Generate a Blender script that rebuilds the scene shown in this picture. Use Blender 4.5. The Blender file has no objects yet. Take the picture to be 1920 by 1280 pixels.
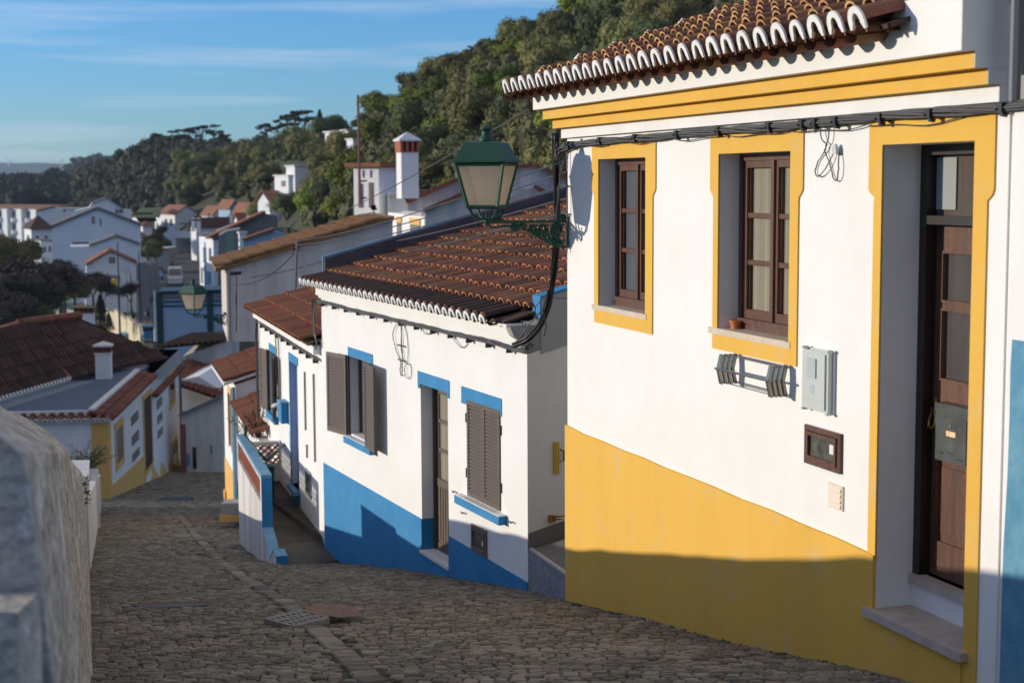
import bpy, math, random
from math import sin, cos, tan, atan, atan2, radians, pi, sqrt, floor
from mathutils import Vector, noise
random.seed(7)
R = random.random
def U_(a, b): return a+(b-a)*random.random()
SC = bpy.context.scene
COL = SC.collection

# ------------------------------------------------------------------ camera maths
FPX = 2933.0; HY = 345.0; RO = .005
PT = atan((640-HY)/FPX)
def ray(px, py):
    a = (px-960)/FPX; b = (640-py)/FPX
    wr = a+b*RO; wu = b-RO*a
    return (wr, cos(PT)+wu*sin(PT), -sin(PT)+wu*cos(PT))
def PY(px, py, Y):
    r = ray(px, py); k = Y/r[1]
    return Vector((r[0]*k, Y, r[2]*k))
def PZ(px, py, z):
    r = ray(px, py); k = z/r[2]
    return Vector((r[0]*k, r[1]*k, z))
class Fac:
    """vertical facade plane: d runs away along the wall, n points out to the street"""
    def __init__(s, px, py, Y, th, flip=False):
        q = PY(px, py, Y); s.x = q.x; s.y = Y; t = radians(th)
        s.d = Vector((sin(t), cos(t), 0)); s.n = Vector((-cos(t), sin(t), 0))
        if flip: s.n = -s.n
    def p(s, px, py, o=0):
        r = ray(px, py)
        k = ((s.x+s.n.x*o)*s.n.x+(s.y+s.n.y*o)*s.n.y)/(r[0]*s.n.x+r[1]*s.n.y)
        X, Y, Z = (k*c for c in r)
        return ((X-s.x)*s.d.x+(Y-s.y)*s.d.y, Z)
    def w(s, u, o, z):
        return Vector((s.x+s.d.x*u+s.n.x*o, s.y+s.d.y*u+s.n.y*o, z))
GP = [(-40,5.5),(0,-1.4),(8.2,-2.78),(9.2,-2.945),(10.7,-3.24),(12.5,-3.54),(14.1,-3.84),(16.5,-4.365),(17.8,-4.60),(20.2,-5.065),(21.5,-5.33),(23,-5.65),(25,-6.07),
      (33,-7.32),(37.3,-8.0),(50,-10.1),(64,-11.95),(72,-12.9),(95,-14.0),(6000,-14.0)]
def g(y):
    for (a, za), (b, zb) in zip(GP, GP[1:]):
        if y <= b: return za+(zb-za)*(y-a)/(b-a)
    return -14.0
def wallx(y): return .02-.2785*y if y < 19.2 else -5.327-.2575*(y-19.2)

# ------------------------------------------------------------------ materials
MATS = {}
def nd(nt, t, **k):
    n = nt.nodes.new(t)
    for a, b in k.items(): setattr(n, a, b)
    return n
def mat(name, col, rough=.8, col2=None, scale=3., amt=.5, bump=0., bscale=40., metal=0., streak=None, island=0., spec=.5, objr=0., detail=5., col3=None, s3=.6, t3=(.5,.7)):
    if name in MATS: return MATS[name]
    m = bpy.data.materials.new(name); m.use_nodes = True; nt = m.node_tree; L = nt.links
    b = nt.nodes['Principled BSDF']; b.inputs['Roughness'].default_value = rough; b.inputs['Metallic'].default_value = metal
    b.inputs['Specular IOR Level'].default_value = spec
    tc = nd(nt, 'ShaderNodeNewGeometry')
    c = None
    base = nd(nt, 'ShaderNodeRGB'); base.outputs[0].default_value = (*col, 1); c = base.outputs[0]
    if col2:
        n = nd(nt, 'ShaderNodeTexNoise'); n.inputs['Scale'].default_value = scale; n.inputs['Detail'].default_value = detail; n.inputs['Roughness'].default_value = .65
        if streak:
            mp = nd(nt, 'ShaderNodeMapping'); mp.inputs['Scale'].default_value = streak; L.new(tc.outputs['Position'], mp.inputs[0]); L.new(mp.outputs[0], n.inputs['Vector'])
        else: L.new(tc.outputs['Position'], n.inputs['Vector'])
        r = nd(nt, 'ShaderNodeMapRange'); r.inputs[1].default_value = .35; r.inputs[2].default_value = .68; r.inputs[4].default_value = amt
        L.new(n.outputs[0], r.inputs[0])
        x = nd(nt, 'ShaderNodeMix', data_type='RGBA'); L.new(r.outputs[0], x.inputs[0]); L.new(c, x.inputs[6]); x.inputs[7].default_value = (*col2, 1); c = x.outputs[2]
    if col3:
        n = nd(nt, 'ShaderNodeTexNoise'); n.inputs['Scale'].default_value = s3; n.inputs['Detail'].default_value = 8; n.inputs['Roughness'].default_value = .7
        L.new(tc.outputs['Position'], n.inputs['Vector'])
        r = nd(nt, 'ShaderNodeMapRange'); r.inputs[1].default_value = t3[0]; r.inputs[2].default_value = t3[1]; L.new(n.outputs[0], r.inputs[0])
        x = nd(nt, 'ShaderNodeMix', data_type='RGBA'); L.new(r.outputs[0], x.inputs[0]); L.new(c, x.inputs[6]); x.inputs[7].default_value = (*col3, 1); c = x.outputs[2]
    src = None
    if island: src = (tc.outputs['Random Per Island'], island)
    if objr:
        oi = nd(nt, 'ShaderNodeObjectInfo'); src = (oi.outputs['Random'], objr)
    if src:
        r = nd(nt, 'ShaderNodeMapRange'); r.inputs[3].default_value = 1-src[1]; r.inputs[4].default_value = 1+src[1]; L.new(src[0], r.inputs[0])
        h = nd(nt, 'ShaderNodeHueSaturation'); L.new(r.outputs[0], h.inputs['Value']); L.new(c, h.inputs['Color'])
        r2 = nd(nt, 'ShaderNodeMapRange'); r2.inputs[3].default_value = .5-src[1]*.05; r2.inputs[4].default_value = .5+src[1]*.05
        mm = nd(nt, 'ShaderNodeMath', operation='FRACT'); m2 = nd(nt, 'ShaderNodeMath', operation='MULTIPLY'); m2.inputs[1].default_value = 37.
        L.new(src[0], m2.inputs[0]); L.new(m2.outputs[0], mm.inputs[0]); L.new(mm.outputs[0], r2.inputs[0]); L.new(r2.outputs[0], h.inputs['Hue'])
        c = h.outputs[0]
    L.new(c, b.inputs['Base Color'])
    if bump:
        n = nd(nt, 'ShaderNodeTexNoise'); n.inputs['Scale'].default_value = bscale; n.inputs['Detail'].default_value = 6
        if streak and bscale < 0: pass
        L.new(tc.outputs['Position'], n.inputs['Vector'])
        bp = nd(nt, 'ShaderNodeBump'); bp.inputs['Strength'].default_value = 1.; bp.inputs['Distance'].default_value = bump
        L.new(n.outputs[0], bp.inputs['Height']); L.new(bp.outputs[0], b.inputs['Normal'])
    MATS[name] = m
    return m
M_white = mat('white_limewash', (.80,.79,.755), .9, (.70,.685,.645), 1.3, .5, .004, 7., col3=(.70,.68,.63), s3=.9, t3=(.6,.85))
M_white2 = mat('white_render', (.80,.79,.77), .9, (.62,.60,.56), 2.2, .45, .004, 9., streak=(1,1,.25))
M_stain = mat('stained_white', (.68,.65,.63), .9, (.28,.26,.24), 1.1, .75, .012, 14., streak=(2.2,2.2,.22))
M_old = mat('weathered_wall', (.70,.65,.56), .95, (.20,.165,.135), 11., .95, .05, 22., streak=(1.3,.35,1.3), col3=(.80,.77,.70), s3=2.6, t3=(.54,.64))
M_oldend = mat('mouldy_wall', (.60,.57,.51), .95, (.15,.135,.115), 6., .9, .03, 20., col3=(.60,.60,.60), s3=6., t3=(.52,.62))
M_lane = mat('lane_wall_white', (.74,.72,.68), .95, (.42,.39,.34), 3., .6, .012, 14., streak=(1,1,.2))
M_beige = mat('beige_render', (.64,.575,.54), .95, (.42,.37,.30), 1.6, .8, .012, 9., streak=(1.6,1.6,.12), col3=(.30,.26,.22), s3=1.3, t3=(.62,.85))
M_yellow = mat('yellow_limewash', (.74,.43,.065), .85, (.66,.375,.055), 1.8, .75, .005, 8., streak=(1,1,.22), col3=(.63,.43,.17), s3=2.6, t3=(.54,.76))
M_yellowp = mat('pale_yellow_paint', (.74,.43,.12), .85, (.64,.35,.10), 2.5, .6)
M_blue = mat('blue_limewash', (.018,.185,.41), .8, (.03,.235,.46), 2.5, .8, .008, 12., col3=(.02,.14,.40), s3=2.2, t3=(.6,.8))
M_bluelt = mat('faded_blue_paint', (.16,.33,.46), .85, (.10,.25,.40), 5., .7, .006, 20.)
M_bluedk = mat('deep_blue_paint', (.02,.09,.33), .5, (.02,.11,.38), 4., .6)
M_teal = mat('teal_blue_paint', (.07,.24,.36), .85, (.16,.34,.44), 5., .8, .01, 15., col3=(.6,.66,.68), s3=5., t3=(.68,.8))
M_wood = mat('brown_wood', (.135,.058,.034), .42, (.062,.028,.019), 22., .9, .002, 60., streak=(1,1,.10), col3=(.19,.11,.08), s3=5., t3=(.66,.85))
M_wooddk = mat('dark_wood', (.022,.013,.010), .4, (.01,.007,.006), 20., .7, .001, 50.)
M_shut = mat('shutter_brown', (.105,.074,.054), .6, (.075,.053,.04), 12., .7)
M_glass = mat('window_glass', (.030,.034,.04), .06, spec=.7)
M_glassw = mat('curtained_glass', (.36,.33,.24), .14, (.13,.12,.09), 1.1, .95, spec=.7, streak=(16,16,.15))
M_glassg = mat('grey_glass', (.10,.115,.135), .1, spec=.6)
M_tile = mat('terracotta_tiles', (.235,.092,.045), .85, (.09,.045,.028), 3.6, .75, .006, 30., island=.40, col3=(.30,.19,.07), s3=5.5, t3=(.60,.76))
M_rimy = mat('lichened_rims', (.52,.30,.12), .8, (.38,.19,.08), 9., .8, .004, 30., island=.25)
M_rim = mat('terracotta_rims', (.55,.21,.085), .8, (.40,.14,.06), 14., .7, .004, 30., island=.2)
M_tiledk = mat('lichened_tiles', (.065,.030,.022), .9, (.022,.013,.011), 4.0, .8, .006, 30., island=.35, col3=(.09,.05,.02), s3=6., t3=(.62,.8))
M_tileor = mat('orange_tiles', (.27,.09,.042), .85, (.15,.055,.032), 3., .7, .005, 20., island=.25)
M_tileye = mat('mossy_orange_tiles', (.29,.145,.055), .9, (.17,.085,.035), 4., .8, .006, 20., island=.15)
M_tileleft = mat('old_brown_tiles', (.095,.043,.031), .9, (.040,.022,.018), 1.4, .75, .006, 30., island=.35, col3=(.30,.20,.15), s3=7., t3=(.7,.78))
M_mortar = mat('white_mortar', (.84,.83,.80), .9, (.6,.58,.54), 12., .4)
M_green = mat('green_cast_iron', (.010,.062,.040), .5, (.014,.08,.052), 15., .6, .002, 60., spec=.35)
M_frost = mat('dusty_lamp_glass', (.70,.63,.54), .35, (.5,.43,.35), 9., .6, spec=.4, streak=(1,1,.3))
M_cable = mat('grey_cable', (.06,.062,.065), .6, (.12,.12,.12), 40., .5)
M_black = mat('black_rubber', (.008,.008,.009), .45)
M_stone = mat('marble_slab', (.50,.43,.36), .6, (.36,.29,.24), 7., .8, .003, 60.)
M_sillst = mat('sill_stone', (.60,.51,.40), .7, (.48,.39,.30), 9., .7)
M_speck = mat('speckled_granite', (.115,.12,.14), .7, (.30,.30,.33), 16., .9, .004, 60., detail=2.)
M_concr = mat('stained_concrete', (.105,.085,.062), .95, (.032,.028,.023), 1.5, .9, .012, 22., col3=(.22,.20,.17), s3=2.6, t3=(.62,.78))
M_greyp_shade = mat('grey_plaster_and_shade', (.33,.325,.31), .95, (.29,.285,.27), 1.2, .7, .006, 12.)
M_plast = mat('grey_plastic', (.50,.53,.51), .45, (.46,.49,.47), 5., .5)
M_plastd = mat('dark_grey_plastic', (.12,.13,.14), .5)
M_cream = mat('cream_plastic', (.72,.62,.50), .5)
M_steel = mat('brushed_steel', (.33,.31,.27), .35, (.20,.18,.15), 30., .6, metal=.85)
M_mail = mat('grey_metal', (.062,.070,.066), .38, (.13,.14,.135), 7., .8, metal=.4)
M_brass = mat('brass', (.35,.20,.06), .35, metal=.9)
M_clay = mat('clay_pot', (.50,.15,.045), .8)
M_brick = mat('clay_screen', (.40,.12,.055), .9, (.28,.09,.05), 9., .7)
M_cap = mat('white_cap', (.74,.73,.72), .85, (.5,.48,.45), 6., .6)
M_deck = mat('blue_grey_membrane', (.075,.12,.18), .8, (.115,.145,.185), 2.5, .8, .004, 8.)
M_stone_c = mat('cobble_stone', (.215,.182,.138), .85, (.115,.102,.080), 9., .8, .008, 45., island=.45, col3=(.29,.25,.19), s3=1.2, t3=(.5,.75))
M_gap = mat('mossy_joint', (.040,.036,.020), .98, (.06,.08,.015), 3., .9, .01, 40.)
M_cobfar = mat('far_cobbles', (.19,.155,.118), .9, (.10,.085,.066), 9., .9, .03, 9., col3=(.07,.075,.03), s3=.8, t3=(.6,.8))
M_ground = mat('soil_and_grass', (.045,.05,.02), .95, (.02,.03,.012), .5, .9, .05, 3.)
M_grass = mat('short_grass', (.05,.10,.018), .95, (.03,.065,.012), 1., .8)
M_asph = mat('asphalt', (.05,.055,.06), .9, (.065,.07,.075), .8, .8)
M_pave = mat('plaza_paving', (.26,.235,.20), .9, (.20,.18,.155), 1., .8)
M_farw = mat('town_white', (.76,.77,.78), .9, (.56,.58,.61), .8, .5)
M_shed = mat('blue_shaded_shed_wall', (.66,.72,.80), .9, (.54,.61,.70), .35, .8)  # white shed walls with bluish shade mixed into the colour
M_farb = mat('town_blue_shaded', (.30,.42,.55), .9, (.26,.37,.50), .7, .6)  # blue shade painted into the colour of town walls
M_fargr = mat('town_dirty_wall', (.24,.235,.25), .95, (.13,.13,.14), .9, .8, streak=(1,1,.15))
M_roofor = mat('town_roof_orange', (.27,.11,.06), .9, (.17,.075,.045), 2., .7)
M_roofdk = mat('town_roof_dark', (.075,.032,.026), .9, (.05,.02,.018), 2., .7)
M_roofgr = mat('shed_roof_grey', (.16,.16,.17), .9, (.11,.11,.12), 1., .7)
M_darkfr = mat('dark_green_steel', (.012,.045,.055), .5)
M_bark = mat('bark', (.10,.075,.055), .95, (.05,.038,.03), 6., .8)
def leafmat(name, c, c2, obr=.42):
    return mat(name, c, .75, c2, 1.7, .8, objr=obr, spec=.25)
M_leaf1 = leafmat('olive_foliage', (.185,.170,.055), (.095,.100,.036))
M_leaf2 = leafmat('dark_foliage', (.088,.102,.036), (.048,.060,.024))
M_leaf3 = leafmat('bright_foliage', (.175,.205,.028), (.085,.115,.02))
M_leafp = leafmat('pine_needles', (.035,.048,.024), (.022,.032,.018), .15)
M_leafb = leafmat('bare_twigs', (.085,.066,.052), (.045,.036,.030), .15)
M_scrub = leafmat('scrub', (.10,.10,.042), (.055,.062,.026), .1)
M_farhill = mat('distant_hill', (.035,.055,.05), .95, (.025,.040,.038), .004, .8)
M_carblue = mat('car_blue', (.05,.22,.42), .3, spec=.8)
M_cardk = mat('car_dark', (.02,.03,.045), .3, spec=.8)
M_carwh = mat('car_white', (.72,.72,.72), .3, spec=.8)
M_carglass = mat('car_glass', (.02,.03,.04), .08, spec=.9)
M_yel = mat('safety_yellow', (.75,.62,.03), .5)
M_red = mat('sign_red', (.5,.03,.02), .5)
M_skin = mat('skin', (.45,.27,.19), .6)

_t = M_frost.node_tree; _b = _t.nodes['Principled BSDF']; _o = _t.nodes['Material Output']; _tr = _t.nodes.new('ShaderNodeBsdfTranslucent'); _tr.inputs[0].default_value = (.85,.74,.60,1)
_mx = _t.nodes.new('ShaderNodeMixShader'); _mx.inputs[0].default_value = .62; _t.links.new(_b.outputs[0], _mx.inputs[1]); _t.links.new(_tr.outputs[0], _mx.inputs[2]); _t.links.new(_mx.outputs[0], _o.inputs['Surface'])
# ------------------------------------------------------------------ mesh builder
ORI = {}
class MB:
    def __init__(s): s.v = []; s.f = []; s.m = []
    def add(s, vs, fs, mi=0):
        n = len(s.v); s.v += [tuple(v) for v in vs]
        for f in fs: s.f.append(tuple(i+n for i in f)); s.m.append(mi)
    def quad(s, a, b, c, d, mi=0): s.add([a,b,c,d], [(0,1,2,3)], mi)
    def hexa(s, p, mi=0):  # p: 8 points, bottom 4 then top 4
        s.add(p, [(0,3,2,1),(4,5,6,7),(0,1,5,4),(1,2,6,5),(2,3,7,6),(3,0,4,7)], mi)
    def box(s, F, u0, u1, o0, o1, z0, z1, mi=0):
        s.hexa([F.w(u0,o0,z0),F.w(u1,o0,z0),F.w(u1,o1,z0),F.w(u0,o1,z0),F.w(u0,o0,z1),F.w(u1,o0,z1),F.w(u1,o1,z1),F.w(u0,o1,z1)], mi)
    def bx(s, x0, x1, y0, y1, z0, z1, mi=0):
        s.hexa([(x0,y0,z0),(x1,y0,z0),(x1,y1,z0),(x0,y1,z0),(x0,y0,z1),(x1,y0,z1),(x1,y1,z1),(x0,y1,z1)], mi)
    def prism(s, pts, vec, mi=0):
        n = len(pts); vec = Vector(vec); a = [Vector(p) for p in pts]
        s.add(a+[p+vec for p in a], [tuple(range(n))[::-1], tuple(range(n, 2*n))]+[(i,(i+1)%n,(i+1)%n+n,i+n) for i in range(n)], mi)
    def fprism(s, F, uz, o0, o1, mi=0):
        s.prism([F.w(u,o0,z) for u,z in uz], F.n*(o1-o0), mi)
    def tube(s, path, r, n=6, mi=0, cap=True):
        P = [Vector(p) for p in path]; rings = []
        for i, p in enumerate(P):
            t = (P[min(i+1,len(P)-1)]-P[max(i-1,0)]).normalized()
            a = t.cross(Vector((0,0,1)) if abs(t.z) < .9 else Vector((1,0,0))).normalized(); b = t.cross(a)
            rr = r[i] if isinstance(r, (list,tuple)) else r
            rings.append([p+a*cos(2*pi*k/n)*rr+b*sin(2*pi*k/n)*rr for k in range(n)])
        fs = []
        for i in range(len(P)-1):
            for k in range(n): fs.append((i*n+k, i*n+(k+1)%n, (i+1)*n+(k+1)%n, (i+1)*n+k))
        if cap: fs += [tuple(range(n))[::-1], tuple(range((len(P)-1)*n, len(P)*n))]
        s.add([v for r_ in rings for v in r_], fs, mi)
    def lathe(s, c, prof, n=16, mi=0):
        c = Vector(c); vs = []
        for r, z in prof: vs += [c+Vector((r*cos(2*pi*k/n), r*sin(2*pi*k/n), z)) for k in range(n)]
        fs = []
        for i in range(len(prof)-1):
            for k in range(n): fs.append((i*n+k, i*n+(k+1)%n, (i+1)*n+(k+1)%n, (i+1)*n+k))
        fs += [tuple(range(n))[::-1], tuple(range((len(prof)-1)*n, len(prof)*n))]
        s.add(vs, fs, mi)
    def ring4(s, c, a, b, w, h, z0, z1): pass
    def build(s, name, mats, parent=None, smooth=False):
        if not isinstance(mats, (list,tuple)): mats = [mats]
        if parent is not None: o = ORI[parent.name]
        else:
            xs = [v[0] for v in s.v]; ys = [v[1] for v in s.v]; zs = [v[2] for v in s.v]
            o = Vector(((min(xs)+max(xs))/2, (min(ys)+max(ys))/2, min(zs)))
        me = bpy.data.meshes.new(name)
        me.from_pydata([(v[0]-o.x, v[1]-o.y, v[2]-o.z) for v in s.v], [], s.f)
        for m in mats: me.materials.append(m)
        me.polygons.foreach_set('material_index', s.m)
        if smooth: me.polygons.foreach_set('use_smooth', [True]*len(s.f))
        me.update()
        ob = bpy.data.objects.new(name, me); COL.objects.link(ob)
        if parent is not None: ob.parent = parent
        else: ob.location = o
        ORI[ob.name] = o
        return ob
def empty(name, loc):
    o = bpy.data.objects.new(name, None); COL.objects.link(o); o.location = loc; o.empty_display_size = .3
    ORI[o.name] = Vector(loc); return o
def tag(o, label=None, cat=None, group=None, kind=None):
    if label: o['label'] = label
    if cat: o['category'] = cat
    if group: o['group'] = group
    if kind: o['kind'] = kind
    return o
def copy_tree(o, parent=None):
    c = o.copy(); COL.objects.link(c); c.parent = parent
    for k in ('label','group'):
        pass
    for ch in [x for x in bpy.data.objects if x.parent == o]: copy_tree(ch, c)
    return c

def fix_normals(ob):
    import bmesh
    bm = bmesh.new(); bm.from_mesh(ob.data); bmesh.ops.recalc_face_normals(bm, faces=bm.faces); bm.to_mesh(ob.data); bm.free()

def wall_holes(mb, F, u0, u1, z0, z1, holes, dep, o=0., mi=0):
    """front sheet with rectangular openings and their reveals; holes (ua,ub,za,zb)"""
    us = sorted({u0,u1,*[h[0] for h in holes],*[h[1] for h in holes]}); zs = sorted({z0,z1,*[h[2] for h in holes],*[h[3] for h in holes]})
    for a, b in zip(us, us[1:]):
        for c, d in zip(zs, zs[1:]):
            mu, mz = (a+b)/2, (c+d)/2
            if any(h[0] < mu < h[1] and h[2] < mz < h[3] for h in holes): continue
            mb.quad(F.w(a,o,c), F.w(a,o,d), F.w(b,o,d), F.w(b,o,c), mi)
    for (a,b,c,d) in holes:
        i = o-dep
        mb.quad(F.w(a,o,c),F.w(a,i,c),F.w(a,i,d),F.w(a,o,d),mi); mb.quad(F.w(b,o,c),F.w(b,o,d),F.w(b,i,d),F.w(b,i,c),mi)
        mb.quad(F.w(a,o,d),F.w(a,i,d),F.w(b,i,d),F.w(b,o,d),mi); mb.quad(F.w(a,o,c),F.w(b,o,c),F.w(b,i,c),F.w(a,i,c),mi)

# ------------------------------------------------------------------ tile roofs
def inpoly(x, y, P):
    r = False; n = len(P)
    for i in range(n):
        x0, y0 = P[i]; x1, y1 = P[(i+1)%n]
        if (y0 > y) != (y1 > y) and x < (x1-x0)*(y-y0)/(y1-y0)+x0: r = not r
    return r
def tile_roof(mb, O, U, V, poly=None, nu=10, nv=5, pitch=.22, course=.42, h=.07, seg=6, rimw=.016, jit=.006, chan=True, raise_=.032, wide=.30):
    """mb material 0 = tile, 1 = rim. U along the eave, V up the slope"""
    O = Vector(O); U = Vector(U).normalized(); V = Vector(V).normalized(); N = U.cross(V).normalized()
    if N.z < 0: N = -N
    if poly:
        pl = [((Vector(p)-O).dot(U), (Vector(p)-O).dot(V)) for p in poly]
        i0 = floor(min(p[0] for p in pl)/pitch); i1 = floor(max(p[0] for p in pl)/pitch)+1
        j0 = floor(min(p[1] for p in pl)/course); j1 = floor(max(p[1] for p in pl)/course)+1
    else: pl = None; i0, i1, j0, j1 = 0, nu, 0, nv
    for i in range(i0, i1):
        for j in range(j0, j1):
            uc, vc = (i+.5)*pitch, (j+.5)*course
            if pl and not inpoly(uc, vc, pl): continue
            j_ = jit if j > 0 else jit*.1; du = U_(-j_, j_); dv = U_(-j_*2.5, j_*2.5); dr = U_(-j_*.6, j_*.6); sk = U_(-j_, j_)
            for kind in ((0,1) if chan else (0,)):
                c = uc if kind == 0 else uc-pitch/2
                ring = []
                for (v, rs, w) in ((j*course+dv, raise_, 1.), ((j+1)*course+.05+dv, .0, .86)):
                    rad = pitch*wide*w*1.12
                    for k in range(seg+1):
                        a = pi*k/seg
                        if kind == 0: x, y = -cos(a)*rad, sin(a)*h*w
                        else: x, y = -cos(a)*rad*.95, -sin(a)*h*.72*w+.012-.6*rs
                        ring.append(O+U*(c+du+x+(sk if w < 1 else 0))+V*v+N*(y+rs+dr+.03))
                n = seg+1
                mb.add(ring, [(k,k+1,k+1+n,k+n) for k in range(seg)], 0)
                if kind == 0:
                    e = []
                    for k in range(n):
                        a = pi*k/seg; rad = pitch*wide*1.12
                        e.append(ring[k]-V*.004); e.append(O+U*(c+du-cos(a)*(rad-rimw))+V*(j*course+dv)+N*(sin(a)*(h-rimw)+raise_+dr+.03)-V*.004)
                    mb.add(e, [(2*k,2*k+1,2*k+3,2*k+2) for k in range(seg)], 1)
                    # underside lip so that the rim has a thickness
                    e2 = [x for x in e]
                    mb.add([e[2*k+1] for k in range(n)]+[e[2*k+1]+V*.09 for k in range(n)], [(k,k+1,k+1+n,k+n) for k in range(seg)], 1)
def eave_ends(mb, O, U, V, nu, pitch, h=.075, seg=8, wide=.34, drop=.0, fill=.45, base=.25):
    """white mortar horseshoes that close the lowest row of cover tiles"""
    O = Vector(O); U = Vector(U).normalized(); V = Vector(V).normalized(); N = U.cross(V).normalized()
    if N.z < 0: N = -N
    for i in range(nu):
        c = (i+.5)*pitch+U_(-.006,.006); ss = U_(.94,1.05)
        out = []; inn = []
        for k in range(seg+1):
            a = pi*k/seg; rad = pitch*wide*ss
            out.append((-cos(a)*rad, sin(a)*h*ss)); inn.append((-cos(a)*rad*.46, sin(a)*h*fill-.004))
        out = [(out[0][0]*.97,-h*.5)]+out+[(out[-1][0]*.97,-h*.5)]; inn = [(inn[0][0]*1.6,-h*.5)]+inn+[(inn[-1][0]*1.6,-h*.5)]
        n = len(out)
        def P(q, d): return O+U*(c+q[0])+N*(q[1]+drop)+V*d
        vs = [P(q,-.008) for q in out]+[P(q,-.008) for q in inn]+[P(q,.006) for q in out]+[P(q,.006) for q in inn]
        fs = []
        for k in range(n-1): fs += [(k,k+1,n+k+1,n+k),(k,2*n+k,2*n+k+1,k+1),(n+k,n+k+1,3*n+k+1,3*n+k)]
        mb.add(vs, fs, 0)
# ================================================================== YELLOW AND WHITE HOUSE
YF = Fac(1831, 1280, 8.2, -18.5)
UR = -.16; UL = 6.27; ZB = -4.4; ZT = .80
yh = empty('yellow_trimmed_house', YF.w(3, 0, g(11)))
tag(yh, 'white terraced house with mustard yellow base, window surrounds and cornice under a tiled roof', 'house')
DOOR = (.12, 1.02, -2.545, .215); W1 = (4.48, 5.49, -1.06, .205); W2 = (2.12, 3.175, -1.06, .205)
mb = MB(); wall_holes(mb, YF, UR, UL, ZB, .9, [DOOR, W1, W2], .27)
mb.quad(YF.w(UL,0,ZB), YF.w(UL,-6,ZB), YF.w(UL,-6,2.2), YF.w(UL,0,.9)); mb.quad(YF.w(UR,0,ZB), YF.w(UR,0,1.2), YF.w(UR,-6,2.2), YF.w(UR,-6,ZB))
mb.quad(YF.w(UR,-6,ZB), YF.w(UL,-6,ZB), YF.w(UL,-6,2.2), YF.w(UR,-6,2.2)); mb.quad(YF.w(UR,-.3,.9), YF.w(UR,-6,2.1), YF.w(UL,-6,2.1), YF.w(UL,-.3,.9))
mb.build('wall', M_white, yh)
# base band, 6 mm proud, slightly wavy upper edge and corner
def wavy(u0, u1, z, n=10, a=.009): return [(u0+(u1-u0)*k/n, z+(U_(-a,a) if 0 < k < n else 0)) for k in range(n+1)]
mb = MB()
mb.fprism(YF, [(UL+.006,ZB),(1.022,ZB),(1.022,-2.215)]+wavy(1.022, UL+.006, -2.2, 12)[1:-1]+[(UL+.006,-2.19)], -.02, .022)
mb.fprism(YF, [(1.022,ZB),(.12,ZB),(.12,-2.59),(1.022,-2.59)], -.02, .022)
mb.hexa([YF.w(UL,-.3,ZB),YF.w(UL+.02,-.3,ZB),YF.w(UL+.02,0.02,ZB),YF.w(UL,.02,ZB),YF.w(UL,-.3,-2.19),YF.w(UL+.02,-.3,-2.19),YF.w(UL+.02,0.02,-2.19),YF.w(UL,.02,-2.19)])
mb.build('painted_base', M_yellow, yh)
def surround(u0, u1, hole, ztop, zear, bottom, left=True):
    """painted architrave with stepped ears; u1>u0; u1 is the far side"""
    e = .055; a, b, c, d = hole; mb = MB(); o0, o1 = -.004, .011
    if bottom is not None:
        mb.fprism(YF, [(u0+e,bottom),(a,bottom),(a,d),(u0,d),(u0,zear),(u0+e*.2,zear-.02),(u0+e*.85,zear-.05),(u0+e,zear-.075)], o0, o1)
        mb.fprism(YF, [(b,bottom),(u1-e,bottom),(u1-e,zear-.075),(u1-e*.85,zear-.05),(u1-e*.2,zear-.02),(u1,zear),(u1,d),(b,d)], o0, o1)
        mb.fprism(YF, [(a,bottom),(b,bottom),(b,c-.02),(a,c-.02)], o0, o1)
    else:
        mb.fprism(YF, [(u0+e,-2.63),(a,-2.63),(a,d),(u0,d),(u0,zear),(u0+e*.2,zear-.02),(u0+e*.85,zear-.05),(u0+e,zear-.075)], .023, .034)
        mb.fprism(YF, [(b,-2.63),(u1-e*.6,-2.63),(u1-e,zear-.075),(u1-e*.85,zear-.05),(u1-e*.2,zear-.02),(u1,zear),(u1,d),(b,d)], o0, .024)
    mb.fprism(YF, [(u0,d),(u1,d),(u1,ztop),(u0,ztop)], o0, o1)
    mb.build('painted_surround', M_yellow, yh)
surround(4.285, 5.64, W1, .365, -.04, -1.19); surround(1.955, 3.31, W2, .365, -.04, -1.19)
mb = MB(); e = .055
for (pts) in ([(.0,-4.2),(.12,-4.2),(.12,.215),(-.055,.215),(-.055,-.04),(-.04,-.07),(0.,-.10)], [(1.02,-2.24),(1.16-e,-2.24),(1.16-e,-.115),(1.15-e,-.09),(1.15,-.06),(1.165,-.04),(1.165,.215),(1.02,.215)],
            [(-.055,.215),(1.165,.215),(1.165,.37),(-.055,.37)]):
    mb.fprism(YF, pts, -.004, .011)
mb.build('painted_surround', M_yellow, yh)
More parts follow.
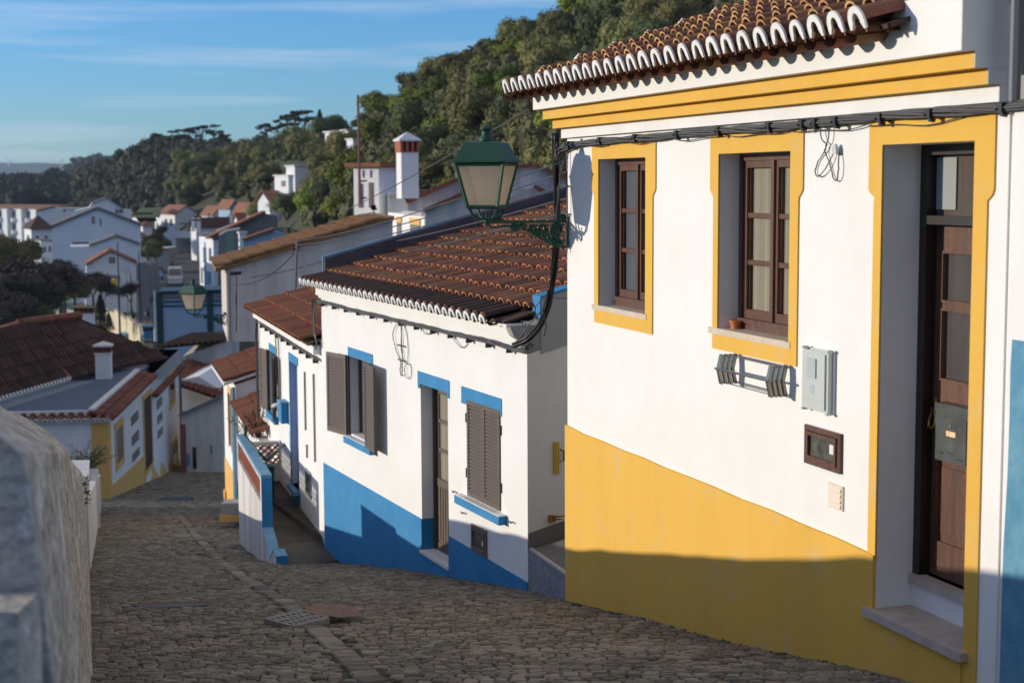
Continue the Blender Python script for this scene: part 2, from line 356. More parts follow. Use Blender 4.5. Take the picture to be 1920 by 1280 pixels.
def wood_window(hole, dep, glassm, nrow, parent, Fx=None, leafw=None, wood=M_wood, thick=.05, topbar=True):
    F = Fx or YF; a, b, c, d = hole; i = -dep
    m = MB(); t = .05
    # outer frame
    m.box(F, a, a+t, i-.05, i+.025, c, d); m.box(F, b-t, b, i-.05, i+.025, c, d); m.box(F, a+t, b-t, i-.05, i+.025, d-t, d); m.box(F, a+t, b-t, i-.05, i+.045, c, c+.085)
    m.box(F, a+t, b-t, i-.03, i+.06, c+.07, c+.10)
    mid = (a+b)/2+.02
    for (x0, x1) in ((a+t, mid-.004), (mid+.004, b-t)):
        s = .050; zz0, zz1 = c+.10, d-t
        m.box(F, x0, x0+s, i-.045, i+.012, zz0, zz1); m.box(F, x1-s, x1, i-.045, i+.012, zz0, zz1)
        m.box(F, x0+s, x1-s, i-.045, i+.012, zz1-s, zz1); m.box(F, x0+s, x1-s, i-.045, i+.012, zz0, zz0+s*1.25)
        for k in range(1, nrow):
            z = zz0+s*1.25+(zz1-s-zz0-s*1.25)*k/nrow; m.box(F, x0+s, x1-s, i-.04, i+.004, z-.017, z+.017)
        # inner moulding bead
        for k in range(nrow):
            z0 = zz0+s*1.25+(zz1-s-zz0-s*1.25)*k/nrow+.017*(k > 0); z1 = zz0+s*1.25+(zz1-s-zz0-s*1.25)*(k+1)/nrow-.017*(k < nrow-1)
            m.box(F, x0+s, x0+s+.012, i-.04, i-.008, z0, z1); m.box(F, x1-s-.012, x1-s, i-.04, i-.008, z0, z1)
    m.box(F, mid-.022, mid+.022, i+.012, i+.030, c+.10, d-t)
    fr = m.build('window', wood, parent)
    m = MB(); m.quad(F.w(a+t,i-.03,c+.1), F.w(a+t,i-.03,d-t), F.w(b-t,i-.03,d-t), F.w(b-t,i-.03,c+.1))
    p = m.build('pane', glassm, fr); ORI[p.name] = ORI[fr.name]
    return fr
ORI_ = ORI
_f = wood_window(W1, .17, M_glassg, 3, yh); tag(_f, 'window with grey blind behind three rows of panes')
_f = wood_window(W2, .18, M_glassw, 3, yh); tag(_f, 'window with pale curtains behind three rows of panes')
mb = MB()
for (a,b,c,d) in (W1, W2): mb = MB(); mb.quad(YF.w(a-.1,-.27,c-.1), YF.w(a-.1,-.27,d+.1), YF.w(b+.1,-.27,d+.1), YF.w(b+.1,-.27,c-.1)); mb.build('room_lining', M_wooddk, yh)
for (a,b,c,d) in (W1, W2):
    mb = MB(); mb.box(YF, a-.0, b-.0, -.24, .0, c, c+.022); mb.box(YF, a-.03, b+.14, .0, .016, c-.022, c+.022); mb.box(YF, a-.0, a+.06, .0, .034, c+.024, c+.027)
    mb.build('sill', M_sillst, yh)
# door
dr_m = MB(); a, b, c, d = DOOR; i = -.28; zt = -2.34
dr_m.box(YF, b-.07, b, i-.06, i+.03, zt, d); dr_m.box(YF, a, a+.06, i-.06, i+.03, zt, d); dr_m.box(YF, a+.06, b-.07, i-.06, i+.03, d-.06, d); dr_m.box(YF, a+.06, b-.07, i-.06, i+.05, -.245, -.195)
df = dr_m.build('door_frame', M_wooddk, yh)
m = MB(); m.quad(YF.w(a,i-.04,-.2), YF.w(a,i-.04,d), YF.w(b,i-.04,d), YF.w(b,i-.04,-.2)); m.build('transom_pane', mat('smoky_glass', (.085,.062,.05), .12, (.14,.12,.10), 2., .8, spec=.6, streak=(5,5,.3)), df)
m = MB(); m.box(YF, b-.27, b-.075, i-.036, i-.03, -.16, d-.075); m.build('curtain', mat('grey_curtain', (.30,.31,.30), .9), df)
m = MB(); u0, u1 = a+.06, b-.07; i2 = i-.055
gl0, gl1 = u0+.06, u1-.065
for (x0,x1,z0,z1) in ((u0,gl0,zt+.01,-.25),(gl1,u1,zt+.01,-.25),(gl0,gl1,-.40,-.25),(gl0,gl1,-.735,-.70),(gl0,gl1,-1.30,-1.16),(gl0,gl1,-1.62,-1.56),(gl0,gl1,zt+.01,-2.12)):
    m.box(YF, x0, x1, i2-.03, i2+.012, z0, z1)
for (z0,z1) in ((-2.10,-1.64),(-1.54,-1.32)):
    m.box(YF, gl0, gl1, i2-.03, i2-.006, z0-.02, z1+.02); m.box(YF, gl0+.03, gl1-.03, i2-.006, i2+.006, z0+.03, z1-.03)
dl = m.build('door', M_wood, yh)
m = MB()
for (z0,z1) in ((-.70,-.40),(-1.16,-.735)):
    m.box(YF,gl0,gl0+.014,i2-.01,i2+.02,z0,z1); m.box(YF,gl1-.014,gl1,i2-.01,i2+.02,z0,z1); m.box(YF,gl0+.014,gl1-.014,i2-.01,i2+.02,z0,z0+.014); m.box(YF,gl0+.014,gl1-.014,i2-.01,i2+.02,z1-.014,z1)
m.build('glazing_bead', M_wood, dl)
m = MB(); m.box(YF, gl0, gl1, i2-.02, i2-.012, -.70, -.40); m.box(YF, gl0, gl1, i2-.02, i2-.012, -1.16, -.735); m.build('pane', mat('brown_glass', (.060,.052,.048), .08, (.10,.09,.085), 1.5, .8, spec=.9, streak=(3,3,.4)), dl)
m = MB(); m.lathe((0,0,0), [(.001,0),(.028,0),(.028,.012),(.012,.016),(.001,.016)], 14)
def orient(mbx, F, u, o, z):  # lathe axis z -> facade normal
    mbx.v = [tuple(F.w(u+v[0], o+v[2], z+v[1])) for v in mbx.v]
orient(m, YF, u1-.03, i2+.012, -1.285); m.tube([YF.w(u1-.03+.032*sin(t), i2+.035+.01*cos(t), -1.39-.055*cos(t)-.02*abs(sin(t))) for t in [k*2*pi/12 for k in range(13)]], .009, 6)
m.tube([YF.w(u1-.03, i2, -1.335), YF.w(u1-.03, i2+.045, -1.335)], .011, 6); m.build('door_handle', M_brass, dl)
m = MB(); m.box(YF, a-.0, b+.04, i-.02, i+.06, zt-.05, zt); m.build('threshold', M_stone, yh)
m = MB(); m.quad(YF.w(a,i+.03,-2.6), YF.w(a,i+.03,zt-.03), YF.w(b,i+.03,zt-.03), YF.w(b,i+.03,-2.6)); m.build('riser', M_white2, yh)
m = MB(); m.box(YF, a+.002, b-.002, i+.02, .0, -2.58, -2.538); m.box(YF, a-.045, b+.06, .0, .06, -2.588, -2.538)
m.build('doorstep', M_stone, yh)
# cornice of stepped bands
for (z0,z1,o,mt) in ((.405,.492,.05,M_white2),(.492,.572,.12,M_yellow),(.572,.658,.20,M_yellow),(.658,.96,.28,M_white)):
    m = MB(); e = o*.45
    n = 9
    for k in range(n):
        ua = UR+.03+(UL+e-UR-.03)*k/n; ub = UR+.03+(UL+e-UR-.03)*(k+1)/n
        m.hexa([YF.w(ua,-.2,z0),YF.w(ub,-.2,z0),YF.w(ub,o,z0),YF.w(ua,o,z0),YF.w(ua,-.2,z1),YF.w(ub,-.2,z1),YF.w(ub,o,z1),YF.w(ua,o,z1)])
    m.build('cornice_band', mt, yh)
m = MB(); ue = UR+.03
for (z0,z1,o) in ((.405,.492,.05),(.492,.572,.12),(.572,.658,.20)): m.box(YF, ue-.005, ue-.001, -.2, o-.001, z0+.001, z1)
m.box(YF, ue-.006, .30, -.6, .281, .961, 1.75); m.box(YF, ue-.005, ue-.001, -.6, .279, .658, .961); m.build('gable_end', M_white, yh)
# roof
PIT = radians(18.5); Vd = (-YF.n*cos(PIT)+Vector((0,0,1))*sin(PIT)); O = YF.w(6.50, .50, .80)
rf = MB(); s = MB()
L = 6.3
s.hexa([YF.w(6.45,.40,.81),YF.w(.33,.40,.81),YF.w(.33,-6,.81+6.4*tan(PIT)),YF.w(6.45,-6,.81+6.4*tan(PIT)),YF.w(6.45,.40,.835),YF.w(.33,.40,.835),YF.w(.33,-6,.835+6.4*tan(PIT)),YF.w(6.45,-6,.835+6.4*tan(PIT))])
roof = s.build('roof', M_tiledk, yh)
nY = 28
tile_roof(rf, O, -YF.d, Vd, nu=nY, nv=15, pitch=.22, course=.36, h=.075, seg=7)
rf.build('roof_tiles', [M_tile, M_rimy], roof)
# lower supporting row below the eave
m = MB(); tile_roof(m, YF.w(6.55,.47,.735), -YF.d, (-YF.n*cos(.12)+Vector((0,0,1))*sin(.12)), nu=nY, nv=1, pitch=.22, course=.5, h=.06, seg=6)
m.build('eave_row', [M_tile, M_tile], roof)
m = MB(); eave_ends(m, O-Vd*.03+Vector((0,0,.060)), -YF.d, Vd, nY, .22, h=.082, wide=.345, fill=.64)
m.build('mortar_ends', M_mortar, roof)
for j in range(1, 15): m = MB(); m.tube([O+Vd*(j*.36-.02)+Vector((0,0,.07))+YF.d*.02, O+Vd*(j*.36+.03)+Vector((0,0,.10))-YF.d*.05], [.03,.05], 6); m.build('verge_mortar', M_mortar, roof)

# ------------------------------------------------------------------ things fixed to or standing at the yellow house
def strands(name, path, n, rad, sr, label, cat, mt=M_cable, twist=3.2, step=.05, sag=.008, par=None, seed=1):
    rr = random.Random(seed); P = [Vector(p) for p in path]; D = [0]
    for p, q in zip(P, P[1:]): D.append(D[-1]+(q-p).length)
    N = max(8, int(D[-1]/step)); pts = []
    def at(s):
        for k in range(len(P)-1):
            if s <= D[k+1]+1e-6: return P[k].lerp(P[k+1], (s-D[k])/max(1e-6, D[k+1]-D[k]))
        return P[-1]
    raw = [at(D[-1]*k/N) for k in range(N+1)]
    for _ in range(3): raw = [raw[0]]+[(raw[k-1]+raw[k]*2+raw[k+1])/4 for k in range(1, N)]+[raw[-1]]
    m = MB()
    for q in range(n):
        ph = 2*pi*q/n; r0 = rad*rr.uniform(.6, 1.15); path2 = []
        for k, p in enumerate(raw):
            t = (raw[min(k+1,N)]-raw[max(k-1,0)]).normalized(); a = t.cross(Vector((0,0,1))) if abs(t.z) < .9 else t.cross(Vector((1,0,0))); a.normalize(); b = t.cross(a)
            an = ph+twist*k*step; path2.append(p+a*cos(an)*r0+b*sin(an)*r0*1.1+Vector((0,0,-sag*abs(sin(k*step*3.1+q)))))
        m.tube(path2, sr, 5)
    o = m.build(name, mt, par, smooth=True)
    if label: tag(o, label, cat)
    return o
cab = empty('cable_bundle', YF.w(3, .05, .3)); tag(cab, 'bundle of twisted grey cables clamped along the wall under the yellow cornice', 'cables')
strands('cable', [YF.w(u,.055,z) for u,z in ((6.33,.30),(6.2,.335),(5.9,.352),(4.2,.365),(3.2,.375),(2.5,.37),(1.8,.372),(1.0,.385),(.35,.385),(-.25,.375),(-.9,.43),(-2.5,.7))], 6, .020, .0085, None, None, par=cab)
m = MB()
for u in (6.05,5.3,4.55,3.75,3.05,2.3,1.86,1.70,1.45,.95,.45,-.19):
    m = MB(); z = .372+(6.05-u)*.002-(.012 if u > 5.5 else 0)
    m.box(YF, u-.022, u+.022, .01, .09, z-.036, z+.012); m.tube([YF.w(u-.012,.05,z-.05), YF.w(u-.012,.085,z-.045)], .013, 6); m.tube([YF.w(u+.02,.0,z-.02), YF.w(u+.02,.1,z-.02)], .008, 5)
    m.build('clamp', M_black, cab)
m = MB()
for k in range(6):
    x0 = 5.9-k*.95; m.tube([YF.w(x0-.95*t, .03, .335-.02*sin(pi*t)+.008*sin(9*t+k)) for t in [q/8 for q in range(9)]], .0035, 4)
m.build('loose_wire', M_cable, cab)
m = MB()
def curl(F, pts, r, o=.02, n=4):
    P = [Vector((u, z)) for u, z in pts]; out = []
    for k in range(len(P)-1):
        p0, p1, p2, p3 = P[max(k-1,0)], P[k], P[k+1], P[min(k+2,len(P)-1)]
        for q in range(6):
            t = q/6; v = .5*((2*p1)+(-p0+p2)*t+(2*p0-5*p1+4*p2-p3)*t*t+(-p0+3*p1-3*p2+p3)*t*t*t); out.append(F.w(v[0], o+.01*sin(k*1.3+q*.4), v[1]))
    out.append(F.w(P[-1][0], o, P[-1][1])); m.tube(out, r, n)
curl(YF, [(1.71,.34),(1.69,.27),(1.64,.22),(1.76,.13),(1.79,.06),(1.72,.04),(1.62,.10),(1.54,.20)], .0045)
curl(YF, [(1.60,.34),(1.61,.26),(1.66,.2),(1.61,.10),(1.56,.02),(1.50,.02),(1.48,.10),(1.50,.19)], .0045)
lp = m.build('dangling_wire', M_cable, cab)
m = MB(); m.lathe((0,0,0), [(.001,0),(.032,.0),(.03,.03),(.018,.06),(.001,.065)], 10); m.v = [tuple(YF.w(1.52+v[0], .03+v[1]*.6, .17+v[2])) for v in m.v]; m.build('junction_cap', M_plast, cab)
# loose wires round the house corner
m = MB()
for k in range(7):
    a0 = k*.9; m.tube([YF.w(6.29+.05*sin(a0+t*5)+.02*t, .06+.03*cos(a0+3*t), .34-.16*t+.03*sin(a0*2+t*7)) for t in [q/8 for q in range(9)]], .006, 4)
m.tube([YF.w(6.30,.05,.2), YF.w(6.36,.04,0.0), YF.w(6.47,.03,-.25), YF.w(6.5,.04,-.45)], .007, 5)
m.build('tangled_wires', M_cable, cab)
m = MB(); m.tube([YF.w(6.20,.03,.30), YF.w(6.19,.03,-.2), YF.w(6.2,.03,-.62)], .007, 5)
for z in (-.02,-.27): m.tube([YF.w(6.17,.03,z), YF.w(6.27,.03,z)], .008, 5)
m.build('wall_wire', M_cable, cab)
# black trunk cable swinging from the corner to the blue house
trp = [(1041,250,14.35),(1042,300,14.4),(1045,400,14.6),(1041,480,14.9),(1036,530,15.3),(1028,575,15.7),(1012,612,16.0),(990,636,16.25),(962,648,16.35)]
strands('trunk_cable', [PY(*q) for q in trp], 4, .020, .014, 'thick black cable hanging down beside the street lamp and curving under the blue parapet', 'cable', M_black, twist=1.4, sag=0, seed=5)
m = MB()
for (pts, r) in (([(1058,300,14.3),(1050,340,14.4),(1040,385,14.6),(1038,396,14.6)], .009), ([(1027,545,15.4),(1018,580,15.7),(1024,612,15.9),(1020,630,16.)], .008), ([(1012,566,15.9),(1004,575,16.),(1002,592,16.1),(1010,600,16.1)], .006),
                 ([(1018,580,16),(990,610,16.3),(970,640,16.4)], .007), ([(980,606,16.4),(975,625,16.4),(968,640,16.4)], .006), ([(988,600,16.4),(983,622,16.4),(975,644,16.4)], .005), ([(995,632,16.3),(985,642,16.3),(978,652,16.3)], .006),
                 ([(1034,556,15.5),(1048,560,15.9),(1068,558,16.3)], .005)):
    m = MB(); m.tube([PY(*q) for q in pts], r, 5); tag(m.build('thin_wire', M_cable), 'thin loose wire looping over the grey end of the blue house eave', 'wire', 'loose wires at the corner of the blue based house')

# electricity box
def fthing(name, label, cat, F, u, z): return tag(empty(name, F.w(u, 0, z)), label, cat)
t = fthing('meter_box', 'grey plastic electricity box on the white wall left of the brown door', 'meter box', YF, 1.7, -1.43)
m = MB(); m.box(YF, 1.53, 1.845, .0, .05, -1.43, -1.055); m.box(YF, 1.52, 1.855, .0, .02, -1.44, -1.045)
for (u,z) in ((1.535,-1.045),(1.84,-1.045),(1.535,-1.437),(1.84,-1.437)): m.box(YF, u-.012, u+.012, .02, .06, z-.006, z+.010)
m.build('case', M_plast, t)
m = MB(); m.box(YF, 1.555, 1.835, .05, .062, -1.415, -1.065); lid = m.build('lid', M_plast, t)
m = MB(); m.box(YF, 1.655, 1.765, .062, .071, -1.225, -1.10); m.box(YF, 1.68, 1.73, .062, .0635, -1.325, -1.27)
for z in (-1.36,-1.375): m.box(YF, 1.57, 1.82, .062, .0633, z, z+.002)
m.build('window_cover', mat('paler_plastic', (.42,.46,.45), .4), lid)
# meter cupboard with a wooden frame
def cupboard(F, u0, u1, z0, z1, label, parentless=True, wood=M_wood, seed=3):
    t = fthing('meter_cupboard', label, 'meter cupboard', F, (u0+u1)/2, z0); rr = random.Random(seed)
    w = .032; m = MB()
    m.box(F, u0, u0+w, .0, .022, z0, z1); m.box(F, u1-w, u1, .0, .022, z0, z1); m.box(F, u0+w, u1-w, .0, .022, z1-w, z1); m.box(F, u0+w, u1-w, .0, .022, z0, z0+w)
    m.build('frame', wood, t)
    m = MB(); a, b, c, d = u0+w+.004, u1-w-.004, z0+w+.004, z1-w-.004; w2 = .024
    m.box(F, a, a+w2, .0, .032, c, d); m.box(F, b-w2, b, .0, .032, c, d); m.box(F, a+w2, b-w2, .0, .032, d-w2, d); m.box(F, a+w2, b-w2, .0, .032, c, c+w2)
    dd = m.build('door', wood, t)
    m = MB(); m.quad(F.w(a,.012,c), F.w(a,.012,d), F.w(b,.012,d), F.w(b,.012,c)); m.build('pane', mat('cupboard_glass', (.05,.058,.055), .08, (.19,.18,.14), 9., .7, spec=.9), dd)
    m = MB(); m.box(F, a+.05, a+.10, .013, .016, c+.07, c+.13); m.build('paper_label', M_cap, dd)
    return t
cupboard(YF, 1.425, 1.87, -1.795, -1.545, 'small brown framed glass cupboard in the white wall under the grey electricity box')
t = fthing('air_vent', 'small cream louvred vent low on the white wall beside the yellow door surround', 'vent', YF, 1.49, -2.02)
m = MB(); m.box(YF, 1.40, 1.575, .0, .012, -2.025, -1.87); m.build('vent_frame', M_cream, t)
m = MB()
for k in range(4):
    z = -2.012+k*.034
    m.hexa([YF.w(1.415,.012,z),YF.w(1.56,.012,z),YF.w(1.56,.024,z),YF.w(1.415,.024,z),YF.w(1.415,.012,z+.028),YF.w(1.56,.012,z+.028),YF.w(1.56,.014,z+.028),YF.w(1.415,.014,z+.028)])
m.build('louvre', M_cream, t)
# folding drying rack
t = fthing('drying_rack', 'folded metal clothes drying rack under the window with curtains', 'drying rack', YF, 2.5, -1.4)
def rod(m, a, b, r=.006): m.tube([YF.w(*a), YF.w(*b)], r, 6)
m = MB(); rod(m, (2.08,.03,-1.20), (2.87,.03,-1.20), .005); rod(m, (2.08,.03,-1.385),(2.87,.03,-1.385), .005); rod(m, (2.06,.165,-1.285),(2.88,.165,-1.29), .009); rod(m, (2.08,.10,-1.195),(2.87,.10,-1.195), .004); rod(m,(2.08,.12,-1.385),(2.87,.12,-1.385),.004)
m.build('rail', M_steel, t)
for ub in (2.84, 2.11):
    m = MB()
    for k in range(4):
        o = .03+k*.036
        for s_ in (-1, 1):
            m.hexa([YF.w(ub-.007+s_*.009,o-.010,-1.395),YF.w(ub+.007+s_*.009,o-.010,-1.395),YF.w(ub+.007+s_*.009,o+.010,-1.395),YF.w(ub-.007+s_*.009,o+.010,-1.395),
                    YF.w(ub-.007+s_*.009,o+.014,-1.29),YF.w(ub+.007+s_*.009,o+.014,-1.29),YF.w(ub+.007+s_*.009,o+.034,-1.29),YF.w(ub-.007+s_*.009,o+.034,-1.29)])
            m.hexa([YF.w(ub-.007+s_*.009,o+.014,-1.29),YF.w(ub+.007+s_*.009,o+.014,-1.29),YF.w(ub+.007+s_*.009,o+.034,-1.29),YF.w(ub-.007+s_*.009,o+.034,-1.29),
                    YF.w(ub-.007+s_*.009,o-.010,-1.19),YF.w(ub+.007+s_*.009,o-.010,-1.19),YF.w(ub+.007+s_*.009,o+.010,-1.19),YF.w(ub-.007+s_*.009,o+.010,-1.19)])
        for z, dz in ((-1.39,0),(-1.29,.024),(-1.195,0)): m.tube([YF.w(ub-.02,o+dz,z), YF.w(ub+.02,o+dz,z)], .009, 6)
    m.build('scissor_arm', M_steel, t)
# flower pot on the sill
t = fthing('flower_pot', 'small orange clay pot on the sill of the curtained window', 'flower pot', YF, 3.09, -1.038)
m = MB(); c = YF.w(3.08, -.09, -1.038); m.lathe(c, [(.001,0),(.033,0),(.040,.045),(.046,.046),(.047,.062),(.041,.062),(.038,.05),(.001,.05)], 16); m.build('pot', M_clay, t)
m = MB(); m.lathe(c+Vector((0,0,.05)), [(.001,0),(.036,0),(.03,.004),(.001,.004)], 10); m.build('soil', M_wooddk, t)
# mailbox on the door
t = fthing('mailbox', 'grey metal mailbox hung on the brown door', 'mailbox', YF, .72, -1.6)
o0 = -.28-.055+.012; m = MB(); m.box(YF, .475, .80, o0, o0+.08, -1.61, -1.325); m.box(YF, .47, .805, o0, o0+.085, -1.325, -1.275)
m.build('box', M_mail, t)
m = MB(); m.box(YF, .49, .785, o0+.08, o0+.086, -1.60, -1.345); dd = m.build('flap', M_mail, t)
m = MB(); m.box(YF, .59, .68, o0+.086, o0+.089, -1.455, -1.425); m.build('name_plate', mat('name_plate_orange', (.75,.38,.10), .5, (.9,.8,.6), 60., .9), dd)
m = MB(); m.lathe((0,0,0), [(.001,0),(.012,0),(.012,.005),(.001,.005)], 10); orient(m, YF, .64, o0+.086, -1.395); m.build('lock', M_steel, dd)
m = MB()
for (u,z) in ((.73,-1.565),(.64,-1.555),(.55,-1.58)):
    for k in range(3): m.box(YF, u-.03+k*.02, u-.016+k*.02, o0+.086, o0+.0875, z, z+.006)
m.build('slots', M_wooddk, dd)

# ------------------------------------------------------------------ neighbour at the right edge
nb = empty('blue_based_house', YF.w(-1.5, 0, g(6.5))); tag(nb, 'white house with worn blue base cut off by the right edge beside the brown door', 'house')
m = MB(); m.box(YF, -3.5, UR-.0, -4, -.012, -3.6, .36); m.box(YF, -3.5, -.235, -.012, .03, -3.6, .355)
m.build('wall', M_white2, nb)
m = MB(); m.fprism(YF, [(-3.5,-3.6),(-.245,-3.6),(-.246,-2.3),(-.250,-1.9),(-.268,-1.5),(-.272,-1.2),(-.268,-.95),(-.276,-.80),(-3.5,-.80)], .03, .036); m.build('painted_base', M_teal, nb)
m = MB(); m.box(YF, -3.5, UR+.02, -4, -.03, .362, 1.6); m.build('upper_wall', M_greyp_shade, nb)  # grey here is shade on a white wall, put into the colour
m = MB(); m.tube([YF.w(-.262,.05,.40), YF.w(-.262,.05,1.5)], .03, 8); m.build('downpipe', M_plastd, nb)

# ------------------------------------------------------------------ street lamp
def lamp(name, label, base, side, n, H=.0, scale=1., rot=35):
    """base: point on the wall, n: direction away from wall"""
    t = empty(name, base); tag(t, label, 'street lamp'); n = Vector(n).normalized(); s = Vector((n.y,-n.x,0)); B = Vector(base)
    def P(l, w, h): return B+(n*l+s*w+Vector((0,0,h)))*scale
    L0 = .76; c = P(L0, 0, 0)
    m = MB()
    def bar(a, b, r): m.tube([P(*a), P(*b)], r*scale, 6)
    m.hexa([P(.0,-.014,-.012),P(.78,-.014,-.012),P(.78,.014,-.012),P(.0,.014,-.012),P(.0,-.014,.012),P(.78,-.014,.012),P(.78,.014,.012),P(.0,.014,.012)])
    m.hexa([P(.0,-.02,-.24),P(.014,-.02,-.24),P(.014,.02,-.24),P(.0,.02,-.24),P(.0,-.02,.05),P(.014,-.02,.05),P(.014,.02,.05),P(.0,.02,.05)])
    def spiral(cl, ch, r0, turns, a0, sgn=1, r=.008, tail=None):
        pts = [] if not tail else [P(*tail)]
        for k in range(int(14*turns)+1):
            a = a0+sgn*2*pi*k/14; rr = r0*(1-.72*k/(14*turns)); pts.append(P(cl+cos(a)*rr, 0, ch+sin(a)*rr))
        m.tube(pts, r*scale*1.75, 5)
    spiral(.10,-.075,.062,1.5,-pi/2,1,.010); spiral(.235,-.065,.05,1.5,pi,1,.009); spiral(.33,-.055,.035,1.3,0,-1,.008); spiral(.50,-.045,.032,1.6,-pi/2,1,.010,(.40,0,-.02))
    spiral(.10,-.175,.045,1.4,pi/2,-1,.009); spiral(.20,-.145,.035,1.3,0,1,.008); spiral(.045,.03,.03,1.3,0,1,.007); spiral(.30,-.12,.025,1.2,0,1,.007)
    m.tube([P(.02,0,-.235),P(.10,0,-.225),P(.19,0,-.185),P(.27,0,-.14),P(.35,0,-.09),P(.44,0,-.05),P(.60,0,-.035),P(.72,0,-.05),P(.74,0,-.02)], .011*scale, 6)
    for k in range(26):
        a = k*2.1; q = (.03+.017*k, 0, -.03-.0075*(26-k)*abs(sin(a))); m.tube([P(*q), P(q[0]+.03*cos(a), .008*sin(a), q[2]+.03*sin(a))], .010*scale, 5)
    m.lathe(P(.76,0,-.035), [(.001,0),(.018*scale,0),(.024*scale,.02*scale),(.012*scale,.05*scale),(.001,.05*scale)], 10)
    m.build('bracket', M_green, t, smooth=False)
    # cradle arms
    w0, w1, zb, zt_ = .135, .215, .135, .51
    m = MB(); cr, sr_ = cos(radians(rot)), sin(radians(rot)); LP_ = lambda x, y, z: P(L0+x*cr-y*sr_, x*sr_+y*cr, z)
    for a in (1,-1):
        for b in (1,-1):
            m.tube([LP_(0,0,.03), LP_(a*.05,b*.05,.028), LP_(a*.095,b*.095,.055), LP_(a*.125,b*.125,.13)], .013*scale, 6)
    m.tube([LP_(0,0,-.01), LP_(0,0,.08)], .012*scale, 8)
    # frame bars
    def sq(w, z): return [LP_(w,w,z), LP_(-w,w,z), LP_(-w,-w,z), LP_(w,-w,z)]
    lo, hi = sq(w0,zb), sq(w1,zt_)
    for k in range(4):
        m.tube([lo[k], hi[k]], .017*scale, 4); m.tube([lo[k], lo[(k+1)%4]], .018*scale, 4); m.tube([hi[k], hi[(k+1)%4]], .018*scale, 4)
    m.build('frame', M_green, t)
    m = MB(); gl, gh = sq(w0-.002,zb), sq(w1-.002,zt_)
    for k in range(4): m.quad(gl[k], gl[(k+1)%4], gh[(k+1)%4], gh[k])
    m.quad(*gl); m.build('lamp_glass', M_frost, t)
    m = MB(); e, e2 = sq(.245,zt_+.012), sq(.245,zt_+.028); m.add(e+e2, [(0,1,2,3),(4,5,6,7),(0,1,5,4),(1,2,6,5),(2,3,7,6),(3,0,4,7)])
    r0, r1, r2 = sq(.228,zt_+.028), sq(.155,zt_+.185), sq(.06,zt_+.20); m.add(r0+r1+r2, [(k,(k+1)%4,4+(k+1)%4,4+k) for k in range(4)]+[(4+k,4+(k+1)%4,8+(k+1)%4,8+k) for k in range(4)]+[(8,9,10,11)])
    hood = m.build('hood', M_green, t)
    m = MB(); m.lathe(LP_(0,0,zt_+.19), [(.001,0),(.072*scale,.0),(.066*scale,.03*scale),(.045*scale,.06*scale),(.036*scale,.09*scale),(.038*scale,.10*scale),(.060*scale,.112*scale),(.060*scale,.122*scale),(.035*scale,.135*scale),(.022*scale,.15*scale),(.001,.155*scale)], 18)
    m.build('finial', M_green, hood, smooth=True)
    return t
lamp('street_lamp', 'large dark green lantern on a scrolled iron bracket at the yellow trimmed house corner', YF.w(6.24, .01, -.335), None, YF.n)
# ================================================================== BLUE AND WHITE HOUSE
BF = Fac(990, 1105, 16.5, -23)
BL = 7.82; cornz = -1.66
bh = empty('blue_based_house', BF.w(4, 0, g(20))); tag(bh, 'low white house with bright blue base and brown louvred shutters under a red tiled roof', 'house')
BW1 = (5.40, 6.40, -3.60, -2.45); BD = (2.40, 3.37, -4.66, -2.50); BW3 = (.74, 1.74, -3.63, -2.50)
BRd = Vector((.92,.39,0)).normalized()  # direction of the side walls, away from the street
m = MB(); wall_holes(m, BF, 0, BL, -6.4, -1.45, [BW1, BD, BW3], .19)
def side(u, L=6., z0=-5.2, zt=-1.45, pitch=14.5):
    return [BF.w(u,0,z0), BF.w(u,-L,z0), BF.w(u,-L,zt+L*tan(radians(pitch))), BF.w(u,0,zt)]
m.quad(*side(BL, z0=-6.4)); m.quad(BF.w(0,-6,-6.2), BF.w(BL,-6,-6.4), BF.w(BL,-6,0), BF.w(0,-6,0))
m.build('wall', M_white, bh)
m = MB(); m.quad(*side(0, z0=-6.2)); m.build('side_wall', mat('cream_limewash', (.72,.68,.60), .95, (.60,.56,.49), 1., .6, .006, 9.), bh)
m = MB(); m.fprism(BF, [(BL,-6.4),(3.37,-6.4),(3.37,-4.235),(BL,-4.235)], -.01, .010); m.fprism(BF, [(2.40,-6.4),(0.0,-6.4),(0.0,-4.265),(2.40,-4.25)], -.01, .010); m.fprism(BF, [(3.37,-6.4),(2.40,-6.4),(2.40,-4.70),(3.37,-4.70)], -.01, .010)
m.quad(BF.w(3.366,.0,-4.66), BF.w(3.366,0,-4.235), BF.w(3.366,-.18,-4.235), BF.w(3.366,-.18,-4.66))
m.build('painted_base', M_blue, bh)
for (u0,u1,zt_,zb,op) in ((5.30,6.45,-2.32,-2.445,(5.40,6.40)),(2.33,3.455,-2.345,-2.50,(2.40,3.37)),(.70,1.925,-2.36,-2.50,(.74,1.74))):
    m = MB(); e = .06; m.fprism(BF, [(u0,zb-e),(op[0],zb-e),(op[0],zb),(op[1],zb),(op[1],zb-e),(u1,zb-e),(u1,zt_),(u0,zt_)], -.002, .010)
    m.build('painted_lintel', M_blue, bh)
for (u0,u1,z) in ((5.20,6.44,-3.655),(.575,1.95,-3.705)):
    m = MB(); m.box(BF, u0, u1, .0, .10, z-.045, z+.05); s_ = m.build('sill', M_blue, bh)
    m = MB(); m.box(BF, u0+.004, u1-.004, .0, .098, z+.0505, z+.062); m.build('sill_top', M_cap, s_)
